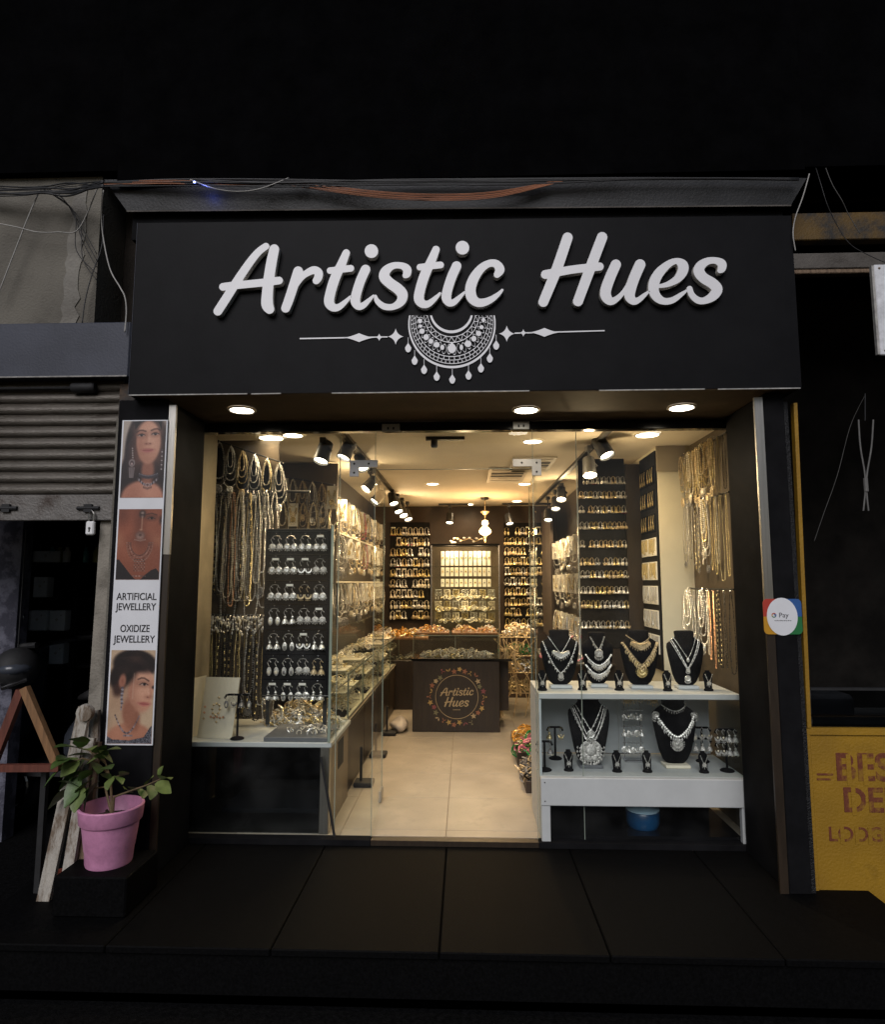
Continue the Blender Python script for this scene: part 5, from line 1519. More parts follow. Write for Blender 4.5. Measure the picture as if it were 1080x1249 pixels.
# ------------------------------------------------------------------ ceiling lights and vents
def lamp_light(parent, name, kind, e, loc, col=WARM, aim=None, size=0.04, cone=150):
    ld = bpy.data.lights.new(name, kind); ld.energy = e; ld.color = col; ld.shadow_soft_size = size
    o = bpy.data.objects.new(name, ld); COL.objects.link(o); o.parent = parent; o.location = loc
    if kind == 'SPOT':
        ld.spot_size = math.radians(cone); ld.spot_blend = 0.9
        if aim is not None: o.rotation_euler = Vector(aim).to_track_quat('-Z', 'Y').to_euler()
    return o
for x, y, r_, where in ((-0.293, 2.32, .055, 'in the middle of the cream ceiling'), (0.431, 0.556, .06, 'near the open doorway'), (0.542, 2.35, .055, 'beside the ceiling vents'),
                       (0.575, 3.61, .055, 'near the right back wall board'), (0.045, 3.88, .055, 'over the lit card display'), (1.108, 0.396, .07, 'in front of the cream pillar'), (-1.044, 0.33, .06, 'behind the header above the window'), (-1.20, 0.40, .075, 'over the hanging necklaces')):
    t = thing('ceiling_downlight', 'lit round ceiling downlight ' + where, 'downlight', (x, y, ZC), 'downlights in the shop ceiling')
    MB().lathe((x, y, ZC), [(r_ + 0.012, -0.001), (r_ + 0.012, -0.004), (r_, -0.007), (r_ - 0.003, -0.004)], 20, caps=False).build('rim', M['lampring'], t, smooth=True)
    MB().lathe((x, y, ZC), [(0.0001, -0.0055), (r_ - 0.004, -0.0045)], 20, caps=False).build('lens', M['lamp'], t)
    lamp_light(t, 'downlight_lamp', 'SPOT', LE_DOWN * (0.45 if y < 1 else 1), (0, 0, -0.03), aim=(0, 0.0, -1), cone=165, size=r_)
for px_, py_, w_, d_, lb in ((618, 579, 0.16, 0.34, 'square ceiling vent with two dark slots by the patch fitting'), (648, 566, 0.16, 0.30, 'second ceiling vent nearer the doorway')):
    c = at(px_, py_, Z=ZC)
    t = thing('ceiling_vent', lb, 'vent', c)
    MB().bbox(c.x - w_, c.x + w_, c.y - d_, c.y + d_, ZC - 0.012, ZC - 0.001, 0.004).build('frame', M['grille'], t)
    for k in range(5):
        y = c.y - d_ + 0.08 + k * (2 * d_ - 0.16) / 4
        MB().box(c.x - w_ + 0.03, c.x + w_ - 0.03, y - 0.03, y + 0.03, ZC - 0.0155, ZC - 0.0122).build('slot', M['dark'] if k in (1, 2) else M['grille'], t)

def track_head(px_, py_, Y, aim, lb, s=1.0, group='track spotlights', e=None, rail_z=ZC, m='track', px2=None, warm=WARM, spill=False):
    """can hanging from a ceiling rail; px_, py_ mark the can's middle"""
    c = at(px_, py_, Y=Y)
    t = thing('track_spotlight', lb, 'spotlight', (c.x, c.y, rail_z - 0.02), group)
    d = Vector(aim).normalized()
    L, r_ = 0.13 * s, 0.045 * s
    q = d.to_track_quat('Z', 'Y')
    def W(v): return tuple(c + q @ Vector(v))
    def lt(prof, n=14, caps=True):
        b = MB(); b.lathe((0, 0, 0), prof, n, caps=caps); b.v = [W(v) for v in b.v]; return b
    lt([(0.6 * r_, -L / 2), (0.85 * r_, -L / 2 + 0.01), (0.9 * r_, 0), (r_, L / 2 - 0.01), (r_, L / 2), (0.9 * r_, L / 2), (0.82 * r_, L / 2 - 0.02)]).build('can', M[m], t, smooth=True)
    lt([(0.0001, L / 2 - 0.014), (0.84 * r_, L / 2 - 0.014)], caps=False).build('lens', M['lamp'], t)
    b = MB(); b.tube([(c.x, c.y, rail_z - 0.03), (c.x, c.y, c.z + 0.06 * s), W((r_ * 1.15, 0, 0.0))], 0.007, 6); b.build('arm', M[m], t)
    b = MB(); b.box(c.x - 0.018, c.x + 0.018, c.y - 0.04, c.y + 0.04, rail_z - 0.052, rail_z - 0.0225); b.build('adapter', M[m], t)
    if spill:
        lamp_light(t, 'ceiling_fill', 'POINT', LE_FILL, Vector(W((0, 0, L / 2 + 0.03))) - wloc(t), col=warm, size=0.03)  # added bare lamp that brightens the ceiling around the can
    if e != 0:
        lp = Vector(W((0, 0, L / 2 + 0.012))) - wloc(t)
        lamp_light(t, 'spot_lamp', 'SPOT', e or LE_TRACK, lp, aim=(d.x, d.y + 0.35, d.z), cone=140, size=r_, col=warm)
    return t
def rail(x0, y0, x1, y1, lb):
    b = MB(); b.beam((x0, y0, ZC - 0.011), (x1, y1, ZC - 0.011), 0.034, 0.020); b.build('ceiling_rail', M['track'], label=lb, cat='rail')
rail(-0.72, 0.15, -0.70, 3.75, 'black ceiling track rail over the left glass counter')
rail(0.84, 0.20, 0.80, 3.75, 'black ceiling track rail over the right display side')
rail(-0.30, 3.82, 0.04, 3.82, 'short black rail before the dark back wall')
rail(0.42, 3.80, 1.0, 3.80, 'black rail above the right back wall board')
rail(-0.24, 0.42, 0.0, 0.42, 'short black ceiling rail just inside the doorway')
th = lambda *a, **k: track_head(*a, **k)
th(395, 551, 0.34, (-0.15, -0.30, -0.8), 'big dark track spotlight nearest the window glass', s=1.1)
th(424, 548, 0.55, (-0.3, -0.25, -0.8), 'grey track spotlight beside the big window one', s=1.05, m='greyslab')
th(441, 563, 0.95, (0.35, -0.35, -0.7), 'track spotlight behind the left patch fitting')
th(452, 590, 1.45, (-0.5, -0.35, -0.7), 'track spotlight tilted towards the left shelves', spill=True)
th(462, 606, 2.0, (-0.5, -0.35, -0.7), 'track spotlight below the left patch fitting')
for i, (x, y, Y) in enumerate(((479, 608, 2.55), (485, 618, 2.85), (491, 623, 3.15), (497, 628, 3.45))):
    th(x, y, Y, (0.25, -0.35, -0.8), ORD[i] + ' spotlight of the cluster at the far end of the left track', e=LE_TRACK * (i % 2), spill=(i == 2))
for i, (x, y, Y, s) in enumerate(((735, 545, 0.50, 1.15), (719, 569, 0.62, 1.0))):
    th(x, y, Y, ((0.30, -0.35, -0.8) if i == 0 else (0.0, -0.3, -0.9)), ['black track spotlight over the pillar board', 'pale track spotlight hanging at the pillar board corner'][i], s=s, m='track' if i == 0 else 'fitting', spill=(i == 1))
for i, (x, y, Y) in enumerate(((685, 602, 2.2), (678, 614, 2.6), (669, 628, 3.1))):
    th(x, y, Y, (-0.05, -0.35, -0.8), ORD[i] + ' spotlight of the cluster on the right track', spill=(i == 0))
th(549, 632, 3.82, (-0.05, -0.35, -0.9), 'track spotlight alone before the dark back wall')
th(621, 633, 3.80, (0.15, -0.35, -0.9), 'track spotlight at the corner of the right back wall board')
c = at(530, 540, Y=0.42)
t = thing('security_camera', 'small black camera hanging from the short rail inside the doorway', 'camera', (c.x, 0.42, ZC - 0.02))
MB().lathe((c.x, 0.42, c.z - 0.03), [(0.018, 0), (0.022, 0.01), (0.022, 0.05), (0.012, 0.06)], 12).build('body', M['track'], t, smooth=True)
MB().box(c.x - 0.006, c.x + 0.006, 0.41, 0.43, c.z + 0.031, ZC - 0.022).build('arm', M['track'], t)
MB().lathe((c.x, 0.42, c.z - 0.0305), [(0.0001, 0), (0.015, 0)], 12, caps=False).build('lens', M['glassedge'], t)

c = at(592, 648, Y=3.3)
pd = thing('pendant_lamp', 'lit ornate glass pendant lamp before the dark back wall', 'lamp', (c.x, 3.3, ZC))
b = MB(); b.tube([(c.x, 3.3, ZC - 0.001), (c.x, 3.3, c.z + 0.02)], 0.006, 6); b.build('rod', M['antique'], pd)
MB().lathe((c.x, 3.3, ZC - 0.03), [(0.045, 0.029), (0.04, 0.01), (0.012, 0.0)], 14).build('ceiling_rose', M['track'], pd, smooth=True)
MB().lathe((c.x, 3.3, ZC - 0.19), [(0.006, 0.05), (0.05, 0.04), (0.046, 0.03), (0.01, 0.0)], 14).build('dish', M['antique'], pd, smooth=True)
zz = c.z + 0.10
MB().lathe((c.x, 3.3, zz - 0.03), [(0.008, 0.05), (0.03, 0.04), (0.036, 0.01), (0.02, -0.015), (0.008, -0.02)], 14).build('upper_globe', M['bulb'], pd, smooth=True)
MB().lathe((c.x, 3.3, c.z), [(0.008, 0.055), (0.035, 0.045), (0.062, 0.012), (0.066, -0.008), (0.05, -0.03), (0.02, -0.045)], 10).build('lantern', M['bulb'], pd)
MB().lathe((c.x, 3.3, c.z - 0.12), [(0.004, 0.0), (0.012, 0.02), (0.006, 0.04), (0.014, 0.06), (0.02, 0.073)], 10).build('finial', M['antique'], pd, smooth=True)
lamp_light(pd, 'pendant_bulb', 'POINT', LE_PEND, Vector((c.x - 0.0, 3.18, c.z - 0.02)) - wloc(pd), col=(1, 0.6, 0.26), size=0.05)

# ------------------------------------------------------------------ jewellery builders
def resample(pts, n):
    P = np.array(pts, float)
    d = np.r_[0, np.cumsum(np.linalg.norm(np.diff(P, axis=0), axis=1))]
    t = np.linspace(0, d[-1], n)
    return np.column_stack([np.interp(t, d, P[:, k]) for k in range(P.shape[1])])
def uloop(w, L, sq=0.55, n=80):
    th_ = np.linspace(0, 2 * math.pi, n)
    x = w / 2 * np.sign(np.sin(th_)) * np.abs(np.sin(th_)) ** sq * (0.35 + 0.75 * np.abs(np.sin(th_ / 2)) ** 1.2)
    z = -L * (1 - np.cos(th_)) / 2
    return np.column_stack([x, np.zeros(n), z])
def beadrun(mb, pts, r, gap=2.1, jit=0.15, seg=5, mats=1, skip=0):
    P = np.array(pts, float)
    L = np.linalg.norm(np.diff(P, axis=0), axis=1).sum()
    n = max(4, int(L / (r * gap)))
    for i, p in enumerate(resample(P, n)):
        if skip and i % skip == skip - 1: continue
        rr = r * (1 + R.uniform(-jit, jit))
        mb.cur = (i // 2) % mats if mats > 1 else 0
        mb.octa(p, rr * 1.05, rr, rr * 1.05) if seg < 5 else mb.ball(p, rr, rr, rr, seg, 4)
    mb.cur = 0
def medallion(mb, c, r, drops=5, dl=0.02):
    x, y, z = c
    mb.lathe((x, y, z), [(0.001, -0.006), (r * 0.4, -0.006), (r * 0.5, -0.002), (r * 0.8, -0.004), (r, 0.0), (r * 0.9, 0.003)], 12, 'Y')
    for k in range(8):
        a = 2 * math.pi * k / 8
        mb.octa((x + r * 0.72 * math.cos(a), y - 0.005, z + r * 0.72 * math.sin(a)), r * 0.16)
    for k in range(drops):
        a = math.pi * (1.15 + 0.7 * k / max(drops - 1, 1))
        bx_, bz = x + r * math.cos(a), z + r * math.sin(a)
        mb.octa((bx_, y, bz - dl * 0.5), r * 0.13, r * 0.1, dl * 0.5)

NECK = []   # prototypes: (root, adjective)
def neck_proto(adj, mats, L, w, r, layers=1, pend=0.0, seg=4, sq=0.5, tint=1):
    root = thing('necklace', 'x', 'necklace', (0, 0, 0))
    b = MB(); b.tube([(0, 0.03, 0.012), (0, 0.0, 0.014), (0, -0.008, 0.004), (0, -0.004, -0.008)], 0.0022, 5); b.build('hook', M['chrome'], root, local=True)
    for k in range(layers):
        b = MB()
        q = uloop(w * (1 - 0.22 * k), L * (1 - 0.16 * k), sq)
        q[:, 1] += -0.006 * k + R.uniform(-0.003, 0.003)
        q[:, 0] += 0.0016 * np.sin(q[:, 2] * 30 + 2 * k)
        beadrun(b, q, r, 1.9, 0.25, seg, tint, 0)
        b.build('strand', [M[m] for m in mats[:tint]] if tint > 1 else M[mats[k % len(mats)]], root, local=True)
    if pend:
        b = MB(); medallion(b, (0, -0.008, -L - pend * 0.8), pend, 5, pend * 0.7); b.build('pendant', M[mats[0]], root, local=True)
    NECK.append((root, adj))
    return root
def put_neck(root, used, loc, label, group, rz=0.0, sc=1.0):
    o = copy_tree(root) if used.get(root.name) else root
    used[root.name] = 1
    o.location = loc
    o.rotation_euler = (0, 0, rz)
    o.scale = (sc, sc, sc)
    o['label'] = label
    o['group'] = group
    return o
USED = {}
n_sil = neck_proto('long silver bead', ['silver2'], 0.62, 0.06, 0.0052)
n_sil2 = neck_proto('double silver chain', ['silver', 'silver2'], 0.70, 0.085, 0.0048, 2)
n_blk = neck_proto('black bead', ['blackbead'], 0.66, 0.06, 0.006)
n_cop = neck_proto('copper bead', ['copper'], 0.72, 0.06, 0.0058)
n_prl = neck_proto('pearl', ['pearl'], 0.60, 0.06, 0.0052)
n_gld = neck_proto('gold chain', ['gold'], 0.62, 0.05, 0.0042)
n_dsl = neck_proto('oxidised silver', ['dsilver', 'silver'], 0.64, 0.085, 0.006, 2, 0.03)
n_mix = neck_proto('black and gold bead', ['blackbead', 'gold'], 0.66, 0.07, 0.006, 1, 0.0, 4, 0.5, 2)
s_sil = neck_proto('layered silver', ['silver2', 'silver', 'silver2'], 0.26, 0.105, 0.0046, 4, 0.022, 4, 0.75)
s_gld = neck_proto('layered gold', ['antique', 'gold', 'antique'], 0.25, 0.10, 0.0044, 4, 0.022, 4, 0.75)
s_wht = neck_proto('layered pearl', ['pearl', 'gold'], 0.24, 0.09, 0.0050, 3, 0.020, 4, 0.7)
s_dsl = neck_proto('dark oxidised', ['dsilver', 'silver'], 0.28, 0.11, 0.006, 2, 0.032, 4, 0.7)
s_pnk = neck_proto('pink bead', ['stone_pink'], 0.24, 0.07, 0.007, 2, 0.0, 4, 0.6)
s_blu = neck_proto('blue bead', ['stone_blue', 'silver2'], 0.24, 0.07, 0.007, 2, 0.0, 4, 0.6)

def hang_rail(name, a, b_, m, lb, r=0.006):
    b = MB(); b.tube([a, b_], r, 8); b.build(name, M[m], label=lb, cat='rail')

# --- left window: display panel and necklaces
lpn = thing('necklace_display', 'taupe hanging panel of long necklaces in the left shop window', 'panel', (-1.35, 0.43, 0.5))
MB().bbox(-1.56, -1.155, 0.425, 0.445, 0.50, 2.19, 0.003).build('board', M['wallbrown'], lpn)
Yn = 0.40
hang_rail('hanging_rail', (-1.56, Yn, 1.868), (-0.95, Yn, 1.862), 'track', 'black level rail over the long necklaces in the left window', 0.008)
hang_rail('hanging_rail', (-1.555, Yn, 1.115), (-1.16, Yn, 1.11), 'track', 'black lower rail behind the earring board')
seq = [s_dsl, s_sil, s_gld, s_sil, s_wht, s_sil]
for i in range(6):
    f = i / 5; x = -1.52 + 0.38 * f; z = 2.18 - 0.14 * f - 0.02
    MB().prism([(x - 0.022, z - 0.02), (x - 0.046, z - 0.12), (x - 0.040, z - 0.20), (x, z - 0.24), (x + 0.040, z - 0.20), (x + 0.046, z - 0.12), (x + 0.022, z - 0.02)], Yn + 0.004, Yn + 0.010).build('backing_card', M['velvet'], lpn)
hang_rail('hanging_rail', (-1.58, Yn, 2.20), (-1.12, Yn, 2.04), 'track', 'black sloping rail at the top of the left window panel', 0.005)
for i, p in enumerate(seq):
    f = i / (len(seq) - 1)
    x = -1.52 + 0.38 * f
    put_neck(p, USED, (x, Yn - 0.008, 2.18 - 0.14 * f - 0.012), f'layered necklace, {ORD[i]} from left on the sloping top rail', 'short necklaces on the sloping rail', R.uniform(-.2, .2), 0.95)
seq = [n_blk, n_sil, n_blk, n_mix, n_sil, n_blk, n_prl, n_sil2, n_cop, n_blk, n_prl, n_sil2, n_sil, n_mix, n_gld, n_sil2, n_blk, n_prl, n_sil, n_dsl, n_sil2, n_sil, n_blk, n_dsl]
for i, p in enumerate(seq):
    x = -1.545 + 0.385 * i / (len(seq) - 1)
    put_neck(p, USED, (x, Yn - 0.010 - 0.007 * (i % 3), 1.853), f'long necklace, {ORD[i]} from left on the level window rail', 'long necklaces on the level window rail', R.uniform(-.5, .5), R.uniform(0.85, 1.15))
seq = [n_gld, n_gld, n_blk, n_mix, n_blk, n_blk, n_mix, n_gld, n_gld, n_blk, n_dsl, n_mix, n_blk, n_sil, n_gld, n_sil2]
for i, p in enumerate(seq):
    x = -1.53 + 0.36 * i / (len(seq) - 1)
    put_neck(p, USED, (x, Yn - 0.010 - 0.006 * (i % 2), 1.100), f'long necklace, {ORD[i]} from left on the lower window rail', 'long necklaces on the lower window rail', R.uniform(-.3, .3), R.uniform(0.78, 0.92))

b = MB()
for i in range(120):
    x, z = -1.54 + 0.37 * R.random(), 1.10 - 0.10 * R.random() ** 1.5
    b.cur = R.randrange(3)
    if i % 3: b.octa((x, Yn - 0.03 - 0.02 * R.random(), z), R.uniform(.004, .010), R.uniform(.003, .006), R.uniform(.005, .013))
    else: b.ball((x, Yn - 0.03 - 0.02 * R.random(), z), R.uniform(.005, .010), 0.004, R.uniform(.006, .012), 7, 5)
for k in range(18):
    x = -1.53 + 0.02 * k; b.cur = 0
    b.tube([(x, Yn - 0.008, 1.118), (x, Yn - 0.03, 1.10), (x + R.uniform(-.01, .01), Yn - 0.035, 1.03)], 0.0016, 4)
b.build('silver_charms', [M['silver2'], M['pearl'], M['silver']], label='sparkling silver charms clustered along the lower window rail', cat='charms', kind='stuff')
# --- second panel, gold sets
MB().bbox(-1.55, -0.945, 1.225, 1.245, 1.30, 2.19, 0.003).build('taupe_partition', M['wallbrown'], label='taupe partition hung with gold sets behind the earring board', cat='partition')
hang_rail('hanging_rail', (-1.44, 1.19, 2.10), (-0.96, 1.19, 2.02), 'track', 'black upper rail of gold sets on the taupe partition')
hang_rail('hanging_rail', (-1.44, 1.19, 1.90), (-0.96, 1.19, 1.885), 'track', 'black lower rail of gold sets on the taupe partition')
def collar_proto(adj, mm, s):
    root = thing('collar_set', 'x', 'necklace set', (0, 0, 0))
    b = MB(); b.bbox(-0.036 * s, 0.036 * s, -0.003, 0.0, -0.17 * s, 0.0, 0.002); b.build('card', M['card'], root, local=True)
    b = MB()
    for k in range(3):
        a = np.linspace(math.pi * 1.08, math.pi * 1.92, 15)
        rr = (0.020 + 0.005 * k) * s
        beadrun(b, [(rr * math.cos(t), -0.006, -0.02 * s + 1.9 * rr * math.sin(t) * 1.5) for t in a], 0.0042 * s, 1.9, 0.2, 4)
    b.build('collar', M[mm], root, local=True)
    b = MB(); medallion(b, (0, -0.006, -0.12 * s), 0.022 * s, 4, 0.02 * s); b.build('pendant', M[mm], root, local=True)
    return root
c_gld, c_ant, c_sil, c_prl = collar_proto('gold', 'gold', 1), collar_proto('antique gold', 'antique', 1), collar_proto('silver', 'silver2', 1), collar_proto('pearl', 'pearl', 1)
for i in range(7):
    put_neck([s_gld, c_ant, s_wht, s_gld, s_sil, s_gld, c_gld][i], USED, (-1.41 + 0.072 * i, 1.185, 2.085 - 0.012 * i), f'jewellery set, {ORD[i]} from left on the upper partition rail', 'carded sets on the upper partition rail')
for i in range(7):
    put_neck([s_gld, s_wht, c_gld, s_gld, s_wht, s_sil, s_wht][i], USED, (-1.41 + 0.075 * i, 1.18, 1.885), f'jewellery set, {ORD[i]} from left on the lower partition rail', 'sets on the lower partition rail')

# --- left shelf wall
lsu = thing('wall_shelf_unit', 'shelf wall hung with necklaces along the left side of the shop', 'shelf unit', (-1.0, 2.5, 0.7))
MB().box(-1.10, -1.055, 1.26, 3.95, 0.0, 2.19).build('back_panel', M['brown'], lsu)
for z in (1.68, 1.315, 0.975):
    MB().bbox(-1.054, -0.935, 1.27, 3.90, z - 0.012, z, 0.002).build('shelf', M['caseglass'] if z < 1 else M['cream'], lsu)
for y in (1.30, 2.15, 3.0, 3.86):
    MB().box(-0.955, -0.940, y, y + 0.012, 0.976, 1.302).build('upright', M['chrome'], lsu)
hang_rail('hanging_rail', (-0.965, 1.28, 1.965), (-0.965, 3.9, 1.965), 'track', 'black high rail along the left shelf wall')
side = [s_wht, c_gld, s_gld, s_sil, c_prl, s_wht, s_sil, s_gld, c_prl, s_pnk, c_gld, s_wht, s_blu, s_wht, c_sil, s_sil, s_gld, s_wht, c_prl, s_sil]
for i, p in enumerate(side):
    put_neck(p, USED, (-0.955, 1.34 + 0.130 * i, 1.95), f'necklace, {ORD[i]} from the front on the high left shelf rail', 'necklaces on the high left rail', math.pi / 2 + R.uniform(-1.25, -.5), 1.0)
for i in range(20):
    p = [s_dsl, s_sil, n_dsl, c_gld, s_sil, s_gld, c_ant, s_wht, s_gld, s_sil, s_pnk, c_prl, s_wht, s_gld, s_dsl, c_gld, s_sil, s_wht, c_prl, s_gld][i]
    put_neck(p, USED, (-0.948, 1.34 + 0.130 * i, 1.662), f'necklace, {ORD[i]} from the front under the cream upper shelf', 'necklaces under the cream upper shelf', math.pi / 2 + R.uniform(-1.25, -.5), 0.95 if p is not n_dsl else 0.45)
for i in range(20):
    p = [s_sil, s_dsl, s_dsl, c_prl, s_wht, s_sil, s_wht, s_dsl, s_sil, c_prl, s_sil, s_wht, c_gld, s_gld, c_prl, s_wht, s_sil, s_dsl, c_prl, s_gld][i]
    put_neck(p, USED, (-0.948, 1.36 + 0.130 * i, 1.298), f'necklace, {ORD[i]} from the front under the cream lower shelf', 'necklaces under the cream lower shelf', math.pi / 2 + R.uniform(-1.25, -.5), 0.95)

# --- earrings
def one_earring(mb, x, z, s, style, y=-0.004):
    """hook arc with a drop below; mb.cur 0 = metal, 1 = accent"""
    pts = [(x + 0.0, y, z), (x - 0.006 * s, y, z + 0.012 * s), (x - 0.001 * s, y, z + 0.021 * s), (x + 0.006 * s, y, z + 0.014 * s)]
    mb.tube(pts, 0.0012 * s, 4)
    if style == 0:      # round disc
        mb.lathe((x, y, z - 0.014 * s), [(0.001, -0.004 * s), (0.007 * s, -0.004 * s), (0.013 * s, 0), (0.011 * s, 0.003 * s)], 10, 'Y')
        for k in range(5):
            a = math.pi * (1.15 + 0.7 * k / 4); mb.octa((x + 0.015 * s * math.cos(a), y, z - 0.014 * s + 0.015 * s * math.sin(a)), 0.003 * s)
    elif style == 1:    # bell
        mb.lathe((x, y, z - 0.026 * s), [(0.013 * s, 0), (0.0125 * s, 0.004 * s), (0.008 * s, 0.013 * s), (0.002 * s, 0.018 * s)], 10)
        mb.ball((x, y, z - 0.004 * s), 0.005 * s, 0.004 * s, 0.005 * s, 6, 4)
        mb.cur = 1
        for k in range(5):
            a = 2 * math.pi * k / 5; mb.octa((x + 0.011 * s * math.cos(a), y + 0.011 * s * math.sin(a), z - 0.029 * s), 0.0026 * s)
        mb.cur = 0
    elif style == 2:    # teardrop
        mb.ball((x, y, z - 0.018 * s), 0.009 * s, 0.003 * s, 0.016 * s, 8, 6)
        mb.cur = 1; mb.ball((x, y - 0.002 * s, z - 0.021 * s), 0.005 * s, 0.003 * s, 0.008 * s, 6, 4); mb.cur = 0
    else:               # crescent with bead
        a_ = np.linspace(math.pi * 0.95, math.pi * 2.05, 9)
        mb.tube([(x + 0.011 * s * math.cos(t), y, z - 0.010 * s + 0.013 * s * math.sin(t)) for t in a_], [0.0015 * s + 0.003 * s * math.sin(math.pi * i / 8) for i in range(9)], 5)
        mb.cur = 1; mb.ball((x, y, z - 0.012 * s), 0.0045 * s, 0.003 * s, 0.005 * s, 6, 4); mb.cur = 0
        for k in range(4): mb.octa((x + (k - 1.5) * 0.005 * s, y, z - 0.030 * s + 0.001 * abs(k - 1.5)), 0.0024 * s)
STY = ['disc', 'bell', 'teardrop', 'crescent']
SMALL = {}
def pair_mesh(style, mm, acc, s, carded):
    key = (style, mm, acc, round(s, 2), carded)
    if key not in SMALL:
        b = MB()
        for sx_ in (-1, 1): one_earring(b, sx_ * 0.0115 * s, -0.026 * s, s * 0.92, style)
        b.tube([(-0.0115 * s, -0.004, -0.030 * s), (-0.0115 * s, -0.004, -0.012 * s), (-0.007 * s, -0.004, -0.002 * s), (0, -0.004, 0.001 * s), (0.007 * s, -0.004, -0.002 * s), (0.0115 * s, -0.004, -0.012 * s), (0.0115 * s, -0.004, -0.030 * s)], 0.0013 * s, 4)
        if carded:
            b.cur = 2; b.box(-0.014 * s, 0.014 * s, -0.004, -0.001, -0.004 * s, 0.004 * s); b.cur = 0
        SMALL[key] = b.mesh('earring_pair', [M[mm], M[acc], M['card']])
    return SMALL[key]
def earring_board(bname, blabel, x0, x1, z0, z1, Y, rows, cols, s, metals, short, group, m='board', xs=None, carded=0.2):
    bd = thing(bname, blabel, 'display board', ((x0 + x1) / 2, Y, z0))
    MB().bbox(x0, x1, Y, Y + 0.02, z0, z1, 0.003).build('panel', M[m], bd)
    for j, z in enumerate(rows):
        b = MB(); b.box(x0 + 0.01, x1 - 0.01, Y - 0.006, Y - 0.0005, z + 0.002 * s, z + 0.006 * s); b.build('row_strip', M[m], bd)
        for i in range(cols):
            if R.random() < 0.04: continue
            x = x0 + (x1 - x0) * (i + 0.5) / cols if xs is None else xs[i]
            st = R.choice([0, 1, 1, 2, 3]); mm = R.choice(metals); acc = R.choice(['pearl', 'silver2', 'gold', 'pearl', 'stone_red' if R.random() < .3 else 'pearl'])
            o = place_mesh('earring_pair', pair_mesh(st, mm, acc, s, R.random() < carded), (x + R.uniform(-.002, .002), Y - 0.008, z), f'{"gold" if mm in ("gold", "antique") else "pearl" if mm == "pearl" else "silver"} {STY[st]} earring pair, {ORD[i]} from left in {ORD[j]} row, {short}', 'earrings', group)
            o.rotation_euler = (0, R.uniform(-.05, .05), 0)
    return bd
earring_board('earring_board', 'tall black earring board on the back wall, left of the lit cards', -0.875, -0.415, 0.88, 2.01, 4.06, [1.945 - 0.121 * k for k in range(9)], 7, 1.75, ['silver2', 'gold', 'pearl', 'antique'], 'left back wall board', 'earring pairs on the left back wall board')
earring_board('earring_board', 'tall black earring board on the back wall, right of the lit cards', 0.455, 0.95, 0.84, 2.0, 4.06, [1.945 - 0.117 * k for k in range(10)], 8, 1.65, ['gold', 'gold', 'antique', 'silver2'], 'right back wall board', 'earring pairs on the right back wall board')
pb = earring_board('earring_board', 'black earring board beside the cream pillar', 0.815, 1.145, 0.85, 2.192, 1.13, [2.06, 1.955, 1.85, 1.735, 1.605, 1.48, 1.39, 1.28, 1.18, 1.04], 10, 0.98, ['silver2', 'antique', 'gold', 'silver'], 'pillar board', 'earring pairs on the pillar board', carded=0.03)
MB().box(1.1465, 1.262, 1.118, 1.16, 0.0, 2.15).build('brown_side_panel', M['brown'], label='plain dark brown panel between the pillar board and the card panel', cat='panel')
MB().box(0.816, 1.144, 1.1305, 1.15, 0.0, 0.849).build('lower_panel', M['brown'], pb)

# the large board in the left window
wb = thing('window_earring_board', 'big black earring board of silver pairs in the left window', 'display board', (-0.975, 0.25, 0.50))
WX0, WX1, WZ0, WZ1 = -1.168, -0.778, 0.655, 1.622
MB().bbox(WX0, WX1, 0.25, 0.275, WZ0, WZ1, 0.004).build('panel', M['board'], wb)
for x in (WX0 + 0.03, WX1 - 0.03):
    MB().box(x - 0.01, x + 0.01, 0.277, 0.295, 0.50, 1.55).build('leg', M['track'], wb)
MB().bbox(WX1 - 0.020, WX1 - 0.002, 0.236, 0.2485, WZ0 + 0.01, WZ1 - 0.01, 0.003).build('edge_rail', M['black'], wb)
proto = {}
def big_pair(style, mm, acc, carded, loc, label):
    k = (style, mm, acc, carded)
    if k not in proto:
        r_ = thing('earring_pair', 'x', 'earrings', (0, 0, 0))
        for sx_ in (-1, 1):
            b = MB(); one_earring(b, 0, 0, 1.6, style)
            e = b.build('earring', [M[mm], M[acc]], r_, local=True); e.location = (sx_ * 0.021, 0, -0.036)
        b = MB()
        b.tube([(-0.021, -0.003, -0.006), (-0.019, -0.003, 0.004), (0, -0.003, 0.008), (0.019, -0.003, 0.004), (0.021, -0.003, -0.006)], 0.0014, 4); b.build('wire', M['silver2'], r_, local=True)
        if carded:
            b = MB(); b.bbox(-0.020, 0.020, -0.006, -0.0035, -0.002, 0.011, 0.001); b.build('card', M['card'], r_, local=True)
        proto[k] = [r_, 0]
    r_, used = proto[k]
    o = copy_tree(r_) if used else r_
    proto[k][1] = 1
    o.location = loc; o['label'] = label; o['group'] = 'earring pairs on the window board'
rowz = [1.572, 1.438, 1.288, 1.152, 1.008, 0.868, 0.728]
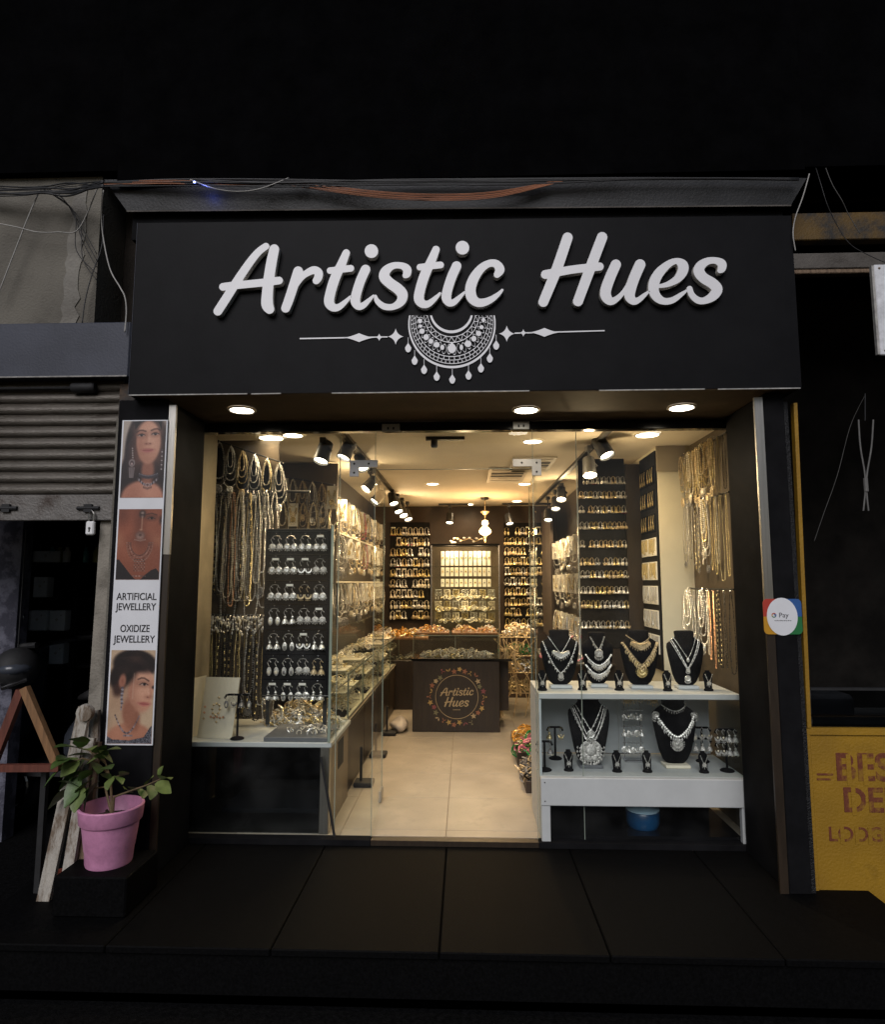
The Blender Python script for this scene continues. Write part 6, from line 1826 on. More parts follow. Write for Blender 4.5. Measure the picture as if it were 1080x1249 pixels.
for j, z in enumerate(rowz):
    b = MB(); b.box(WX0 + 0.012, WX1 - 0.024, 0.2450, 0.2493, z + 0.030, z + 0.033); b.build('row_line', M['black_gloss'], wb)
    for i in range(4):
        x = WX0 + 0.065 + i * 0.0865
        st = R.choice([0, 0, 1, 2, 0, 3]); mm = R.choice(['silver2', 'silver', 'silver2', 'silver2', 'antique' if j > 1 else 'silver'])
        cd = R.random() < 0.45
        b = MB(); b.lathe((x, 0.2495, z + 0.022), [(0.004, 0), (0.003, -0.006), (0.001, -0.007)], 6, 'Y'); b.build('peg', M['chrome'], wb)
        big_pair(st, mm, R.choice(['pearl', 'silver', 'dsilver']), cd, (x, 0.243, z), f'{"carded " if cd else ""}{STY[st]} earring pair, {ORD[i]} from left in {ORD[j]} row of the window board')

# ------------------------------------------------------------------ heaps of small jewellery
def heap(label, cx_, cy_, z, rx, ry, h, n, mats, s=1.0, name='jewellery_heap'):
    b = MB()
    for i in range(n):
        a, q = R.uniform(0, 2 * math.pi), math.sqrt(R.random())
        x, y = cx_ + rx * q * math.cos(a), cy_ + ry * q * math.sin(a)
        zz_ = z + h * (1 - q * q) * R.uniform(0.3, 1.0) + 0.006 * s
        b.cur = R.randrange(len(mats))
        k = R.random()
        if k < 0.45:
            r_ = R.uniform(0.012, 0.028) * s
            ax = Vector((R.uniform(-1, 1), R.uniform(-1, 1), R.uniform(-.2, 1.2))).normalized()
            u = ax.orthogonal().normalized(); v = ax.cross(u)
            b.tube([Vector((x, y, zz_)) + (u * math.cos(t) + v * math.sin(t)) * r_ for t in np.linspace(0, 2 * math.pi, 11)[:-1]], r_ * R.uniform(0.10, 0.22), 4, closed=True)
        elif k < 0.75:
            b.octa((x, y, zz_), R.uniform(0.006, 0.014) * s, R.uniform(0.006, 0.014) * s, R.uniform(0.005, 0.012) * s)
        else:
            L = R.uniform(0.02, 0.05) * s; a2 = R.uniform(0, 6.28)
            b.tube([(x + L * math.cos(a2) * t, y + L * math.sin(a2) * t, zz_ + 0.012 * s * math.sin(3 * t + a2)) for t in (-1, -.5, 0, .5, 1)], 0.0035 * s, 4)
    b.build(name, [M[m] for m in mats], label=label, cat='jewellery', kind='stuff')
PALE = ['pearl', 'card', 'silver2', 'pearl', 'gold', 'card']
DARKJ = ['silver', 'dsilver', 'silver2', 'pearl']

# left window case and the long counter behind it
wc = thing('window_case', 'window display case with white deck and black glass front', 'display case', (-1.1, 0.3, 0.0))
MB().bbox(-1.532, -0.712, 0.016, 0.60, 0.438, 0.464, 0.003).build('deck', M['white_unit'], wc)
MB().box(-1.532, -0.775, 0.030, 0.036, 0.0, 0.436).build('front_glass', M['darkglass'], wc)
MB().bbox(-0.772, -0.722, 0.020, 0.07, 0.0, 0.437, 0.003).build('corner_post', M['steel'], wc)
MB().box(-1.532, -0.78, 0.56, 0.575, 0.0, 0.437).build('back_panel', M['black_gloss'], wc)
MB().bbox(-1.32, -0.80, 0.10, 0.42, 0.075, 0.10, 0.004).build('reflection_slab', M['greyslab'], wc)  # added slab standing for a street table reflected in the glass
MB().box(-0.728, -0.722, 0.02, 1.20, 0.466, 1.05).build('side_glass', M['caseglass'], wc)
MB().box(-0.732, -0.718, 0.012, 0.0195, 0.466, 1.62).build('glass_edge', M['glassedge'], wc)
MB().bbox(-1.08, -0.735, 0.03, 0.36, 0.465, 0.488, 0.003).build('grey_mat', M['greyslab'], wc)
b = MB(); b.tube([(-1.10, 0.05, 0.70), (-0.735, 0.05, 0.70), (-0.735, 1.1, 0.70)], 0.004, 5); b.build('bar', M['track'], wc)
MB().box(-0.740, -0.7285, 0.045, 0.057, 0.489, 1.0).build('upright_bar', M['track'], wc)
ct = thing('glass_counter', 'long glass topped counter along the left wall of the shop', 'counter', (-0.9, 2.1, 0.0))
MB().bbox(-1.050, -0.742, 0.62, 3.75, 0.0, 0.446, 0.004).build('cabinet', M['brown'], ct)
for k, (y0, y1) in enumerate(((0.62, 1.30), (1.31, 2.05), (2.06, 2.85), (2.86, 3.70))):
    MB().bbox(-0.7415, -0.735, y0 + 0.01, y1, 0.03, 0.425, 0.002).build('door', M['brown'], ct)
MB().box(-0.741, -0.730, 0.075, 0.618, 0.0, 0.436).build('end_panel', mat('taupe_laminate', (0.16, 0.12, 0.08), 0.4, 0, 0.15, 6), ct)
MB().box(-0.7415, -0.7285, 0.30, 0.46, 0.25, 0.40).build('dark_opening', M['dark'], ct)
MB().bbox(-1.052, -0.728, 0.62, 3.75, 0.448, 0.466, 0.003).build('deck', M['cream'], ct)
MB().box(-0.738, -0.732, 1.21, 3.75, 0.468, 0.735).build('front_glass', M['caseglass'], ct)
MB().box(-1.050, -0.730, 0.61, 3.75, 0.737, 0.744).build('top_glass', M['caseglass'], ct)
MB().box(-1.048, -0.742, 0.62, 3.74, 0.600, 0.606).build('middle_glass', M['caseglass'], ct)
b = MB(); b.beam((-0.729, 0.60, 0.7405), (-0.729, 3.75, 0.7405), 0.004, 0.010); b.build('top_edge', M['glassedge'], ct)
b = MB(); b.beam((-0.729, 0.60, 0.470), (-0.729, 3.75, 0.470), 0.006, 0.012); b.build('deck_edge', M['steel'], ct)
for y in (0.62, 1.21, 2.0, 2.9, 3.72):
    MB().box(-0.7395, -0.7305, y, y + 0.008, 0.4685, 0.736).build('glass_joint', M['glassedge'], ct)
for i, y in enumerate((0.85, 1.55, 2.25)):
    t = thing('floor_stand_foot', ['black floor stand nearest the doorway at the counter foot', 'second black floor stand along the counter foot', 'farthest black floor stand along the counter foot'][i], 'stand', (-0.69, y, 0))
    MB().bbox(-0.725, -0.60, y - 0.06, y + 0.06, 0.002, 0.03, 0.006).build('base', M['rubber'], t)
    MB().box(-0.69, -0.675, y - 0.008, y + 0.008, 0.031, 0.24).build('rod', M['rubber'], t)
for k, y in enumerate(np.arange(0.78, 3.7, 0.29)):
    for q, z in enumerate((0.467, 0.607, 0.745)):
        if q == 2 and k % 2: continue
        where = ['on the counter deck', 'on the middle glass', 'on the counter top'][q]
        t = thing('display_tray', f'jewellery tray {where}, {ORD[int(k)]} from the front', 'tray', (-0.88, y, z), 'trays along the left counter')
        MB().bbox(-1.0, -0.76, y - 0.12, y + 0.12, z + 0.0005, z + 0.010, 0.003).build('base', M['cream'] if (k + q) % 3 else M['velvet'], t)
        heap(f'pale jewellery heaped in tray {where}, {ORD[int(k)]} from the front', -0.88, y, z + 0.010, 0.11, 0.11, 0.035 if q < 2 else 0.06, 46, PALE, 0.9)
heap('pale shells and ornaments piled on the window deck behind the grey mat', -0.98, 0.46, 0.47, 0.24, 0.09, 0.13, 260, ['pearl', 'card', 'gold', 'antique', 'silver2'], 1.2)
heap('silver trinkets scattered on the grey mat of the window case', -0.86, 0.18, 0.489, 0.12, 0.09, 0.02, 34, DARKJ, 0.9)

# open cream jewellery folder
fo = thing('jewellery_folder', 'open cream jewellery set folder standing on the window deck', 'folder', (-1.40, 0.12, 0.464))
def slab(mb, a, b_, up_, th_):
    a, b_, up_ = Vector(a), Vector(b_), Vector(up_)
    n = (b_ - a).cross(up_).normalized() * th_
    vs = [a, b_, b_ + up_, a + up_]
    vs = vs + [v + n for v in vs]
    mb.add(vs, [(0, 1, 2, 3), (7, 6, 5, 4), (0, 4, 5, 1), (1, 5, 6, 2), (2, 6, 7, 3), (3, 7, 4, 0)])
b = MB(); slab(b, (-1.515, 0.045, 0.466), (-1.475, 0.20, 0.466), (0, 0.02, 0.315), -0.006); b.build('side_flap', M['cream'], fo)
b = MB(); slab(b, (-1.470, 0.10, 0.466), (-1.268, 0.075, 0.466), (0.01, 0.07, 0.315), -0.008); b.build('main_panel', M['cream'], fo)
b = MB()
for dx, dz, m_ in [(0.03, 0.16, 0), (0.03, 0.13, 0), (0.03, 0.10, 1)] + [(0.095 + 0.022 * math.cos(a), 0.15 + 0.03 * math.sin(a), 1) for a in np.linspace(0, 6.3, 9)] + [(0.07 + 0.018 * k, 0.11 - 0.004 * (k % 2), 0) for k in range(5)] + [(0.105, 0.085, 1), (0.105, 0.21, 1)]:
    x = -1.470 + dx; y = 0.10 - 0.124 * dx + 0.222 * dz - 0.006
    b.cur = m_; b.octa((x, y - 0.003, 0.466 + dz), 0.008, 0.005, 0.008)
b.build('jewellery_set', [M['copper'], M['antique']], fo)

# ------------------------------------------------------------------ T bar stands
def tbar(px_, py_, Y, h, w_, lb, arms=1, earr=3, z0=None, me='silver'):
    c = at(px_, py_, Y=Y)
    z0 = c.z if z0 is None else z0
    t = thing('earring_stand', lb, 'stand', (c.x, Y, z0))
    MB().lathe((c.x, Y, z0), [(0.036, 0.0005), (0.038, 0.004), (0.03, 0.010), (0.008, 0.016)], 16).build('base', M['velvet'], t, smooth=True)
    b = MB(); b.tube([(c.x, Y, z0 + 0.01), (c.x, Y, z0 + h)], 0.006, 8); b.build('post', M['velvet'], t)
    for k in range(arms):
        za = z0 + h - k * h * 0.32
        b = MB(); b.tube([(c.x - w_ / 2, Y, za - 0.02), (c.x - w_ / 2 + 0.008, Y, za - 0.003), (c.x - w_ / 2 + 0.02, Y, za), (c.x + w_ / 2 - 0.02, Y, za), (c.x + w_ / 2 - 0.008, Y, za - 0.003), (c.x + w_ / 2, Y, za - 0.02)], 0.006, 8); b.build('arm', M['velvet'], t)
        for i in range(earr):
            x = c.x - w_ / 2 + 0.012 + (w_ - 0.024) * i / max(earr - 1, 1)
            if abs(x - c.x) < 0.01 and arms == 1: continue
            bb = MB(); one_earring(bb, x, za - 0.026, 1.35, R.choice([1, 2, 3]), Y - 0.009)
            place = bb.build('hanging_earring', [M[me], M['pearl']], label=f'{["small", "long", "bell"][i % 3]} earring, {ORD[i]} from left on arm {ORD[k]} of the ' + lb.split(' stand')[0].replace('black ', '') + ' stand', cat='earring', group='earrings on bar stands')
    return t
tbar(413 - 124, 905, 0.08, 0.235, 0.150, 'black wide bar stand before the cream folder', 1, 4, 0.4645, 'dsilver')
ZD, ZTP = 0.311, 0.728
tbar(665, 940, 0.10, 0.150, 0.085, 'black short bar stand at the left end of the white deck', 1, 2, ZD + 0.001, 'dsilver')
tbar(888, 944, 0.12, 0.215, 0.115, 'black tall bar stand at the right end of the white deck', 2, 4, ZD + 0.001)
tbar(858, 934, 0.30, 0.185, 0.10, 'black low bar stand behind the right lower bust', 2, 3, ZD + 0.001)
tbar(678, 930, 0.33, 0.175, 0.09, 'black slim bar stand behind the left lower bust', 1, 3, ZD + 0.001, 'gold')

# ------------------------------------------------------------------ white display unit with busts
wu = thing('white_display_unit', 'white two tier display unit with necklace busts in the right window', 'display unit', (0.9, 0.2, 0.0))
UX0, UX1 = 0.385, 1.432
MB().bbox(UX0, UX1, 0.012, 0.46, ZTP - 0.030, ZTP, 0.003).build('top_shelf', M['white_unit'], wu)
MB().bbox(UX0, UX1 + 0.01, 0.012, 0.46, ZD - 0.02, ZD, 0.002).build('lower_deck', M['white_unit'], wu)
MB().bbox(UX0 - 0.002, UX1 + 0.028, -0.046, -0.0065, 0.178, ZD + 0.004, 0.003).build('fascia', M['white_unit'], wu)
MB().box(UX0 + 0.02, 0.90, 0.47, 0.48, ZD + 0.001, ZTP - 0.032).build('back_panel', M['grey_panel'], wu)
MB().box(0.902, UX1, 0.47, 0.48, ZD + 0.001, ZTP - 0.032).build('back_panel', M['grey_panel'], wu)
MB().bbox(UX0, UX0 + 0.014, 0.0125, 0.46, 0.0, ZD - 0.022, 0.002).build('left_side', M['white_unit'], wu)
MB().box(UX0, UX0 + 0.012, 0.014, 0.46, ZD + 0.001, ZTP - 0.0315).build('left_side', M['grey_panel'], wu)
MB().box(UX1 - 0.006, UX1, 0.014, 0.46, ZD + 0.001, ZTP - 0.0315).build('right_glass', M['caseglass'], wu)
MB().bbox(UX0, UX0 + 0.045, -0.040, -0.007, 0.002, 0.177, 0.002).build('front_leg', M['white_unit'], wu)
MB().bbox(UX1 - 0.04, UX1 + 0.025, -0.040, -0.007, 0.002, 0.177, 0.002).build('front_leg', M['white_unit'], wu)
MB().box(UX0 + 0.05, UX1 - 0.03, 0.455, 0.47, 0.0, ZD - 0.024).build('dark_back_sheet', M['black_gloss'], wu)  # black back and floor sheets stand for the darkness under the unit
MB().box(UX0 + 0.05, UX1 - 0.03, 0.002, 0.45, 0.004, 0.020).build('dark_floor_sheet', M['black_gloss'], wu)
for x in (UX0 + 0.018, UX1 - 0.02):
    for z in (0.20, 0.292):
        b = MB(); b.lathe((x, -0.0462, z), [(0.004, 0), (0.003, -0.001), (0.001, -0.0012)], 8, 'Y'); b.build('screw', M['chrome'], wu)
c = at(787, 1000, Y=0.1)
tb = thing('blue_tub', 'blue tub with a brightened lid under the white display unit', 'tub', (c.x, 0.12, 0.0205))
MB().lathe((c.x, 0.14, 0.0207), [(0.075, 0), (0.085, 0.02), (0.088, 0.075), (0.082, 0.085)], 20).build('body', M['bluetub'], tb, smooth=True)
MB().lathe((c.x, 0.14, 0.1065), [(0.086, 0.0), (0.088, 0.006), (0.05, 0.018), (0.012, 0.03)], 20).build('lid', M['bluelid'], tb, smooth=True)

def tab(prof):
    P = np.array(prof)
    return lambda t, k: float(np.interp(t, P[:, 0], P[:, k]))
BPROF = tab([(0.0, .13, .045, .02), (.05, .19, .06, .015), (.2, .255, .09, .0), (.4, .30, .115, -.01), (.58, .335, .12, -.005), (.70, .345, .105, .012), (.76, .335, .090, .02), (.81, .27, .085, .03), (.85, .205, .085, .035), (.89, .175, .085, .04), (.97, .185, .09, .05), (1.0, .175, .085, .052)])
BUSTS = {}
def bust(key, cx_, cy_, z0, H, lb, wsc=1.0, base='grey_panel'):
    t = thing('necklace_bust', lb, 'bust', (cx_, cy_, z0), 'black velvet necklace busts')
    MB().bbox(cx_ - 0.19 * H * wsc, cx_ + 0.19 * H * wsc, cy_ - 0.10 * H - 0.012, cy_ + 0.14 * H, z0 + 0.0005, z0 + 0.017, 0.003).build('base', M[base], t)
    b = MB(); n = 22
    ts = [0, .03, .06, .1, .15, .2, .27, .34, .41, .48, .55, .61, .66, .70, .73, .76, .785, .81, .835, .86, .89, .93, .97, .99, 1.0]
    vs, fs = [], []
    zb_, Hh = z0 + 0.018, H - 0.018
    for t_ in ts:
        hw, dp, lean = BPROF(t_, 1) * H * wsc, BPROF(t_, 2) * H, BPROF(t_, 3) * H
        if t_ in (1.0,): hw *= 0.8; dp *= 0.8
        for k in range(n):
            a = 2 * math.pi * k / n
            vs.append((cx_ + hw * math.copysign(abs(math.cos(a)) ** 0.9, math.cos(a)), cy_ + lean + dp * (math.sin(a) if math.sin(a) < 0 else 0.7 * math.sin(a)), zb_ + t_ * Hh))
    for i in range(len(ts) - 1):
        for k in range(n):
            fs.append((i * n + k, i * n + (k + 1) % n, (i + 1) * n + (k + 1) % n, (i + 1) * n + k))
    fs.append(tuple(range(n - 1, -1, -1))); fs.append(tuple((len(ts) - 1) * n + k for k in range(n)))
    b.add(vs, fs); b.build('form', M['velvet'], t, smooth='all')
    BUSTS[key] = (cx_, cy_, zb_, Hh, H, wsc)
    return t
def bsurf(key, x, tz, off=0.004):
    cx_, cy_, zb_, Hh, H, wsc = BUSTS[key]
    hw, dp, lean = BPROF(tz, 1) * H * wsc, BPROF(tz, 2) * H, BPROF(tz, 3) * H
    u = min(0.985, abs(x) / hw)
    return (cx_ + x, cy_ + lean - dp * math.sqrt(1 - u * u) - off, zb_ + tz * Hh)
def bneck(key, lb, chains, pends, mats, label_adj=''):
    """chains: (half width fraction of H, top t, bottom t, power, bead radius, step); pends: (x, t, kind, size)"""
    cx_, cy_, zb_, Hh, H, wsc = BUSTS[key]
    nk = thing('bust_necklace', lb, 'necklace', bsurf(key, 0, min(c[2] for c in chains)), 'necklaces on the busts')
    for a, t0, t1, pw, r_, gap in chains:
        pts = []
        for u in np.linspace(-1, 1, 49):
            x = u * a * H * wsc
            tz = t1 + (t0 - t1) * abs(u) ** pw
            pts.append(bsurf(key, x, tz, r_ * 0.9))
        b = MB(); beadrun(b, pts, r_, gap, 0.2, 5)
        if r_ >= 0.0030:
            for q in resample(pts, max(8, int(22 * a / 0.3)))[2:-2]:
                L = r_ * R.uniform(1.2, 2.2)
                b.octa((q[0], q[1] - r_ * 0.6, q[2] - r_ * 0.8 - L), r_ * 0.7, r_ * 0.5, L)
        b.build('strand', M[mats[0]], nk)
    for x, tz, kind, s in pends:
        p = bsurf(key, x * H, tz, 0.006)
        b = MB()
        if kind == 'm':
            medallion(b, p, s, 7, s * 0.8)
        elif kind == 'c':
            for k in range(-3, 4):
                q = bsurf(key, x * H + k * s * 0.42, tz + 0.012 * abs(k) ** 1.4, 0.006)
                medallion(b, q, s * (0.62 - 0.07 * abs(k)), 3, s * 0.5)
        elif kind == 'f':
            medallion(b, p, s, 9, s * 0.45)
            for k in range(13):
                a = math.pi * (0.93 + 1.14 * k / 12)
                b.octa((p[0] + s * 1.22 * math.cos(a), p[1], p[2] + s * 1.22 * math.sin(a)), s * 0.09, s * 0.08, s * 0.16)
                b.lathe((p[0] + s * 0.98 * math.cos(a), p[1] - 0.003, p[2] + s * 0.98 * math.sin(a)), [(0.001, -0.003), (s * 0.1, 0), (s * 0.08, 0.002)], 6, 'Y')
            b.lathe((p[0], p[1] - 0.006, p[2]), [(0.001, -0.006), (s * 0.25, -0.005), (s * 0.42, -0.001), (s * 0.45, 0.002)], 14, 'Y')
        else:
            b.ball(p, s, s * 0.45, s * 1.3, 8, 6)
        b.build('pendant', M[mats[-1]], nk)
bx_ = lambda px_, Y=0.2: at(px_, 838, Y=Y).x
bust('a', bx_(684), 0.20, ZTP + 0.001, 0.315, 'black necklace bust at the left end of the top shelf', 1.0)
bust('b', bx_(732), 0.24, ZTP + 0.001, 0.30, 'narrow black bust second along the top shelf', 0.86)
bust('c', bx_(782), 0.20, ZTP + 0.001, 0.315, 'black bust with gold sets, third along the top shelf', 1.0)
bust('d', bx_(838), 0.20, ZTP + 0.001, 0.312, 'black bust with two thin chains at the top shelf right end', 0.95)
bust('e', at(720, 930, Y=.19).x, 0.19, ZD + 0.001, 0.385, 'large black bust with a huge silver pendant on the lower deck', 0.86, 'greyslab')
bust('f', at(825, 935, Y=.20).x, 0.20, ZD + 0.001, 0.372, 'large black bust on a cream base on the lower deck', 0.94, 'cream')
bneck('a', 'silver necklace with petal pendants on the left end bust', [(.20, .88, .58, 1.15, .0026, 2.0)], [(0, .54, 'c', .030)], ['silver2'])
bneck('a', 'longer silver star chain on the left end bust', [(.30, .78, .22, 1.5, .0042, 2.4)], [(0, .16, 'm', .016), (-.2, .42, 'd', .006), (.2, .42, 'd', .006)], ['silver2', 'silver'])
bneck('b', 'silver choker pendant on the narrow second bust', [(.15, .90, .66, 1.2, .0048, 1.9)], [(0, .60, 'm', .024)], ['silver'])
bneck('b', 'two tier silver fringe necklace on the narrow second bust', [(.27, .56, .36, 1.8, .0065, 1.6), (.27, .36, .18, 1.8, .0065, 1.6)], [(0, .32, 'c', .024), (0, .14, 'c', .026)], ['silver2', 'silver'])
bneck('c', 'broad gold collar on the third bust', [(.22, .90, .76, 1.4, .0030, 2.0)], [(0, .70, 'c', .034)], ['antique'])
bneck('c', 'gold floral necklace with a large pendant on the third bust', [(.31, .76, .34, 1.35, .0075, 1.9), (.29, .77, .38, 1.3, .0035, 2.2)], [(0, .26, 'f', .026), (-.18, .50, 'm', .011), (.18, .50, 'm', .011), (-.09, .40, 'm', .011), (.09, .40, 'm', .011)], ['antique', 'gold'])
bneck('d', 'thin silver chain with a small drop on the right end bust', [(.21, .88, .50, 1.1, .0024, 2.0)], [(0, .47, 'd', .009)], ['silver2'])
bneck('d', 'longer silver chain with a leaf drop on the right end bust', [(.25, .84, .32, 1.15, .0036, 2.0), (.27, .80, .30, 1.25, .0024, 2.0)], [(0, .28, 'm', .012), (0, .13, 'm', .018)], ['silver2'])
bneck('e', 'triple strand silver chain with a round pendant on the lower left bust', [(.23, .86, .50, 1.05, .0032, 2.0), (.26, .84, .34, 1.15, .0030, 2.0), (.28, .82, .26, 1.3, .0034, 2.0)], [(0, .44, 'm', .023)], ['silver2'])
bneck('e', 'huge silver crescent pendant necklace on the lower left bust', [(.30, .80, .32, 1.4, .0030, 2.0)], [(0, .20, 'f', .060)], ['silver'])
bneck('f', 'thin silver choker on the cream based bust', [(.20, .88, .79, 1.8, .0042, 1.7)], [], ['silver2'])
bneck('f', 'heavy silver chain with an oval pendant on the cream based bust', [(.31, .76, .42, 1.7, .0085, 1.45)], [(-.28, .72, 'm', .022), (.28, .72, 'm', .022), (0, .32, 'f', .030)], ['silver2', 'silver'])

def mini(px_, Y, z0, lb, h=0.105, mm='silver'):
    x = at(px_, 838 if z0 > 0.6 else 930, Y=Y).x
    t = thing('mini_bust', lb, 'stand', (x, Y, z0), 'small black earring stands')
    b = MB(); vs, fs = [], []
    n = 10
    for z_, hw, dp, ly in ((0, .026, .022, 0), (.006, .026, .022, 0), (.012, .020, .014, .002), (.045, .022, .012, .006), (.075, .026, .012, .010), (.092, .020, .010, .012), (.098, .012, .009, .013), (h, .013, .009, .014)):
        for k in range(n):
            a = 2 * math.pi * k / n
            vs.append((x + hw * math.cos(a), Y + ly + dp * math.sin(a), z0 + z_))
    for i in range(7):
        for k in range(n): fs.append((i * n + k, i * n + (k + 1) % n, (i + 1) * n + (k + 1) % n, (i + 1) * n + k))
    fs.append(tuple(range(n - 1, -1, -1))); fs.append(tuple(7 * n + k for k in range(n)))
    b.add(vs, fs); b.build('form', M['velvet'], t, smooth=True)
    b = MB()
    a_ = np.linspace(-1, 1, 13)
    beadrun(b, [(x + 0.019 * u, Y - 0.010, z0 + 0.045 + 0.042 * abs(u) ** 1.3) for u in a_], 0.0028, 1.9, 0.2, 4)
    medallion(b, (x, Y - 0.010, z0 + 0.040), 0.012, 3, 0.012)
    o = b.build('small_necklace', M[mm], label='small silver necklace on the ' + lb.replace('small black stand', 'small stand'), cat='necklace', group='necklaces on the small stands')
for px_, Y, z, lb in ((662, 0.10, ZTP + .001, 'small black stand at the far left of the top shelf'), (711, 0.12, ZTP + .001, 'small black stand between the first two top busts'), (756, 0.12, ZTP + .001, 'small black stand left of the gold bust'), (815, 0.11, ZTP + .001, 'small black stand right of the gold bust'), (865, 0.12, ZTP + .001, 'small black stand right of the end bust'),
                      (694, 0.10, ZD + .001, 'small black stand left of the huge pendant bust'), (753, 0.09, ZD + .001, 'small black stand right of the huge pendant bust'), (790, 0.09, ZD + .001, 'small black stand left of the cream based bust'), (859, 0.09, ZD + .001, 'small black stand right of the cream based bust')):
    mini(px_, Y, z, lb)
# silver earring tree between the lower busts
c = at(773, 930, Y=0.30)
et = thing('earring_tree', 'tall wire rack of silver drops between the two lower busts', 'rack', (c.x, 0.30, ZD))
b = MB(); b.bbox(c.x - 0.05, c.x + 0.05, 0.27, 0.33, ZD + 0.001, ZD + 0.012, 0.003); b.tube([(c.x - 0.045, 0.3, ZD + 0.012), (c.x - 0.045, 0.3, ZTP - 0.04)], 0.003, 5); b.tube([(c.x + 0.045, 0.3, ZD + 0.012), (c.x + 0.045, 0.3, ZTP - 0.04)], 0.003, 5)
for k in range(4): b.tube([(c.x - 0.06, 0.295, ZD + 0.10 + 0.09 * k), (c.x + 0.06, 0.295, ZD + 0.10 + 0.09 * k)], 0.0022, 5)
b.build('frame', M['chrome'], et)
for k in range(4):
    for i in range(5):
        b = MB(); one_earring(b, c.x - 0.048 + 0.024 * i, ZD + 0.085 + 0.09 * k, 1.3, (i + k) % 4, 0.288); b.build('hanging_earring', [M['silver2'], M['silver']], label=f'silver earring, {ORD[i]} from left in {ORD[3 - k]} row of the wire rack', cat='earring', group='earrings on the wire rack')
b = MB()
for k in range(5):
    a = math.pi * (0.1 + 0.8 * k / 4)
    medallion(b, (c.x + 0.075 * math.cos(a), 0.10, ZTP - 0.055 + 0.03 * math.sin(a)), 0.022, 4, 0.02)
beadrun(b, [(c.x + 0.085 * math.cos(t), 0.10, ZTP - 0.05 + 0.05 * math.sin(t)) for t in np.linspace(0.2, math.pi - 0.2, 12)], 0.004, 1.9, 0.2, 4)
b.build('hanging_necklace', M['antique'], label='silver gilt coin necklace draped over the top shelf edge', cat='necklace')

# ------------------------------------------------------------------ right wall necklaces, cards
for z, lb in ((2.13, 'high black rail of gold necklaces on the right wall'), (1.80, 'middle black rail of gold chains on the right wall'), (1.27, 'low black rail of black necklaces on the right wall')):
    hang_rail('hanging_rail', (XR - 0.035, 0.05, z), (XR - 0.035, 0.71, z), 'track', lb, 0.005)
rows_ = [(2.118, [n_blk, n_gld, s_gld, n_gld, s_gld, s_wht, n_gld, s_gld, n_gld, s_gld, s_wht, n_gld, s_dsl, s_gld], 'high', [.45, .5, 1.1, .48, 1.2, 1.1, .5, 1.2, .46, 1.1, 1.1, .5, 1.0, 1.1]),
         (1.788, [n_gld, n_gld, n_gld, n_prl, n_gld, s_wht, n_dsl, n_sil, n_mix, n_dsl, n_sil, n_sil2, n_blk, n_dsl], 'middle', [.72, .76, .7, .62, .66, 1.2, .6, .6, .62, .6, .6, .52, .5, .55]),
         (1.258, [n_blk, n_blk, n_mix, n_blk, n_cop, n_prl, n_cop, s_sil, n_dsl, n_sil, n_sil2, s_sil, n_dsl], 'low', [.66, .62, .6, .64, .6, .6, .55, 1.2, .6, .66, .5, 1.2, .6])]
for z, seq, nm, scs in rows_:
    for i, p in enumerate(seq):
        put_neck(p, USED, (XR - 0.045 - 0.014 * (i % 3), 0.07 + 0.63 * i / (len(seq) - 1), z), f'necklace, {ORD[i]} from the glass on the {nm} right wall rail', f'necklaces on the {nm} right wall rail', -math.pi / 2 + R.uniform(-.2, .5), scs[i])
cpnl = thing('card_display', 'narrow black panel of white jewellery cards beside the cream pillar', 'panel', (1.255, 0.93, 0.8))
MB().box(1.248, 1.2605, 0.74, 1.115, 0.75, 2.17).build('board', M['board'], cpnl)
for j in range(8):
    for i in range(2):
        z = 2.02 - 0.158 * j
        t = thing('jewellery_card', f'{"black card with hanging drops" if j < 3 else "white jewellery card with strands"}, {["nearer", "farther"][i]} one in {ORD[j]} row of the card panel', 'card', (1.24, 0.84 + 0.17 * i, z - 0.06), 'jewellery cards on the narrow panel')
        y0 = 0.755 + 0.18 * i
        MB().bbox(1.241, 1.2465, y0, y0 + 0.16, z - 0.065, z + 0.055, 0.001).build('card', M['card' if j > 2 else 'velvet'], t)
        b = MB()
        for k in range(6):
            yy = y0 + 0.018 + 0.025 * k
            if j > 2: b.tube([(1.238, yy, z + 0.048), (1.236, yy + R.uniform(-.006, .006), z - 0.01), (1.237, yy, z - R.uniform(.03, .06))], R.uniform(0.0022, 0.0042), 5)
            elif k % 2 == 0:
                b.tube([(1.238, yy, z + 0.045), (1.236, yy + 0.014, z + 0.005), (1.236, yy + 0.008, z - 0.030)], 0.0022, 5)
                b.ball((1.236, yy + 0.008, z - 0.035), 0.004, 0.012, 0.020, 7, 5)
        b.build('strand', M['gold' if j < 5 else 'silver2'], t)

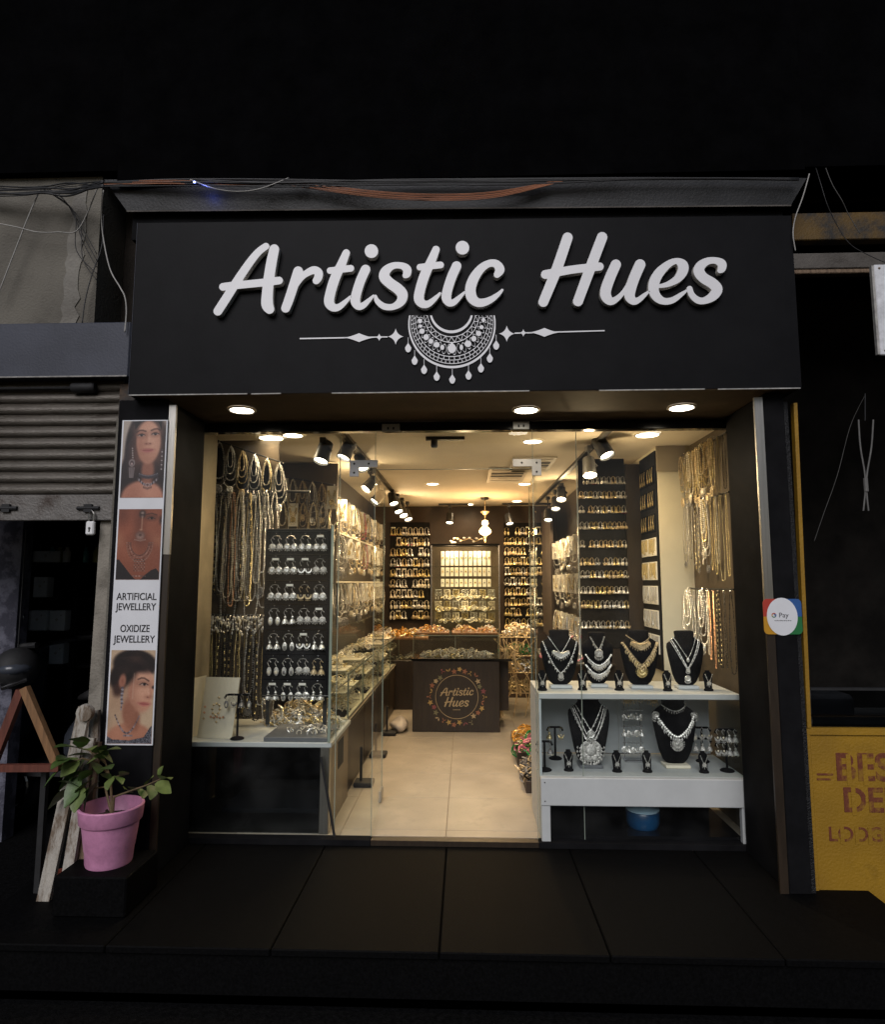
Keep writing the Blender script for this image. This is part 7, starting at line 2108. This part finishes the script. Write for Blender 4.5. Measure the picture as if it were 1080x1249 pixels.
# ------------------------------------------------------------------ island counter with the shop emblem
IX0, IX1, IY0, IY1, IZ = -0.472, 0.302, 2.36, 2.95, 0.635
isl = thing('island_counter', 'dark island counter with the round floral shop emblem on its front', 'counter', (-0.08, 2.6, 0.0))
MB().bbox(IX0, IX1, IY0, IY1, 0.002, IZ - 0.022, 0.004).build('body', M['brown'], isl)
MB().bbox(IX0 - 0.012, IX1 + 0.11, IY0 - 0.012, IY1 + 0.02, IZ - 0.02, IZ, 0.003).build('top_slab', M['black_gloss'], isl)
MB().box(IX1 + 0.002, IX1 + 0.09, IY0 + 0.20, IY1, 0.15, IZ - 0.022).build('side_box', M['brown'], isl)
GZ = 0.835
for x0, x1, y0, y1 in ((IX0 + 0.004, IX1 - 0.004, IY0 + 0.004, IY0 + 0.010), (IX0 + 0.004, IX0 + 0.010, IY0 + 0.012, IY1 - 0.02), (IX1 - 0.010, IX1 - 0.004, IY0 + 0.012, IY1 - 0.02)):
    MB().box(x0, x1, y0, y1, IZ + 0.002, GZ - 0.003).build('case_glass', M['caseglass'], isl)
MB().box(IX0, IX1, IY0, IY1 - 0.01, GZ - 0.002, GZ + 0.004).build('top_glass', M['caseglass'], isl)
for x in (IX0 + 0.007, -0.09, IX1 - 0.007):
    MB().box(x - 0.002, x + 0.002, IY0 + 0.0015, IY0 + 0.0035, IZ + 0.002, GZ - 0.003).build('glass_joint', M['glassedge'], isl)
b = MB(); b.beam((IX0, IY0 - 0.002, GZ + 0.001), (IX1, IY0 - 0.002, GZ + 0.001), 0.003, 0.007); b.build('glass_edge', M['glassedge'], isl)
YI = IY0 - 0.0035
ec = at(557.5, 850, Y=YI); ek = 5.87 / 790 * 105 / 1080     # metres per unit of the emblem's close view
em = thing('print_anchor', None, None, (0, 0, 0)) if False else isl
goldink = mat('gold_print', (0.46, 0.35, 0.20), 0.45, 0.2, 0.15, 20)
rust = mat('rust_print', (0.32, 0.13, 0.07), 0.5, 0, 0.2, 20)
ochre = mat('ochre_print', (0.42, 0.28, 0.09), 0.5, 0, 0.2, 20)
wine = mat('wine_print', (0.25, 0.07, 0.08), 0.5, 0, 0.2, 20)
sage = mat('sage_print', (0.20, 0.19, 0.10), 0.5, 0, 0.2, 20)
bl_ = MB()
ring = [(ec.x + 260 * ek * math.cos(a), ec.z + 260 * ek * math.sin(a)) for a in np.linspace(0, 2 * math.pi, 49)[:-1]]
b = MB(); b.tube([(x, YI - 0.001, z) for x, z in ring], 0.0026, 5, closed=True)
eo = b.build('emblem', goldink, isl, label='round floral emblem with gold lettering')
def scaled_letters(idx, dx, dy, k):
    for i in idx:
        w = [[((x - 439) * k + dx, -(y - 337) * k + dy) for x, y in lp] for lp in GLYPHS[i]]
        me = outline_mesh('emblem_letter', w, goldink, 0.0016)
        mobj('emblem_letter', me, eo, (ec.x, YI - 0.001, ec.z))
kk = 410 * ek / 356
scaled_letters(range(0, 8), 2 * ek, 62 * ek, kk)
w2 = 300 * ek / 228
for i in range(8, 12):
    w = [[((x - 774) * w2, -(y - 330) * w2 - 62 * ek) for x, y in lp] for lp in GLYPHS[i]]
    mobj('emblem_letter', outline_mesh('emblem_letter', w, goldink, 0.0016), eo, (ec.x, YI - 0.001, ec.z))
b = MB()
for k in range(6): b.box(ec.x + (-45 + k * 15) * ek, ec.x + (-36 + k * 15) * ek, YI - 0.0016, YI - 0.0004, ec.z - 158 * ek, ec.z - 148 * ek)
b.build('small_print', goldink, eo)
inks = [rust, ochre, wine, sage, goldink, rust, ochre]
for k in range(30):
    a = 2 * math.pi * (k + 0.5) / 30 + math.pi / 2
    rr = 318 * ek + (k % 3 - 1) * 14 * ek
    x, z = ec.x + rr * math.cos(a), ec.z + rr * math.sin(a)
    b = MB()
    kind = k % 5
    if kind in (0, 3):
        pts = []
        for q in range(10):
            t = a + math.pi * 2 * q / 10; r_ = (38 if q % 2 == 0 else 17) * ek
            pts.append((x + r_ * math.cos(t), z + r_ * math.sin(t)))
        b.prism(pts, YI - 0.0016, YI - 0.0003)
    elif kind == 1:
        for s_ in (-1, 1):
            t = a + s_ * 0.7
            b.prism([(x + r_ * ek * math.cos(t + d) , z + r_ * ek * math.sin(t + d)) for r_, d in ((0, 0), (26, -0.35), (46, 0), (26, 0.35))], YI - 0.0014 - 0.0003 * s_, YI - 0.0003)
    elif kind == 2:
        b.tube([(x - 22 * ek * math.sin(a), YI - 0.001, z + 22 * ek * math.cos(a)), (x + 20 * ek * math.cos(a), YI - 0.001, z + 20 * ek * math.sin(a)), (x + 26 * ek * math.sin(a), YI - 0.001, z - 26 * ek * math.cos(a))], 4 * ek, 4)
        b.ball((x + 40 * ek * math.cos(a), YI - 0.001, z + 40 * ek * math.sin(a)), 10 * ek, 0.001, 10 * ek, 8, 4)
    else:
        b.prism([(x + (24 + 7 * math.cos(5 * t)) * ek * math.cos(t), z + (24 + 7 * math.cos(5 * t)) * ek * math.sin(t)) for t in np.linspace(0, 2 * math.pi, 21)[:-1]], YI - 0.0016, YI - 0.0003)
    b.build('emblem_flower', inks[k % 7], eo)
heap('pale small jewellery filling the island glass case', -0.085, 2.62, IZ + 0.002, 0.33, 0.22, 0.05, 240, PALE, 0.9)
for i, (x, w_, lb) in enumerate(((-0.30, 0.15, 'orange'), (0.0, 0.12, 'orange'), (0.20, 0.09, 'copper'))):
    t = thing('wooden_tray', ['orange wooden tray at the left end of the island top', 'orange wooden tray in the middle of the island top', 'small wooden tray at the right end of the island top'][i], 'tray', (x, 2.6, GZ + 0.004))
    MB().bbox(x - w_, x + w_, 2.42, 2.72, GZ + 0.005, GZ + 0.022, 0.003).build('base', M['wood'], t)
    heap(['golden bangles heaped in the left wooden tray', 'golden bangles heaped in the middle wooden tray', 'golden bangles heaped in the small right wooden tray'][i], x, 2.57, GZ + 0.022, w_ * 0.9, 0.13, 0.05, 70, ['orange', 'gold', 'copper', 'card'], 1.0)

# ------------------------------------------------------------------ back centre: lit cards, display frame
ce = thing('card_display_case', 'glass display case of lit jewellery cards on the back wall', 'display case', (0.0, 3.9, 0.7))
CX0, CX1, CZ0, CZ1 = -0.385, 0.385, 0.74, 1.72
MB().box(CX0, CX1, 4.03, 4.09, CZ0, CZ1 + 0.03).build('back', M['wallbrown'], ce)
for z in (0.86, 0.99, 1.12, 1.25, 1.37, 1.49):
    MB().box(CX0 + 0.002, CX1 - 0.002, 3.80, 4.028, z - 0.006, z).build('shelf', M['caseglass'], ce)
MB().box(CX0, CX1, 3.78, 4.028, CZ1, CZ1 + 0.02).build('top', M['black'], ce)
for x in (CX0, CX1 - 0.012):
    MB().box(x, x + 0.012, 3.78, 3.792, CZ0, CZ1 - 0.001).build('frame_post', M['chrome'], ce)
MB().box(CX0 + 0.013, CX1 - 0.013, 3.784, 3.789, CZ0, CZ1 - 0.002).build('front_glass', M['caseglass'], ce)
lamp_light(ce, 'case_fill', 'POINT', LE_CASE, (-0.15, -0.06, 0.98), col=(1, .72, .40), size=0.08)  # added lamps without fittings, they brighten the case shelves
lamp_light(ce, 'case_fill', 'POINT', LE_CASE, (0.15, -0.06, 0.98), col=(1, .72, .40), size=0.08)
lamp_light(ce, 'case_fill', 'POINT', LE_CASE, (0.0, -0.30, 0.45), col=(1, .72, .40), size=0.1)
for j, z in enumerate((1.496, 1.376, 1.256)):
    for i in range(11):
        x = CX0 + 0.13 + i * 0.0525
        if x > CX1 - 0.05: continue
        t = thing('jewellery_card', f'{["tall ivory", "cream", "small pale"][j]} jewellery card, {ORD[i]} from left on {ORD[j]} shelf of the lit case', 'card', (x, 3.9, z), 'jewellery cards in the lit case')
        h_ = [0.165, 0.10, 0.09][j]
        MB().bbox(x - 0.020, x + 0.020, 3.90, 3.906, z + 0.001, z + h_, 0.001).build('card', M['card'], t)
        b = MB(); medallion(b, (x, 3.894, z + h_ * 0.55), 0.012, 3, 0.015); b.octa((x, 3.896, z + h_ * 0.8), 0.006)
        b.build('pendant', M[['gold', 'antique', 'silver2'][(i + j) % 3]], t)
for j, z in enumerate((1.126, 0.996, 0.866)):
    for i in range(7):
        x = CX0 + 0.08 + i * 0.10
        t = thing('jewellery_stand', f'silver jewellery stand, {ORD[i]} from left on {["fourth", "fifth", "sixth"][j]} shelf of the lit case', 'stand', (x, 3.9, z), 'silver stands in the lit case')
        b = MB(); b.tube([(x - 0.035, 3.9, z + 0.001), (x - 0.035, 3.9, z + 0.10), (x + 0.035, 3.9, z + 0.10), (x + 0.035, 3.9, z + 0.001)], 0.004, 5); b.build('frame', M['silver2'], t)
        b = MB()
        for k in range(5): beadrun(b, [(x - 0.032 + 0.016 * k, 3.894, z + 0.096), (x - 0.032 + 0.016 * k, 3.888, z + 0.015 + 0.02 * (k % 2))], 0.0062, 1.8, 0.4, 4)
        b.build('strands', M[['silver2', 'pearl', 'gold'][(i + j) % 3]], t)
for j, z in enumerate((1.121, 0.991, 0.861)):
    heap(['pale jewellery strewn over the fourth shelf of the lit case', 'pale jewellery strewn over the fifth shelf of the lit case', 'pale jewellery strewn over the sixth shelf of the lit case'][j], 0, 3.86, z, 0.34, 0.05, 0.05, 70, ['silver2', 'pearl', 'gold', 'card'], 1.1)
g = thing('twig_garland', 'pale twig garland lying on top of the lit case', 'garland', (0, 3.9, CZ1 + 0.02))
b = MB(); q = catmull([(-0.16, 3.84, CZ1 + 0.03), (-0.10, 3.84, CZ1 + 0.09), (-0.03, 3.84, CZ1 + 0.06), (0.05, 3.84, CZ1 + 0.08), (0.12, 3.84, CZ1 + 0.05), (0.20, 3.84, CZ1 + 0.09)], 5)
b.tube([tuple(x) for x in q], 0.005, 5); b.build('twig', M['twig'], g)
b = MB()
for p in q[::3]: b.ball((p[0] + R.uniform(-.01, .01), p[1], p[2] + R.uniform(-.02, .03)), 0.017, 0.012, 0.012, 6, 4)
b.ball((-0.13, 3.83, CZ1 + 0.035), 0.035, 0.02, 0.015, 8, 5)
b.build('blossoms', M['card'], g)
bkc = thing('back_counter', 'glass counter running along the back wall', 'counter', (-0.2, 3.5, 0))
MB().bbox(-0.93, 0.44, 3.35, 3.70, 0.0, 0.50, 0.004).build('cabinet', M['brown'], bkc)
MB().box(-0.93, 0.44, 3.352, 3.358, 0.502, 0.70).build('front_glass', M['caseglass'], bkc)
MB().box(-0.93, 0.44, 3.345, 3.70, 0.702, 0.710).build('top_glass', M['caseglass'], bkc)
heap('pale jewellery inside the back wall counter', -0.3, 3.52, 0.502, 0.5, 0.13, 0.06, 120, PALE, 1.1)
t = thing('wooden_tray', 'golden wooden tray at the corner of the back counter', 'tray', (-0.62, 3.5, 0.712))
MB().bbox(-0.88, -0.40, 3.37, 3.66, 0.711, 0.735, 0.003).build('base', M['wood'], t)
heap('golden ornaments heaped in the corner tray of the back counter', -0.64, 3.5, 0.735, 0.21, 0.12, 0.07, 110, ['orange', 'gold', 'card', 'orange'], 1.3)

# ------------------------------------------------------------------ right side: shelves, wire rack, floor goods
rs = thing('side_shelf_unit', 'grey side shelf unit behind the pillar board', 'shelf unit', (1.05, 2.8, 0))
MB().box(1.06, 1.10, 1.62, 3.98, 0.0, 2.19).build('back_panel', M['brown'], rs)
for z in (0.74, 1.05, 1.40, 1.72):
    MB().bbox(0.90, 1.059, 1.62, 3.95, z - 0.012, z, 0.002).build('shelf', M['brown'] if z < 1 else M['caseglass'], rs)
MB().bbox(0.88, 0.91, 3.20, 3.95, 0.75, 2.1, 0.002).build('dark_panel', M['dbrown'], rs)
for j, z in enumerate((1.70, 1.38, 1.03)):
    for i in range(11):
        p = [s_sil, c_prl, s_dsl, c_sil, s_sil, c_gld, s_wht][(i + 2 * j) % 7]
        put_neck(p, USED, (0.912, 1.68 + 0.14 * i, z), f'necklace, {ORD[i]} from the front under {["top", "middle", "low"][j]} glass of the side shelves', 'necklaces on the side shelf unit', -math.pi / 2 + R.uniform(.4, 1.1), 0.95)
sp = MB()
heap('silver ornaments piled on the side shelf behind the busts', 0.80, 1.55, 0.755, 0.22, 0.5, 0.16, 320, ['silver2', 'silver', 'pearl', 'stone_pink', 'silver2', 'card'], 1.4)
MB().bbox(0.58, 1.03, 1.05, 2.1, 0.735, 0.753, 0.003).build('side_table_top', M['brown'], label='brown side table top holding the silver ornament pile', cat='table')
for i in range(6):
    x, y = 0.66 + 0.05 * i, 1.18 + 0.12 * (i % 3)
    t = thing('silver_spire', f'silver spire ornament, {ORD[i]} from left above the ornament pile', 'ornament', (x, y, 0.80), 'silver spires on the side table')
    h_ = R.uniform(0.16, 0.30)
    MB().lathe((x, y, 0.76), [(0.03, 0), (0.012, 0.02), (0.022, 0.05), (0.008, 0.09), (0.016, 0.12), (0.005, h_ * 0.75), (0.009, h_ * 0.85), (0.002, h_)], 8).build('spire', M['silver2'], t, smooth=True)
wr = thing('wire_rack', 'gold wire shelf rack of ornaments to the right of the island', 'rack', (0.6, 2.2, 0))
WRX0, WRX1, WRY0, WRY1 = 0.34, 0.70, 2.985, 3.33
for x in (WRX0, WRX1):
    for y in (WRY0, WRY1):
        b = MB(); b.tube([(x, y, 0.0), (x, y, 0.79)], 0.007, 6); b.build('post', M['antique'], wr)
for z in (0.235, 0.43, 0.59, 0.77):
    b = MB(); b.tube([(WRX0, WRY0, z), (WRX1, WRY0, z), (WRX1, WRY1, z), (WRX0, WRY1, z)], 0.005, 5, closed=True); b.build('shelf_rim', M['antique'], wr)
    MB().box(WRX0 + 0.006, WRX1 - 0.006, WRY0 + 0.006, WRY1 - 0.006, z - 0.003, z + 0.003).build('glass_shelf', M['caseglass'], wr)
for k, z in enumerate((0.240, 0.435, 0.595, 0.775)):
    heap(['twisted golden bangles on the lowest wire shelf', 'golden twig ornaments on the second wire shelf', 'golden and green ornaments on the third wire shelf', 'pale ornaments on top of the wire rack'][k], 0.52, 3.15, z, 0.16, 0.14, 0.10, 90, [['twig', 'gold', 'antique'], ['twig', 'gold', 'silver2'], ['twig', 'antique', 'stone_green'], ['pearl', 'twig', 'silver2']][k], 1.8)
for i in range(9):
    b = MB(); x0 = 0.36 + 0.036 * i
    q = catmull([(x0, 2.965, 0.02 + 0.1 * (i % 3)), (x0 + R.uniform(-.06, .06), 2.94, 0.35), (x0 + R.uniform(-.1, .1), 2.93, 0.55), (x0 + R.uniform(-.12, .08), 2.95, 0.76)], 5)
    b.tube([tuple(v) for v in q], R.uniform(0.003, 0.006), 5); b.build('gilded_branch', M['twig'], label=f'thin gilded branch, {ORD[i]} from left before the wire rack', cat='branch', group='gilded branches before the wire rack')
def floor_basket(cx_, cy_, rx, ry, h, m, lb, hl, mats, s):
    t = thing('floor_tray', lb, 'tray', (cx_, cy_, 0))
    b = MB(); b.bbox(cx_ - rx, cx_ + rx, cy_ - ry, cy_ + ry, 0.002, 0.014, 0.003); b.build('base', M[m], t)
    for x0, x1, y0, y1 in ((cx_ - rx, cx_ + rx, cy_ - ry, cy_ - ry + 0.012), (cx_ - rx, cx_ + rx, cy_ + ry - 0.012, cy_ + ry), (cx_ - rx, cx_ - rx + 0.012, cy_ - ry + 0.0125, cy_ + ry - 0.0125), (cx_ + rx - 0.012, cx_ + rx, cy_ - ry + 0.0125, cy_ + ry - 0.0125)):
        MB().box(x0, x1, y0, y1, 0.0142, h).build('rim', M[m], t)
    heap(hl, cx_, cy_, h * 0.6, rx * 0.92, ry * 0.92, 0.10, 150, mats, s)
floor_basket(0.52, 1.98, 0.135, 0.22, 0.05, 'wood', 'golden floor tray beside the aisle under the wire rack', 'golden leaf ornaments heaped in the floor tray', ['orange', 'gold', 'twig', 'orange'], 1.8)
floor_basket(0.475, 1.50, 0.105, 0.17, 0.09, 'brown', 'brown floor tray of green ornaments beside the aisle', 'green and red ornaments heaped in the brown floor tray', ['stone_green', 'leaf', 'stone_green', 'gold', 'stone_pink'], 1.7)
floor_basket(0.47, 0.98, 0.095, 0.26, 0.07, 'dbrown', 'dark floor tray nearest the doorway', 'dark antique ornaments heaped in the tray nearest the doorway', ['dsilver', 'antique', 'brown', 'dsilver'], 1.7)
t = thing('plastic_bag', 'pale crumpled plastic bag on the floor left of the island', 'bag', (-0.60, 2.35, 0))
b = MB(); b.ball((-0.585, 2.42, 0.055), 0.085, 0.16, 0.055, 12, 8)
b.v = [(x + 0.012 * math.sin(31 * z + 9 * y), y + 0.012 * math.sin(27 * x), max(0.003, z + 0.012 * math.sin(40 * x + 23 * y))) for x, y, z in b.v]
b.build('body', M['sofa'], t, smooth='all')
b = MB(); b.tube([(-0.76, -0.012, 0.40), (-0.68, -0.015, 0.0)], 0.007, 6); b.build('leaning_rod', M['rubber'], label='thin black rod leaning at the foot of the window case', cat='rod')
MB().box(-0.488, 0.368, -0.046, 0.0095, -0.027, -0.001).build('threshold', M['brown'], label='dark threshold strip at the shop doorway', cat='threshold')
# necklace prototypes that no rail used are not part of the shop
for root, adj in NECK:
    if not USED.get(root.name):
        for ch in list(root.children): bpy.data.objects.remove(ch)
        bpy.data.objects.remove(root)

for x0, x1, lb in ((-1.53, -0.4895, 'black sill under the left shop window'), (0.3695, 1.44, 'black sill under the right shop window')):
    MB().bbox(x0, x1, -0.052, 0.0095, -0.0275, 0.0015, 0.001).build('window_sill', M['black'], label=lb, cat='sill')
